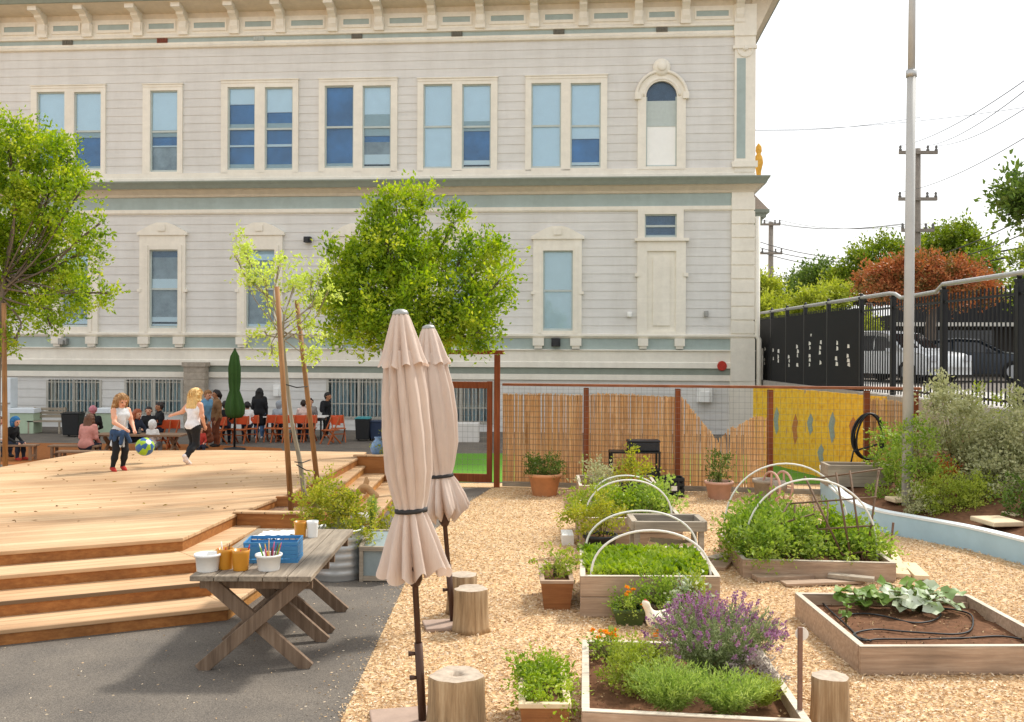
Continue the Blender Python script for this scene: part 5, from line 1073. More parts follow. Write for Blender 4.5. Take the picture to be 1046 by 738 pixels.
def tree(name,label,base,trunk,blobs,n,ls,mat,r=.09,cat='tree',group=None,barkm='bark',shell=.45,limbs=True):
    """trunk: points from the base to the fork; limbs reach into every clump of the crown"""
    base=Vector(base); e=empty(name,base,0,label,cat,group); tp=[Vector(p)-base for p in trunk]; mb=MB(); m=len(tp); mb.tube(smooth(tp,4),[r*(1-.5*i/((m-1)*4)) for i in range((m-1)*4+1)],10); mb.build('trunk',MATS[barkm],e)
    if limbs:
        mb=MB()
        for c,rad in blobs:
            c=Vector(c)-base; s=tp[-1].lerp(tp[-2],random.random()*.5); md=s.lerp(c,.5)+Vector((random.gauss(0,.1),random.gauss(0,.1),-.06*(c-s).length)); mb.tube(smooth([s,md,c],4),[r*.3*(1-.8*i/8) for i in range(9)],6)
            for k in range(5):
                d=Vector(inball(1,.6)[0])*min(rad)*.9; mb.tube([md.lerp(c,.3+.14*k),c+d*.5,c+d],[r*.14,r*.09,r*.03],4)
        mb.build('branches',MATS[barkm],e)
    leafcloud('crown',blobs,n,ls,MATS[mat],e,shell=shell,origin=base); return e
def pb_(px,py,rp,Y,sq=1.0,dy=0): # clump seen at a pixel with a pixel radius
    rp*=.78; return (P(px,py,Y+dy),(rp*Y/1000,rp*Y/1000*.9,rp*Y/1000*sq))
Yc=16.2; B=[pb_(x,y,r,Yc,.85,random.uniform(-.7,.7)) for x,y,r in ((432,200,13),(405,212,24),(389,226,16),(378,252,19),(400,255,30),(348,266,14),(430,250,24),(352,290,24),(380,290,32),(338,303,15),(360,322,26),(343,335,13),(395,325,30),(370,345,17),(430,300,30),(463,226,13),(474,254,15),(492,264,15),(507,252,12),(500,285,20),(485,310,24),(470,330,24),(490,340,18),(440,335,26),(462,350,14),(513,286,9),(452,275,20),(415,280,26),(334,312,10),(415,345,18))]
tree('young_tree','bushy bright green tree behind the beige parasols and the gate',(P(426,500,Yc).x,Yc,0),[(P(426,500,Yc).x,Yc,0),P(424,440,Yc),P(421,380,Yc),P(420,335,Yc)],B,32000,.076,'leaf_tree',.075)
Yl=20.5; B=[pb_(x,y,r,Yl,.8,random.uniform(-.8,.8)) for x,y,r in ((10,140,24),(35,150,22),(52,142,13),(-25,150,34),(15,180,30),(55,178,20),(72,165,11),(70,190,13),(88,178,8),(45,205,24),(-5,210,40),(80,197,9),(60,235,26),(88,238,14),(30,250,34),(85,258,14),(-15,260,44),(60,275,26),(95,302,14),(80,298,16),(112,300,6),(30,295,30),(50,315,18),(52,332,9),(5,318,20),(15,348,12),(-35,300,40),(-60,220,40),(103,228,7))]
pL=P(3,482,Yl); tree('young_tree','tall green tree at the left edge, cut by the picture frame',(pL.x-.15,Yl,-.0),[(pL.x-.15,Yl,0),P(-3,400,Yl),P(0,330,Yl),P(4,280,Yl)],B,40000,.086,'leaf_tree',.09)
Ys=12.9; B=[pb_(x,y,r,Ys,.75,random.uniform(-.3,.3)) for x,y,r in ((247,251,12),(241,262,9),(262,270,12),(272,282,16),(258,290,8),(285,270,10),(300,292,14),(318,285,11),(330,268,9),(280,305,9),(322,310,10),(300,318,8),(270,338,9),(256,345,6),(315,342,10),(290,360,8),(318,362,10),(326,368,7),(278,362,6),(335,298,8))]
bs=P(311,507,Ys); tree('sapling','sparse yellow green sapling tied between two tan stakes at the deck well',bs,[bs,P(306,470,Ys),P(298,430,Ys),P(291,368,Ys),P(288,330,Ys)],B,2400,.055,'leaf_sapling',.034,'tree',None,'sapling_bark',.1)
mb=MB(); 
for (x0,y0,x1,y1) in ((301,472,317,470),(303,475,322,482),(292,393,314,395)): mb.tube([P(x0,y0,12.7),P((x0+x1)/2,(y0+y1)/2+2,12.8),P(x1,y1,13.3)],.008,5)
tag(mb.build('tree_tie',MATS['strap']),'dark rubber ties holding the sapling to its stakes','tie')
# trees beyond the street
def far(label,bl,Y,n,ls,mat,px,seed,nm='street_tree'):
    B=[pb_(x,y,r,Y,.85,random.uniform(-2,2)) for x,y,r in bl]; b=P(px,HY,Y); b.z=SZ; tree(nm,label,b,[b,b+Vector((0,0,1.5)),b+Vector((.1,0,3.0))],B,n,ls,MATS and mat,.25,'tree','trees beyond the street',limbs=False,shell=.6)
far('big dark green tree rising highest behind the grey pole',[(960,252,20),(985,258,22),(1003,275,18),(940,265,22),(980,245,16),(905,262,24),(880,275,20),(925,285,26),(965,285,26),(1000,295,18),(860,288,14),(985,240,9)],46,36000,.15,'leaf_hill',955,1)
far('rust red leaved tree just beyond the black fence',[(890,288,12),(905,283,14),(925,280,16),(950,278,15),(975,284,16),(995,288,12),(935,295,14),(965,297,14),(1000,298,12),(910,296,10)],34,30000,.11,'leaf_red',950,2)
far('round dark green tree left of the rust red tree',[(820,292,16),(840,286,17),(860,292,14),(845,305,18),(825,310,16),(805,302,8)],50,18000,.16,'leaf_dark',835,3)
far('yellow green bushy tree next to the school corner',[(785,300,12),(780,318,14),(800,322,12),(775,290,7),(815,318,10),(830,306,9),(850,302,10),(840,315,10),(865,300,6)],44,20000,.14,'leaf_bright',800,4)
far('small bright green tree glimpsed through the open pickets',[(884,345,8),(888,332,8),(882,360,8)],40,3000,.12,'leaf_bright',885,5)
far('green tree at the right edge behind the black fence',[(1046,268,12),(1060,262,20),(1052,290,14),(1075,285,26),(1040,300,10)],38,7000,.14,'leaf_hill',1060,6)
Yp=16; B=[pb_(x,y,r,Yp,.7,random.uniform(-.3,.3)) for x,y,r in ((1038,196,9),(1046,205,14),(1040,214,9),(1060,195,16),(1062,215,16),(1030,192,5),(1048,222,6))]
b=P(1090,HY,17); b.z=1.0; tree('conifer','dark needled conifer branch reaching in at the right edge above the fence',b,[b,P(1090,300,17),P(1085,240,16.5),P(1075,205,16)],B,2200,.11,'leaf_dark',.14)
# garden plants
def plant(name,label,cat,loc,blobs,n,ls,mat,group=None,stems=6,shell=.2,up=.3):
    loc=Vector(loc); e=empty(name,loc,0,label,cat,group); mb=MB()
    for i in range(stems):
        c,rad=random.choice(blobs); t=Vector(c)+Vector((random.uniform(-.6,.6)*rad[0],random.uniform(-.6,.6)*rad[1],.3*rad[2])); b=Vector((random.gauss(0,.02),random.gauss(0,.02),-.03)); mb.tube([b,b.lerp(t,.5)+Vector((0,0,.02)),t],[.006,.005,.002],5)
    if stems: mb.build('stems',MATS['stem'],e)
    leafcloud('foliage',blobs,n,ls,MATS[mat],e,up,shell); return e
def spikes(name,par,n,rx,ry,h,spread,mat,w=.005,ls=.028,density=16,arc=.25,base=.25,drop=.18):
    """fine stems fanning from the crown, set with narrow leaves (or florets near the tip)"""
    C=[];D=[]; mb=MB(); tips=[]
    for i in range(n):
        a=random.random()*6.283; q=random.random()**.5; b=np.array([rx*base*q*math.cos(a),ry*base*q*math.sin(a),0.]); l=h*(.72+.4*random.random())*(1-drop*q*q); out=spread*q; t=b+np.array([rx*out*math.cos(a),ry*out*math.sin(a),l]); t[:2]+=np.random.default_rng(i).normal(size=2)*.015
        for k in range(density):
            u=(k+random.random())/density; p=b*(1-u)+t*u; p[2]=b[2]+(t[2]-b[2])*(u**(1-arc)); C.append(p); D.append((t-b)/np.linalg.norm(t-b)*.9+rng.normal(size=3)*.55)
        tips.append((t,(t-b)/np.linalg.norm(t-b)))
    L=ls*(.7+.6*rng.random(len(C))); leaves(name,C,D,L,L*.2,MATS[mat],par); return tips
SA=.21
def feathery(label,x,y,rx,ry,h,n,mat,z=SA,name='herb_clump',ls=.035,spread=.8,density=18):
    e=empty(name,(x,y,z),0,label,'herb'); spikes('foliage',e,n,rx,ry,h,spread,mat,ls=ls,density=density); return e
# front bed
lv=empty('lavender_bush',(1.47,6.98,SA),0,'big flowering lavender bush with purple spikes in the front bed','lavender')
spikes('foliage',lv,520,.34,.32,.44,.9,'lavender_leaf',ls=.042,density=18,base=.5)
tips=spikes('flower_stems',lv,210,.40,.36,.53,.88,'lavender_leaf',ls=.032,density=12,base=.4,drop=.42)
C=[];D=[]
for t,d in tips:
    for k in range(20): u=random.random(); C.append(t-d*.05*u+rng.normal(size=3)*.005); D.append(d*.6+rng.normal(size=3)*.6)
    for k in range(4): C.append(t+d*.004); D.append(d+rng.normal(size=3)*.35)
L=.017*(.7+.7*rng.random(len(C))); leaves('flower_spikes',C,D,L,L*.7,MATS['lavender_bloom'],lv)
plant('herb_clump','rounded lime green feverfew cushion at the left of the front bed','herb',(.83,6.75,SA),[((0,0,.11),(.2,.2,.15)),((.1,-.12,.09),(.16,.16,.12))],5200,.024,'leaf_lime')
feathery('tall feathery rosemary in the middle front of the lavender bed',1.02,6.24,.30,.22,.28,300,'leaf_rosemary'); feathery('spreading feathery rosemary at the front right of the lavender bed',1.38,6.2,.28,.22,.24,280,'leaf_rosemary')
feathery('short bright feathery herb at the right corner of the lavender bed',1.64,6.33,.14,.13,.18,120,'leaf_lime',ls=.028); feathery('silvery sage stalk cluster left of the lavender',1.03,6.78,.16,.14,.2,60,'leaf_silver',ls=.045,density=10)
plant('herb_clump','greyish dry thyme cushion under the lavender at the right','herb',(1.66,6.62,SA),[((0,0,.10),(.17,.15,.12))],2200,.02,'thyme',stems=4)
def marigold(loc,label,n,sp):
    e=plant('marigold',label,'flower',loc,[((0,0,.07),(sp,sp,.08))],700,.028,'leaf_bean'); C=[];D=[]
    for i in range(n):
        a=random.random()*6.28; c=np.array([sp*.9*random.random()*math.cos(a),sp*.9*random.random()*math.sin(a),.15+.06*random.random()])
        for k in range(26): C.append(c+rng.normal(size=3)*.004); d=rng.normal(size=3); d[2]=abs(d[2])*.5; D.append(d)
        leaves('flower_head',C,D,.026,.018,MATS['marigold'],e); C=[];D=[]
marigold((.72,7.3,SA),'orange marigolds in the far left corner of the front bed',9,.13); marigold((1.05,8.97,.13),'two orange marigolds in the green trough',4,.09)
plant('herb_clump','bushy green herb in the dark trough beside the marigolds','herb',(1.36,8.98,.17),[((0,0,.13),(.14,.09,.15)),((-.08,0,.06),(.1,.08,.08))],1500,.03,'leaf_bean'); plant('herb_clump','pale variegated leaves at the middle of the dark trough','herb',(1.55,8.98,.17),[((0,0,.08),(.1,.09,.09))],500,.045,'leaf_squash_pale'); plant('herb_clump','yellow green herb at the right end of the dark trough','herb',(1.7,8.98,.17),[((0,0,.13),(.08,.08,.14))],700,.03,'leaf_lime')
plant('parsley','curly bright green parsley filling the front planter box','herb',(.215,6.5,.25),[((0,-.2,.05),(.15,.16,.07)),((0,.02,.06),(.15,.16,.08)),((0,.22,.05),(.15,.15,.07))],3000,.03,'leaf_salad',stems=10); plant('herb_clump','single wispy tuft in the brown planter box by the salad bed','herb',(.445,9.75,.24),[((0,0,.08),(.1,.12,.09)),((.02,.05,.17),(.07,.07,.07))],420,.045,'leaf_lime',stems=8)
def rosettes(xs,ys,z,n,ls,mat,name,label,h=.06,cat='salad'):
    C=[];D=[]
    for i in range(n):
        c=np.array([random.uniform(*xs),random.uniform(*ys),z])
        for k in range(9): a=random.random()*6.28; d=np.array([math.cos(a),math.sin(a),.5+random.random()]); C.append(c+d*ls*.25+np.array([0,0,h*random.random()])); D.append(d)
    L=ls*(.6+.8*rng.random(len(C))); return tag(leaves(name,C,D,L,L*.6,MATS[mat],None,.2),label,cat,kind='stuff')
rosettes((.75,1.9),(9.26,10.45),.335,520,.06,'leaf_salad','salad_greens','dense bright green salad leaves covering the hooped bed')
# bed behind the pot, farthest bed
for x,y,m,l in ((1.1,13.1,'leaf_lime','yellow green chard at the left of the bed behind the black pot'),(1.45,13.2,'leaf_salad','leafy green chard in the middle of the bed behind the black pot'),(1.8,13.1,'leaf_bean','darker green kale at the right of the bed behind the black pot'),(2.0,13.4,'leaf_rosemary','blue green plant at the back right of the bed behind the black pot')): plant('leafy_vegetable',l,'vegetable',(x,y,.34),[((0,0,.12),(.2,.22,.14))],900,.06,m)
plant('potted_shrub','yellow green shrub leaning out of the black pot between beds','shrub',(gx(614,11.9),11.9,.24),[((-.1,0,.2),(.2,.18,.16)),((.1,0,.28),(.16,.16,.16)),((-.28,.0,.32),(.13,.12,.1)),((.02,.02,.42),(.1,.1,.1))],1900,.04,'leaf_yellow')
plant('flowering_herb','greyish purple sage at the left of the farthest bed','herb',(1.4,15.9,.34),[((0,0,.12),(.26,.25,.15))],1100,.05,'leaf_silver'); plant('flowering_herb','orange leaved plant in the middle of the farthest bed','herb',(1.85,15.7,.34),[((0,0,.12),(.1,.1,.13))],350,.05,'leaf_orange'); plant('potted_shrub','bright yellow shrub standing before the farthest bed','shrub',(gx(647,14.9),14.9,.45),[((0,0,.16),(.2,.15,.17)),((-.02,0,.4),(.09,.08,.13))],1200,.045,'leaf_yellow')
plant('potted_herb','bushy green herb in the big terracotta pot by the gate','herb',(gx(557,16.9),16.9,.34),[((0,0,.15),(.26,.2,.17)),((.12,0,.18),(.16,.16,.16)),((-.14,0,.14),(.16,.16,.16))],2600,.035,'leaf_dark',stems=10); plant('potted_shrub','thin dark green shrub in the round clay pot','shrub',(gx(735,16.6),16.6,.27),[((.02,0,.2),(.14,.14,.14)),((.06,0,.4),(.12,.12,.12)),((-.08,0,.1),(.1,.1,.08))],900,.04,'leaf_dark',stems=8)
# bean bed
for i,(x,y,h,l) in enumerate(((2.85,11.0,.42,'bean plant spilling over the near left corner of the low bed'),(3.05,11.9,.50,'tall bean plant at the back left of the low bed'),(2.78,11.6,.40,'bean plant at the left side of the low bed under the hoop'),(3.25,11.3,.46,'bean plant in the middle of the low bed left of the trellis'),(3.45,12.05,.40,'bean plant at the back of the low bed behind the trellis'),(3.9,11.75,.34,'bright bean plant at the right end of the low bed'),(4.02,11.2,.28,'small bean plant by the right front of the trellis'),(3.62,11.15,.22,'tangled thin bean plant inside the trellis'))):
    plant('bean_plant',l,'bean plant',(x,y,.14),[((0,0,h*.42),(.25,.25,h*.5)),((random.uniform(-.1,.1),random.uniform(-.15,.1),h*.68),(.18,.18,h*.3))],2300 if i<7 else 500,.055,'leaf_bean' if i!=5 else 'leaf_salad',stems=8)
# squash
def squash(label,x,y,z,n,r,mat,size):
    e=empty('squash_plant',(x,y,z),0,label,'squash plant'); mb=MB(); V=[];Fc=[]
    for i in range(n):
        a=random.random()*6.28; q=r*random.random()**.6; h=.08+.13*random.random(); c=Vector((q*math.cos(a)*1.25,q*math.sin(a)*.8,h)); mb.tube([Vector((0,0,0)),c*.5+Vector((0,0,h*.4)),c],[.006,.006,.004],5)
        nz=Vector((random.gauss(0,.35),random.gauss(-.25,.35),1)).normalized(); u=nz.orthogonal().normalized(); v=nz.cross(u); s=size*(.6+.6*random.random()); k=len(V); V.append(tuple(c-nz*s*.12))
        for j in range(15): t=2*math.pi*j/15; rr=s*(1+.16*math.cos(5*t))*(.55 if j==0 else 1); p=c+(u*math.cos(t)+v*math.sin(t))*rr+nz*.015*math.sin(3*t+i); V.append(tuple(p))
        for j in range(15): Fc.append((k,k+1+j,k+1+(j+1)%15))
    mb.build('stems',MATS['stem'],e); npmesh('leaves',V,Fc,MATS[mat],e,True)
squash('squash plant with broad green leaves at the back left of the hose bed',3.24,8.98,.12,26,.22,'leaf_squash',.07); squash('large pale mottled squash plant at the back middle of the hose bed',3.74,8.95,.12,34,.28,'leaf_squash_pale',.075); squash('small green squash plant behind the pale one in the hose bed',3.66,9.1,.14,14,.2,'leaf_squash',.07); squash('tiny squash seedling alone on the bare soil of the hose bed',2.93,8.55,.12,5,.05,'leaf_squash',.035)
# yellow shrub at the deck well, shrubs at the steps
Yb=11.0; B=[pb_(x,y,r,Yb,.9,random.uniform(-.25,.25)) for x,y,r in ((328,500,16),(318,515,16),(345,515,18),(335,530,18),(360,525,16),(365,540,16),(345,545,14),(375,550,10),(352,505,10),(312,528,9),(385,560,7))]
b=Vector((gx(346,10.75),10.75,.48)); tree('yellow_shrub','yellow green shrub growing from the steel tub beside the table',b,[b,b+Vector((0,.05,.15)),b+Vector((0,.1,.3))],B,5200,.042,'leaf_yellow',.02,'shrub',None,'stem',.3)
feathery('dark upright shrub in the small pot at the foot of the steps',gx(381,13.0),13.0,.09,.09,.40,90,'leaf_rosemary',.14,'potted_shrub',.04,.7); plant('potted_shrub','yellow flowered shrub behind the near parasol by the deck planter','shrub',(gx(397,17.9),17.9,.5),[((0,0,.25),(.14,.14,.28)),((.05,0,.6),(.1,.1,.15))],700,.045,'leaf_yellow'); plant('potted_shrub','wispy green plant in the terracotta pot by the glazed box','shrub',(gx(400,12.2),12.2,.0),[((0,0,.3),(.12,.12,.2))],450,.04,'leaf_yellow')
# bank planting
def shrub(label,px,py,rp,Y,n,ls,mat,extra=(),stems=8):
    b=P(px,py,Y); R_=rp*Y/1000; gz=max(.3,b.z-R_*1.2); bl=[((0,0,b.z-gz),(R_,R_*.9,R_*.9))]+[((P(x,y,Y+d).x-b.x,d,P(x,y,Y+d).z-gz),(r*Y/1000,)*3) for x,y,r,d in extra]
    plant('garden_shrub',label,'shrub',(b.x,Y,gz),bl,n,ls,mat,'shrubs in the planted bank',stems,.25)
shrub('tall silvery grey shrub just right of the grey pole',975,445,28,14.9,7000,.06,'leaf_silver',((960,410,18,.2),(990,425,22,-.2),(950,450,20,.1),(985,470,22,-.2),(965,400,10,.1),(1000,455,18,0)),16)
shrub('large silvery shrub at the right edge below the pickets',1030,470,28,14.2,7500,.06,'leaf_silver',((1015,450,22,.2),(1045,445,24,.2),(1040,490,22,-.2),(1015,490,18,-.3),(1050,420,16,.2)),16)
shrub('dark green shrub behind the silvery shrubs at the right',1005,480,22,15.3,3200,.06,'leaf_dark',((990,500,16,-.2),(1020,505,16,-.4)),10)
shrub('yellow green feathery shrub low in front of the silvery shrubs',972,512,24,13.6,7500,.034,'leaf_lime',((950,516,16,0),(1000,508,18,.1),(985,500,18,.1),(960,500,14,.1)),12)
shrub('mixed green shrub at the foot of the grey pole',940,465,20,14.0,2600,.05,'leaf_bean',((930,440,12,.2),(915,450,12,.4),(950,490,16,.1),(935,490,14,.2)),10)
shrub('green shrub between the coiled hose and the grey pole',912,470,18,15.2,1900,.05,'leaf_bean',((905,440,9,.2),(915,490,12,-.2)),8)
shrub('shrub with orange new leaves beside the silvery shrub',962,488,9,14.5,600,.045,'leaf_orange',((975,482,8,0),),6)
shrub('low green ground cover shrub behind the white wall top',905,512,10,14.6,1300,.035,'leaf_bean',((890,508,7,.3),(920,515,8,-.2)),6)
shrub('low grey green tuft in front of the pale slab',935,515,11,13.6,1000,.04,'leaf_silver',((945,520,8,0),),6)
shrub('thin yellow green weed climbing through the black pickets',1010,420,12,15.6,450,.05,'leaf_lime',((1035,410,12,0),(990,405,8,0)),8)
shrub('dark low shrub at the right edge of the bank',1044,515,16,12.9,1300,.05,'leaf_dark',((1050,500,12,0),),6)
# white hen behind the lavender
basic('hen_white','#e6dcc4',.8,.06,14,.2); basic('comb_red','#b23a2a',.6,.1,9,0)
# ================================================================ FIGURES: one smooth implicit surface per body
def surfnet(Fv,o,h):
    """naive surface nets of a sampled distance field"""
    s=Fv<0; nx,ny,nz=Fv.shape; cell=np.zeros((nx-1,ny-1,nz-1),np.int8)
    for dx in (0,1):
        for dy in (0,1):
            for dz in (0,1): cell+=s[dx:nx-1+dx,dy:ny-1+dy,dz:nz-1+dz]
    act=(cell>0)&(cell<8); idx=-np.ones(act.shape,np.int64); I=np.argwhere(act); idx[act]=np.arange(len(I)); acc=np.zeros((len(I),3)); cnt=np.zeros(len(I)); cor=[(a,b,c) for a in (0,1) for b in (0,1) for c in (0,1)]
    for a in cor:
        for ax in range(3):
            if a[ax]: continue
            b=list(a); b[ax]=1; fa=Fv[I[:,0]+a[0],I[:,1]+a[1],I[:,2]+a[2]]; fb=Fv[I[:,0]+b[0],I[:,1]+b[1],I[:,2]+b[2]]; m=(fa<0)!=(fb<0); t=fa[m]/(fa[m]-fb[m]); p=np.tile(np.array(a,float),(m.sum(),1)); p[:,ax]+=t; acc[m]+=p; cnt[m]+=1
    V=(I+acc/cnt[:,None])*h+o; Q=[]
    for ax in range(3):
        sl0=[slice(None)]*3; sl1=[slice(None)]*3; sl0[ax]=slice(0,-1); sl1[ax]=slice(1,None); e=s[tuple(sl0)]!=s[tuple(sl1)]; E_=np.argwhere(e); b,c=(ax+1)%3,(ax+2)%3
        k=(E_[:,b]>0)&(E_[:,c]>0)&(E_[:,b]<Fv.shape[b]-1)&(E_[:,c]<Fv.shape[c]-1); E_=E_[k]; ins=s[E_[:,0],E_[:,1],E_[:,2]]
        def g(db,dc):
            q=E_.copy(); q[:,b]-=db; q[:,c]-=dc; return idx[q[:,0],q[:,1],q[:,2]]
        q=np.stack([g(1,1),g(0,1),g(0,0),g(1,0)],1); q[~ins]=q[~ins][:,::-1]; Q.append(q)
    Q=np.concatenate(Q); return V,Q[(Q>=0).all(1)]
def capd(X,a,b,ra,rb):
    ab=b-a; L2=max((ab**2).sum(),1e-12); t=np.clip(((X-a)@ab)/L2,0,1); return np.linalg.norm(X-a-t[...,None]*ab,axis=-1)-(ra+(rb-ra)*t)
def sdfmesh(caps,h,k):
    """caps: (a,b,ra,rb,tag,smooth?)"""
    A=np.array([c[0] for c in caps]+[c[1] for c in caps],float); rm=max(max(c[2],c[3]) for c in caps)+3*h; lo=A.min(0)-rm; hi=A.max(0)+rm; n=np.ceil((hi-lo)/h).astype(int)+1; Fv=np.full(n,.5,np.float32)
    gr=[lo[i]+h*np.arange(n[i]) for i in range(3)]
    for c in caps:
        a,b=np.array(c[0],float),np.array(c[1],float); m=max(c[2],c[3])+k*2+2*h; i0=np.clip(np.floor((np.minimum(a,b)-m-lo)/h).astype(int),0,None); i1=np.minimum(np.ceil((np.maximum(a,b)+m-lo)/h).astype(int)+1,n); sl=tuple(slice(i0[j],i1[j]) for j in range(3))
        X=np.stack(np.meshgrid(gr[0][sl[0]],gr[1][sl[1]],gr[2][sl[2]],indexing='ij'),-1); d=capd(X,a,b,c[2],c[3]); kk=k if c[5] else h*.4; f=Fv[sl]; hh=np.clip(.5+.5*(f-d)/kk,0,1); Fv[sl]=np.where(f>=.49,d,f+(d-f)*hh-kk*hh*(1-hh))
    V,Q=surfnet(Fv,lo,h); C=V[Q].mean(1); D=np.stack([capd(C,np.array(c[0],float),np.array(c[1],float),c[2],c[3]) for c in caps],1); return V,Q,D.argmin(1)
basic('skin_light','#d9a184',.55,.05,9,0); basic('skin_tan','#b67f5d',.55,.05,9,0); basic('skin_brown','#7d5238',.55,.05,9,0); basic('eye_dark','#2a2320',.4,.05,9,0); basic('lip','#b0625a',.5,.05,9,0)
def cloth(hexc): 
    nm='cloth_'+hexc.strip('#'); basic(nm,hexc,.85,.12,16,.25); return MATS[nm]
def hairm(hexc):
    nm='hair_'+hexc.strip('#'); 
    if nm not in MATS: basic(nm,hexc,.5,.35,10,.5,stretch=(9,9,1))
    return MATS[nm]
leafmat('locks_b08a5e',['#92683e','#b08a5e','#c8a272'],.1,.5,clump=0); leafmat('locks_d9b676',['#b98f52','#d9b676','#e8cf9a'],.15,.5,clump=0)
def v3(*a): return np.array(a,float)
def person(label,loc,rz,h,top,bottom,shoe,skin='skin_light',hair='#3a2a20',style='short',pose='stand',seat=.42,arms=None,legs=None,lean=0,sleeve='long',tuck=False,vox=.011,group=None,child=True,headturn=0,nod=0,hood=None,long=1.0,baggy=1.0,eyes=False,pivot=None,extra=None,legcol=None):
    """standing height h; joints in units of h, facing -y; arms/legs give (elbow,hand)/(knee,ankle) overrides"""
    hs=1.18 if child and h<1.45 else 1.0; U=lambda p: np.array(p,float)*h
    if pose=='sit': pz=(seat+.06*h)/h
    else: pz=.50
    ca,sa=math.cos(lean),math.sin(lean)
    def ub(x,y,z):  # upper body about the pelvis
        z0=z-.50; return v3(x,y*ca-z0*sa,pz+z0*ca+y*sa)
    P_=ub(0,0,.52); hipL,hipR=v3(.048,0,pz),v3(-.048,0,pz); neck=ub(0,.005,.845); shL,shR=ub(.098,.005,.80),ub(-.098,.005,.80)
    if pose=='sit': K={'L':v3(.07,-.24,pz+.0),'R':v3(-.06,-.24,pz+.0)}; A={'L':v3(.07,-.25,.045),'R':v3(-.06,-.22,.045)}
    else: K={'L':v3(.052,-.012,.275),'R':v3(-.052,-.012,.275)}; A={'L':v3(.055,.01,.045),'R':v3(-.055,.01,.045)}
    if legs:
        for s,(k,a) in legs.items(): K[s]=v3(*k); A[s]=v3(*a)
    EL={'L':ub(.135,.01,.63),'R':ub(-.135,.01,.63)}; HD={'L':ub(.13,-.05,.475),'R':ub(-.13,-.05,.475)}
    if pose=='sit': EL={'L':ub(.13,-.03,.64),'R':ub(-.13,-.03,.64)}; HD={'L':ub(.08,-.2,.60),'R':ub(-.08,-.2,.60)}
    if arms:
        for s,(e_,w) in arms.items(): EL[s]=ub(*e_); HD[s]=ub(*w)
    caps=[]; T=0; SK,BT,SH,EY,LP=1,2,3,4,5; b=baggy
    def cap(a,bb,ra,rb,tg,sm=True): caps.append((np.array(a)*h,np.array(bb)*h,ra*h,rb*h,tg,sm))
    cap(ub(0,.0,.56),ub(0,.0,.68),.072*b,.078*b,T); cap(ub(-.05,.0,.74),ub(.05,.0,.74),.07*b,.07*b,T); cap(ub(-.07,.005,.79),ub(.07,.005,.79),.042,.042,T); cap(ub(0,.005,.80),neck,.05,.034,T)
    cap(hipL*1.0,hipR,.072,.072,BT); cap(ub(-.03,.01,.53),ub(.03,.01,.53),.07*b,.07*b,T if not tuck else BT)
    cap(neck,ub(0,-.005,.875),.031*hs,.03*hs,SK)
    hd=ub(0,-.008,.925 if hs==1 else .93); ct,st=math.cos(headturn),math.sin(headturn); cn,sn=math.cos(nod+lean*.6),math.sin(nod+lean*.6)
    def hp(x,y,z):
        x,y,z=x*hs,y*hs,z*hs; y,z=y*cn-z*sn,z*cn+y*sn; return hd+v3(x*ct-y*st,x*st+y*ct,z)
    cap(hp(0,.012,.018),hp(0,-.006,.012),.056*hs,.054*hs,SK); cap(hp(0,-.012,-.028),hp(0,-.022,-.03),.040*hs,.034*hs,SK)
    cap(hp(0,-.06,.004),hp(0,-.068,-.012),.006*hs,.010*hs,SK,False)
    for s in (-1,1): cap(hp(s*.058,.006,.004),hp(s*.06,.01,-.012),.010*hs,.008*hs,SK,False)
    for s in (-1,1): cap(hp(s*.022,-.053,.007),hp(s*.022,-.0535,.007),.0078*hs,.0078*hs,EY,False)
    cap(hp(-.012,-.0545,-.034),hp(.012,-.0545,-.034),.005*hs,.005*hs,LP,False)
    for s,sh in (('L',shL),('R',shR)):
        e_,w=EL[s],HD[s]; up_t=T if sleeve in('long','short') else SK; fo_t=T if sleeve=='long' else SK
        cap(sh,sh*.45+e_*.55,.038*b,.031*b,up_t); cap(sh*.45+e_*.55,e_,.031*(b if up_t==T else 1),.026*(b if sleeve=='long' else 1),T if sleeve=='long' else SK); cap(e_,w,.027*(b if fo_t==T else 1),.019*(1.15 if fo_t==T else 1),fo_t)
        d=(w-e_)/np.linalg.norm(w-e_); ref=v3(1 if s=='L' else -1,0,0); ref=ref-d*ref.dot(d); ref/=max(np.linalg.norm(ref),1e-6); pal=np.cross(d,ref); ps=w+d*.042
        cap(w+ref*.006,ps+ref*.008,.013,.013,SK,False); cap(w-ref*.006,ps-ref*.008,.013,.013,SK,False)
        for i,(o_,l) in enumerate(((-.016,.036),(-.0055,.044),(.0055,.041),(.016,.032))):
            a=ps+ref*o_; m=a+d*l*.55+ref*o_*.25; q=m+(d*.8-pal*.55*(1 if s=='L' else -1))*l*.5; cap(a-d*.01,m,.0066,.0062,SK,False); cap(m,q,.0062,.0052,SK,False)
        a=w+d*.012-v3(0,.016,0); cap(a,a+d*.02-v3(0,.016,0),.0072,.0066,SK,False); cap(a+d*.02-v3(0,.016,0),a+d*.042-v3(0,.018,0),.0066,.0056,SK,False)
    for s,hp_ in (('L',hipL),('R',hipR)):
        k,a=K[s],A[s]; cap(hp_,k,.064,.044,BT); cap(k,k*.55+a*.45,.043,.043,BT); cap(k*.55+a*.45,a+(k-a)*.08,.041,.028,BT)
        f=a-k; f/=np.linalg.norm(f); fw=v3(0,-1,0); fw=fw-f*fw.dot(f)*.9; fw/=np.linalg.norm(fw); dn=f
        cap(a-fw*.012+dn*.012,a+fw*.05+dn*.018,.027,.026,SH); cap(a+fw*.05+dn*.018,a+fw*.092+dn*.022,.026,.021,SH)
    V,Q,am=sdfmesh(caps,vox,.022*h); tg=np.array([c[4] for c in caps])[am]
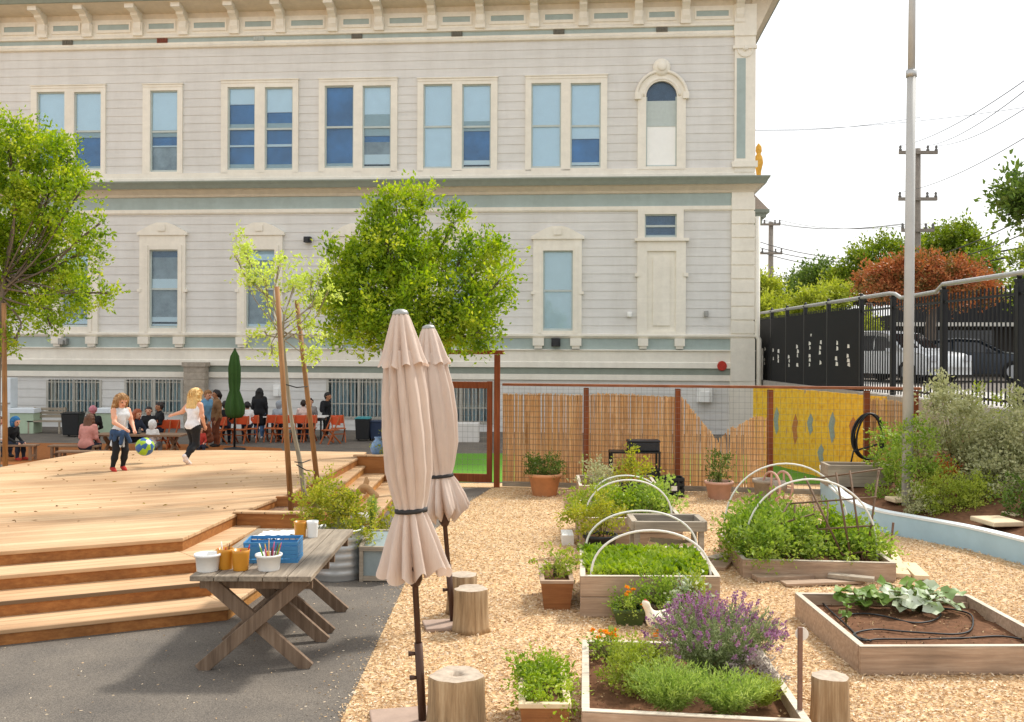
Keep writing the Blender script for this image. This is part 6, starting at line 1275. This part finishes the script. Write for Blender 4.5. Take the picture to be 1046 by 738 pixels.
    body=npmesh('person',V,Q,[top,MATS[skin],bottom,shoe,MATS['eye_dark'],MATS['lip']],None,True,None,tg)
    body.location=loc; body.rotation_euler=(0,0,rz); tag(body,label,'person',group)
    hc=[]; 
    def hcap(a,bb,ra,rb): hc.append((np.array(a)*h,np.array(bb)*h,ra*h*hs,rb*h*hs,0,True))
    if style in('hood',): 
        hcap(hp(0,.022,.022),hp(0,.012,.03),.066,.064); hcap(hp(0,.03,-.01),hp(0,.025,-.04),.06,.055); [hcap(hp(s*.05,.0,.02),hp(s*.045,-.0,-.04),.022,.02) for s in (-1,1)]
    elif style!='none':
        hcap(hp(0,.02,.026),hp(0,.0,.034),.058,.054); hcap(hp(0,.032,.0),hp(0,.03,-.02),.05,.04)
        for s in (-1,1): hcap(hp(s*.046,.004,.03),hp(s*.054,.012,-.012),.018,.012)
        if style in('long','curly'):
            l=.13*long
            for x in (-.042,-.014,.014,.042): hcap(hp(x,.036,.0),hp(x*1.1,.052,-.06-l*.5),.036,.03); hcap(hp(x*1.1,.052,-.06-l*.5),hp(x*1.15+.004,.046,-.075-l),.030,.012)
            for s in (-1,1): hcap(hp(s*.054,.004,.02),hp(s*.062,.006,-.05),.018,.017); hcap(hp(s*.062,.006,-.05),hp(s*.06,.01,-.07-l*.55),.017,.008)
        if style=='pony': hcap(hp(0,.065,.03),hp(0,.085,-.02),.022,.025); hcap(hp(0,.085,-.02),hp(0,.075,-.11),.025,.008)
        if style=='bun': hcap(hp(0,.055,.06),hp(0,.06,.062),.028,.028)
    if hc:
        V,Q,_=sdfmesh(hc,vox*.8,.012*h); V=V+.004*h*np.sin(V[:,[0]]*260/h+3*np.sin(V[:,[2]]*40/h))*unit(V-V.mean(0)); npmesh('hood' if style=='hood' else 'hair',V,Q,(top if hood is None else hood) if style=='hood' else hairm(hair),body,True)
        if vox<.009:   # loose locks over the hair
            k=1500; s=V[rng.integers(0,len(V),k)]; cen=hp(0,.01,.01)*h; back=(s-cen); keep=(back[:,1]*math.cos(headturn)>-.03*h)|(np.abs(back[:,0])>.045*h)|(back[:,2]>.04*h); s=s[keep]; o_=unit(s-cen); dn=np.array([0,0,-1.])-o_*(o_@np.array([0,0,-1.]))[:,None]*.9; n_k=len(s)
            leaves('hair_locks',s+o_*.002,unit(dn)+rng.normal(size=(n_k,3))*.16,.05*h*(.6+.8*rng.random(n_k)),.007*h,MATS['locks_'+hair.strip('#')],body,.1)
    if extra: extra(body,h,ub,hp)
    return body
def yd(px,py,z=RZ): p=G(px,py,z); return p
PI=math.pi
# --- two girls on the deck
def girl1x(body,h,ub,hp):
    # jacket tied round the waist with hanging sleeves
    c=[]; 
    for i in range(12):
        a=2*PI*i/12; b=2*PI*(i+1)/12; r0,r1=.088,.10; z=.51+.012*math.sin(i*2.3); c.append((ub(r0*math.cos(a),r0*.9*math.sin(a),z)*h,ub(r0*math.cos(b),r0*.9*math.sin(b),z)*h,.034*h,.034*h,0,True)); 
        if 1<=i<=7: c.append((ub(r0*math.cos(a),r0*.95*math.sin(a),z-.01)*h,ub(r1*math.cos(a),r1*math.sin(a)*1.0,z-.085)*h,.032*h,.026*h,0,True))
    c.append((ub(.05,-.095,.49)*h,ub(.09,-.12,.40)*h,.03*h,.026*h,0,True)); c.append((ub(-.01,-.1,.49)*h,ub(-.03,-.11,.38)*h,.03*h,.026*h,0,True)); V,Q,_=sdfmesh(c,.010,.015*h); npmesh('tied_jacket',V,Q,cloth('#2e4768'),body,True)
    c=[]
    for i in range(14):
        a=2*PI*i/14; c.append((ub(.075*math.cos(a),.065*math.sin(a),.47)*h,ub(.098*math.cos(a),.088*math.sin(a),.335)*h,.02*h,.016*h,0,True))
    V,Q,_=sdfmesh(c,.010,.012*h); npmesh('skirt',V,Q,cloth('#c3cad0'),body,True)
g=G(122,481,DZ); person('girl in a grey vest with a tied jacket stepping towards the ball on the deck',(g.x,g.y,DZ),R(48),1.20,cloth('#cfd3d6'),cloth('#17181c'),cloth('#a8281f'),hair='#b08a5e',style='long',sleeve='none',arms={'L':((.13,-.06,.64),(.09,-.21,.575)),'R':((-.125,-.09,.66),(-.05,-.22,.60))},legs={'L':((.06,-.035,.27),(.06,.03,.05)),'R':((-.06,-.03,.28),(-.085,.02,.045))},nod=.35,vox=.0075,long=.75,extra=girl1x,lean=.12)
g=G(197,475,DZ); person('blonde girl in a white top running away across the deck',(g.x,g.y,DZ+.0),R(152),1.25,cloth('#e4e3e6'),cloth('#1b1c20'),cloth('#d9cfcd'),hair='#d9b676',style='long',sleeve='none',arms={'L':((.19,.03,.70),(.32,.05,.66)),'R':((-.13,-.02,.65),(-.10,-.1,.54))},legs={'L':((.07,-.07,.29),(.085,.04,.065)),'R':((-.03,-.03,.275),(-.015,.15,.13))},vox=.0075,long=1.15,lean=.1,baggy=1.12)
bl_c=P(148,456.5,16.6); e=None; mb=MB(); mb.smooth=True; r=9.3*16.6/1000
V=[];Fc=[];mi=[]; nu,nv=32,20
for i in range(nv+1):
    for j in range(nu): t=PI*i/nv; a=2*PI*j/nu; V.append((r*math.sin(t)*math.cos(a),r*math.sin(t)*math.sin(a),r*math.cos(t)))
for i in range(nv):
    for j in range(nu): Fc.append((i*nu+j,(i+1)*nu+j,(i+1)*nu+(j+1)%nu,i*nu+(j+1)%nu)); mi.append(0 if i<2 or i>nv-3 else 1+((j+i//6*2)//4)%2)
basic('ball_white','#dfe6dc',.45,.03,9,0); basic('ball_blue','#2e5f99',.45,.05,9,0); basic('ball_green','#9dc02c',.45,.05,9,0)
o=npmesh('play_ball',V,Fc,[MATS['ball_white'],MATS['ball_green'],MATS['ball_blue']],None,True,bl_c,mi); o.rotation_euler=(R(50),R(25),R(30)); tag(o,'blue and green ball bouncing between the two girls','ball')
# --- the crowd behind the deck
YG='people around the tables in the yard'
dk_=cloth('#17181b'); nv_=cloth('#232a3a'); jean=cloth('#4f6f95'); wh=cloth('#e0ddda'); gr=cloth('#9aa0a6'); rust=cloth('#6d3a22'); tan=cloth('#8a6744'); blu=cloth('#6fa0c2'); pink=cloth('#c98a80'); shoe=cloth('#d8d3cd'); shd=cloth('#2a2522'); red=cloth('#b0382c')
def sit(label,px,Y,pyseat,rz,h,top,bottom,**k):
    z=P(px,pyseat,Y).z-RZ; return person(label,(P(px,400,Y).x,Y,RZ),rz,h,top,bottom,k.pop('shoe',shd),pose='sit',seat=max(.25,z),group=YG,vox=k.pop('vox',.013),**k)
sit('person in a pink jacket with long brown hair sitting on the left bench, back turned',88,24.6,461,R(170),1.62,pink,nv_,hair='#6b4630',style='curly',child=False,baggy=1.25,lean=.25)
sit('person in a blue hooded top sitting sideways on the far left bench',10,24.5,457,R(75),1.35,dk_,nv_,style='hood',hood=cloth('#2d6b9c'),lean=.3,shoe=red); sit('person with brown hair at the left picture edge behind the blue hood',-1,25.2,457,R(60),1.35,wh,nv_,hair='#6b4630',style='short')
sit('person in black with a pink cap sitting behind the pink jacket',95,26.6,449,R(200),1.62,dk_,dk_,hair='#c07a86',style='short',child=False); sit('person with long auburn hair reaching over the picnic table',134,25.6,452,R(70),1.6,nv_,nv_,hair='#9a4f2c',style='long',child=False,arms={'L':((.13,-.14,.68),(.08,-.29,.62)),'R':((-.13,-.14,.68),(-.08,-.3,.62))},lean=.3)
sit('dark haired person in black sitting beyond the white hood',152,27.0,446,R(10),1.45,dk_,dk_,hair='#201a18',style='short'); sit('person with a dark bun sitting behind the picnic table',163,27.6,444,R(-50),1.6,dk_,nv_,hair='#2c2220',style='bun',child=False,skin='skin_tan')
sit('child in a white hooded top at the picnic table, back turned',156,25.2,459,R(175),1.22,wh,gr,style='hood'); 
g=yd(206,450); person('person with light brown hair in a blue shirt bending over the tables',(P(206,400,27.5).x,27.5,RZ),R(60),1.68,blu,gr,shd,hair='#8d6238',style='short',child=False,lean=.35,group=YG,vox=.013,baggy=1.2)
person('person in an olive tan coat with dark tied hair standing by the green parasol',(P(221,400,28.0).x,28.0,RZ),R(-55),1.62,tan,rust,shd,skin='skin_tan',hair='#231b19',style='pony',child=False,group=YG,vox=.013,baggy=1.2)
sit('person in rust brown clothes crouching by the bench end',213,26.0,452,R(-30),1.3,rust,rust,hair='#2a1d18',style='short',skin='skin_brown',lean=.35,baggy=1.2); sit('small child in red shoes sitting on the right bench end',205,25.0,459,R(20),1.0,red,nv_,hair='#3a2a20',style='short',shoe=red)
sit('dark haired child sitting on an orange chair left of the parasol pole',230,29.0,437,R(190),1.35,dk_,nv_,hair='#1d1817',style='short',skin='skin_tan'); sit('dark haired child in a white shirt sitting right of the parasol pole',253,29.5,437,R(200),1.35,wh,nv_,hair='#1d1817',style='short',skin='skin_tan',lean=.2)
g=yd(265,449); person('woman in a long black coat and jeans standing with long black hair, back turned',(g.x,g.y,RZ),R(178),1.58,dk_,jean,shoe,hair='#15110f',style='long',child=False,group=YG,vox=.012,long=1.6,baggy=1.28,extra=lambda bd,h,ub,hp:(lambda m:npmesh('coat_skirt',m[0],m[1],dk_,bd,True))(sdfmesh([(ub(x,0,.55)*h,ub(x*1.15,0,.33)*h,.075*h,.07*h,0,True) for x in (-.05,0,.05)],.013,.02)))
sit('person in a grey hooded top sitting beside the woman in black',284,30.0,437,R(170),1.45,gr,nv_,style='hood',lean=.15); sit('person in a pale pink top sitting behind the right stake',310,30.2,436,R(195),1.45,cloth('#d8bfb4'),nv_,hair='#2c201a',style='short',skin='skin_tan'); sit('dark haired person at the far side of the white topped table',317,31.2,435,R(10),1.55,cloth('#8d8580'),nv_,hair='#3a2822',style='short',child=False)
def pack(bd,h,ub,hp):
    V,Q,_=sdfmesh([(ub(0,.1,.62)*h,ub(0,.1,.76)*h,.075*h,.07*h,0,True)],.013,.02); npmesh('backpack',V,Q,cloth('#1f2024'),bd,True)
g=yd(333,447); person('person in black with a dark backpack standing at the right end of the tables',(g.x,g.y,RZ),R(70),1.40,dk_,dk_,shoe,hair='#17120f',style='short',group=YG,vox=.012,skin='skin_tan',extra=pack,lean=.1)
# ================================================================ YARD FURNITURE
basic('bench_wood','#8a6f57',.75,.15,6,.15); basic('orange_paint','#d2562a',.5,.08,8,.03); basic('orange_wood','#a9582a',.6,.12,8,.05); basic('table_white','#dcd8d2',.5,.05,6,0); basic('sage_box','#aebfa4',.6,.07,5,.05); basic('umbrella_green','#33541f',.85,.15,7,.1); basic('bin_black','#1f2123',.5,.1,8,.05); basic('bin_lid','#3f8f96',.5,.1,8,.02); basic('bin_blue','#2b3a55',.5,.1,8,.02); basic('door_white','#dfe6ea',.5,.04,5,0)
def bench(px0,px1,Y,z,label,legs=True,rz=0,name='bench'):
    x0,x1=gx(px0,Y),gx(px1,Y); e=empty(name,((x0+x1)/2,Y,RZ),rz,label,'bench','low wooden benches in the yard'); w=(x1-x0)/2; mb=MB(); mb.box(-w,w,-.17,-.01,z-.045,z); mb.box(-w,w,.01,.17,z-.045,z); mb.build('seat',MATS['bench_wood'],e,.006)
    for s in (-1,1):
        for y in (-.13,.13): mb=MB(); mb.beam((s*(w-.1),y,0),(s*(w-.1),y,z-.046),.06,.06,(0,1,0)); mb.build('leg',MATS['bench_wood'],e)
        mb=MB(); mb.beam((s*(w-.1),-.1,.12),(s*(w-.1),.1,.12),.04,.05); mb.build('stretcher',MATS['bench_wood'],e)
bench(-12,38,24.4,.40,'low wooden bench at the left edge under the blue hooded person'); bench(52,102,24.7,.36,'low wooden bench under the person in the pink jacket'); bench(140,229,24.0,.26,'long low bench running behind the running girls feet'); bench(60,110,24.1,.28,'lower plank bench just in front of the pink jacket')
pt=empty('yard_table',(gx(145,25.4),25.4,RZ),0,'low wooden picnic table with a pale top behind the two girls','table'); w=gx(190,25.4)-gx(145,25.4); mb=MB()
for k in range(4): mb.box(-w,w,-.36+.185*k,-.36+.185*k+.175,.545,.59)
mb.build('top',MATS['bench_wood'],pt,.005)
for s in (-1,1):
    for q in (-1,1): mb=MB(); mb.beam((s*(w-.3),-.42*q,0),(s*(w-.3),.3*q,.545),.05,.1,(0,1,0)); mb.build('leg',MATS['bench_wood'],pt)
def ytable(px0,px1,Y,h,label):
    x0,x1=gx(px0,Y),gx(px1,Y); e=empty('yard_table',((x0+x1)/2,Y,RZ),0,label,'table','white topped tables by the school wall'); w=(x1-x0)/2; mb=MB(); mb.box(-w,w,-.38,.38,h-.04,h); mb.build('top',MATS['table_white'],e,.01)
    for s in (-1,1):
        for y in (-.3,.3): mb=MB(); mb.beam((s*(w-.12),y,0),(s*(w-.12),y,h-.041),.05,.05,(0,1,0)); mb.build('leg',MATS['bin_black'],e)
    mb=MB(); mb.box(-w+.1,w-.1,-.33,.33,h-.14,h-.045); mb.build('apron',MATS['bin_black'],e)
ytable(272,300,30.6,.72,'white topped table behind the seated grey hood'); ytable(308,334,30.6,.72,'white topped table between the right stake and the person with a backpack'); ytable(234,262,30.6,.7,'white topped table behind the green parasol pole')
def chair_proto():
    e=empty('orange_chair',(0,0,RZ),0,'x','chair','orange chairs in the yard'); mb=MB(); mb.box(-.2,.2,-.2,.2,.40,.425); mb.build('seat',MATS['orange_wood'],e,.01); mb=MB(); mb.box(-.2,.2,.19,.215,.55,.80); mb.build('backrest',MATS['orange_paint'],e,.012)
    for x in (-.18,.18):
        mb=MB(); mb.beam((x,-.24,0),(x,.2,.80),.03,.035,(0,1,0)); mb.build('leg',MATS['orange_wood'],e); mb=MB(); mb.beam((x*.93,.26,0),(x*.93,-.18,.41),.03,.035,(0,1,0)); mb.build('leg',MATS['orange_wood'],e)
    mb=MB(); mb.beam((-.18,-.1,.25),(.18,-.1,.25),.025,.03); mb.build('stretcher',MATS['orange_wood'],e); return e
ch=[(233,29.2,180,'orange chair just left of the green parasol pole'),(246,29.0,175,'orange chair directly right of the green parasol pole'),(257,29.4,185,'orange chair half behind the woman in black, on her left'),(278,29.6,180,'orange chair just right of the woman in black'),(286,29.4,170,'orange chair behind the left sapling stake'),(296,29.6,185,'orange chair between the sapling stakes, nearer the left one'),(306,29.5,180,'orange chair under the person in pale pink'),(316,29.6,175,'orange chair at the right sapling stake'),(338,29.0,140,'tilted orange red chair in front of the person with a backpack'),(346,29.6,200,'orange chair farthest right by the barred window'),(166,27.3,185,'red orange chair left of the blonde girl, behind the picnic table'),(174,27.4,170,'orange chair next to the blonde girl arm'),(222,28.6,160,'orange chair in front of the tan coat')]
pr0=chair_proto()
for i,(px,Y,a,l) in enumerate(ch):
    c=pr0 if i==0 else copy_tree(pr0); c.location=(gx(px,Y),Y,RZ); c.rotation_euler=(0,0,R(a-180)); c['label']=l
gu=P(239.5,459,27.0); gpar=empty('green_parasol',(gu.x,27.0,RZ),0,'closed dark green parasol standing behind the deck','parasol'); zt=P(240,356,27).z-RZ; zs=[P(240,y,27).z-RZ for y in (427,423,416,408,399,390,376,364,358)]; mb=MB(); mb.tube([(0,0,0),(0,0,zt)],.03,8); mb.build('pole',MATS['bin_black'],gpar)
rr=[.15,.21,.22,.18,.115,.14,.145,.10,.03]; mb=MB(); mb.lathe([(r*1.0,z) for r,z in zip(rr,zs)]+[(.02,zt)],n=40,wob=lambda a,i:1+.22*math.sin(7*a+i*.4)+.08*math.sin(11*a)); mb.build('canopy',MATS['umbrella_green'],gpar); mb=MB(); mb.lathe([(.3,0),(.3,.06),(.05,.1)],n=16); mb.build('base',MATS['bin_black'],gpar)
def bin_(px0,px1,Y,h,mat,lid,label,d=.5):
    x0,x1=gx(px0,Y),gx(px1,Y); w=(x1-x0)/2; e=empty('waste_bin',((x0+x1)/2,Y,RZ),0,label,'bin'); mb=MB(); k=.85; mb.add([(-w*k,-d/2*k,.06),(w*k,-d/2*k,.06),(w*k,d/2*k,.06),(-w*k,d/2*k,.06),(-w,-d/2,h*.92),(w,-d/2,h*.92),(w,d/2,h*.92),(-w,d/2,h*.92)],[(3,2,1,0),(0,1,5,4),(1,2,6,5),(2,3,7,6),(3,0,4,7),(4,5,6,7)]); mb.build('body',MATS[mat],e,.02)
    mb=MB(); mb.box(-w*1.05,w*1.05,-d/2*1.08,d/2*1.05,h*.925,h*.97); mb.box(-w*.9,w*.9,-d/2*.8,d/2*.9,h*.971,h); mb.build('lid',MATS[lid],e,.015)
    for s in (-1,1): mb=MB(); mb.tube([(s*w*.75,d/2*.9,.1),(s*w*.9,d/2*.9,.1)],.1,12); mb.build('wheel',MATS['tyre'],e)
bin_(364,379,30.0,.74,'bin_black','bin_lid','black wheeled bin with a teal lid by the barred window'); bin_(379,391,30.2,.62,'bin_blue','bin_blue','low dark blue bin right of the teal lidded bin'); bin_(66,84,31.0,.78,'bin_black','bin_black','square black bin by the wall behind the pink jacket')
def gbox(px0,px1,py0,Y,label,mat='sage_box',cap=True):
    x0,x1=gx(px0,Y),gx(px1,Y); w=(x1-x0)/2; zt=P(px0,py0,Y).z-RZ; e=empty('planter_box',((x0+x1)/2,Y,RZ),0,label,'planter'); mb=MB(); mb.box(-w,w,-.3,.3,0,zt-.15); mb.build('box',MATS[mat],e,.01)
    if cap: mb=MB(); mb.box(-w-.04,w+.04,-.34,.34,zt-.149,zt); mb.build('rim',MATS['door_white'],e,.01)
gbox(15,39,417,32.3,'pale sage green box with a white rim at the far left wall'); gbox(101,118,417,31.8,'pale sage green box with a white rim behind the girl with the vest'); gbox(466,490,427,30.0,'pale grey slatted box on the lawn behind the gate','table_white',False)
wd=empty('white_container',(gx(4,32.6),32.6,RZ),0,'tall white cabinet against the wall at the left edge','cabinet'); w=.35; zt=P(5,386,32.6).z-RZ; mb=MB(); mb.box(-w-.3,w,-.25,.25,0,zt); mb.build('body',MATS['door_white'],wd,.02); mb=MB(); mb.box(-.01,.01,-.262,-.251,.1,zt-.1); mb.box(-w-.3,w,-.268,-.251,zt*.52,zt*.55); mb.build('door_seam',MATS['grey_metal'],wd); mb=MB(); mb.box(.05,.08,-.3,-.252,zt*.4,zt*.5); mb.build('handle',MATS['grey_metal'],wd)
gbn=empty('garden_bench',(gx(48,32.2),32.2,RZ),0,'grey slatted bench by the wall at the left','bench'); mb=MB()
for k in range(3): mb.box(-.55,.55,-.2+.14*k,-.08+.14*k,.38,.42); mb.box(-.55,.55,.24,.27,.5+.12*k,.59+.12*k)
mb.build('slats',MATS['grey_wood'],gbn)
for x in (-.5,.5): mb=MB(); mb.beam((x,-.18,0),(x,-.18,.378),.05,.05,(0,1,0)); mb.beam((x,.22,0),(x,.22,.85),.05,.05,(0,1,0)); mb.build('end_frame',MATS['grey_wood'],gbn)
# white hen
hn=empty('hen',(0,0,0),0,None,None)
caps=[(v3(-.03,0,.14),v3(.06,0,.15),.075,.07,0,True),(v3(.06,0,.17),v3(.13,0,.24),.05,.02,0,True),(v3(-.06,0,.18),v3(-.105,0,.27),.04,.028,0,True),(v3(-.105,0,.275),v3(-.112,0,.285),.027,.025,0,True),(v3(-.13,0,.28),v3(-.155,0,.272),.009,.004,1,False),(v3(-.10,0,.30),v3(-.115,0,.315),.012,.008,2,False),(v3(-.125,0,.255),v3(-.125,0,.24),.009,.007,2,False)]
caps+=[(v3(.0,s*.03,.09),v3(.0,s*.035,.02),.016,.008,1,True) for s in (-1,1)]+[(v3(0,s*.035,.012),v3(-.04,s*(.035+q),.006),.007,.005,1,False) for s in (-1,1) for q in (-.015,.015)]+[(v3(-.02,s*.066,.16),v3(.08,s*.06,.16),.03,.02,0,True) for s in (-1,1)]
V,Q,am=sdfmesh(caps,.005,.03); bpy.data.objects.remove(hn); o=npmesh('hen',V,Q,[MATS['hen_white'],MATS['marigold'],MATS['comb_red']],None,True,(P(672,640,8.55).x,8.55,.012),np.array([c[4] for c in caps])[am]); tag(o,'cream white hen standing behind the lavender, partly hidden by its flowers','hen')
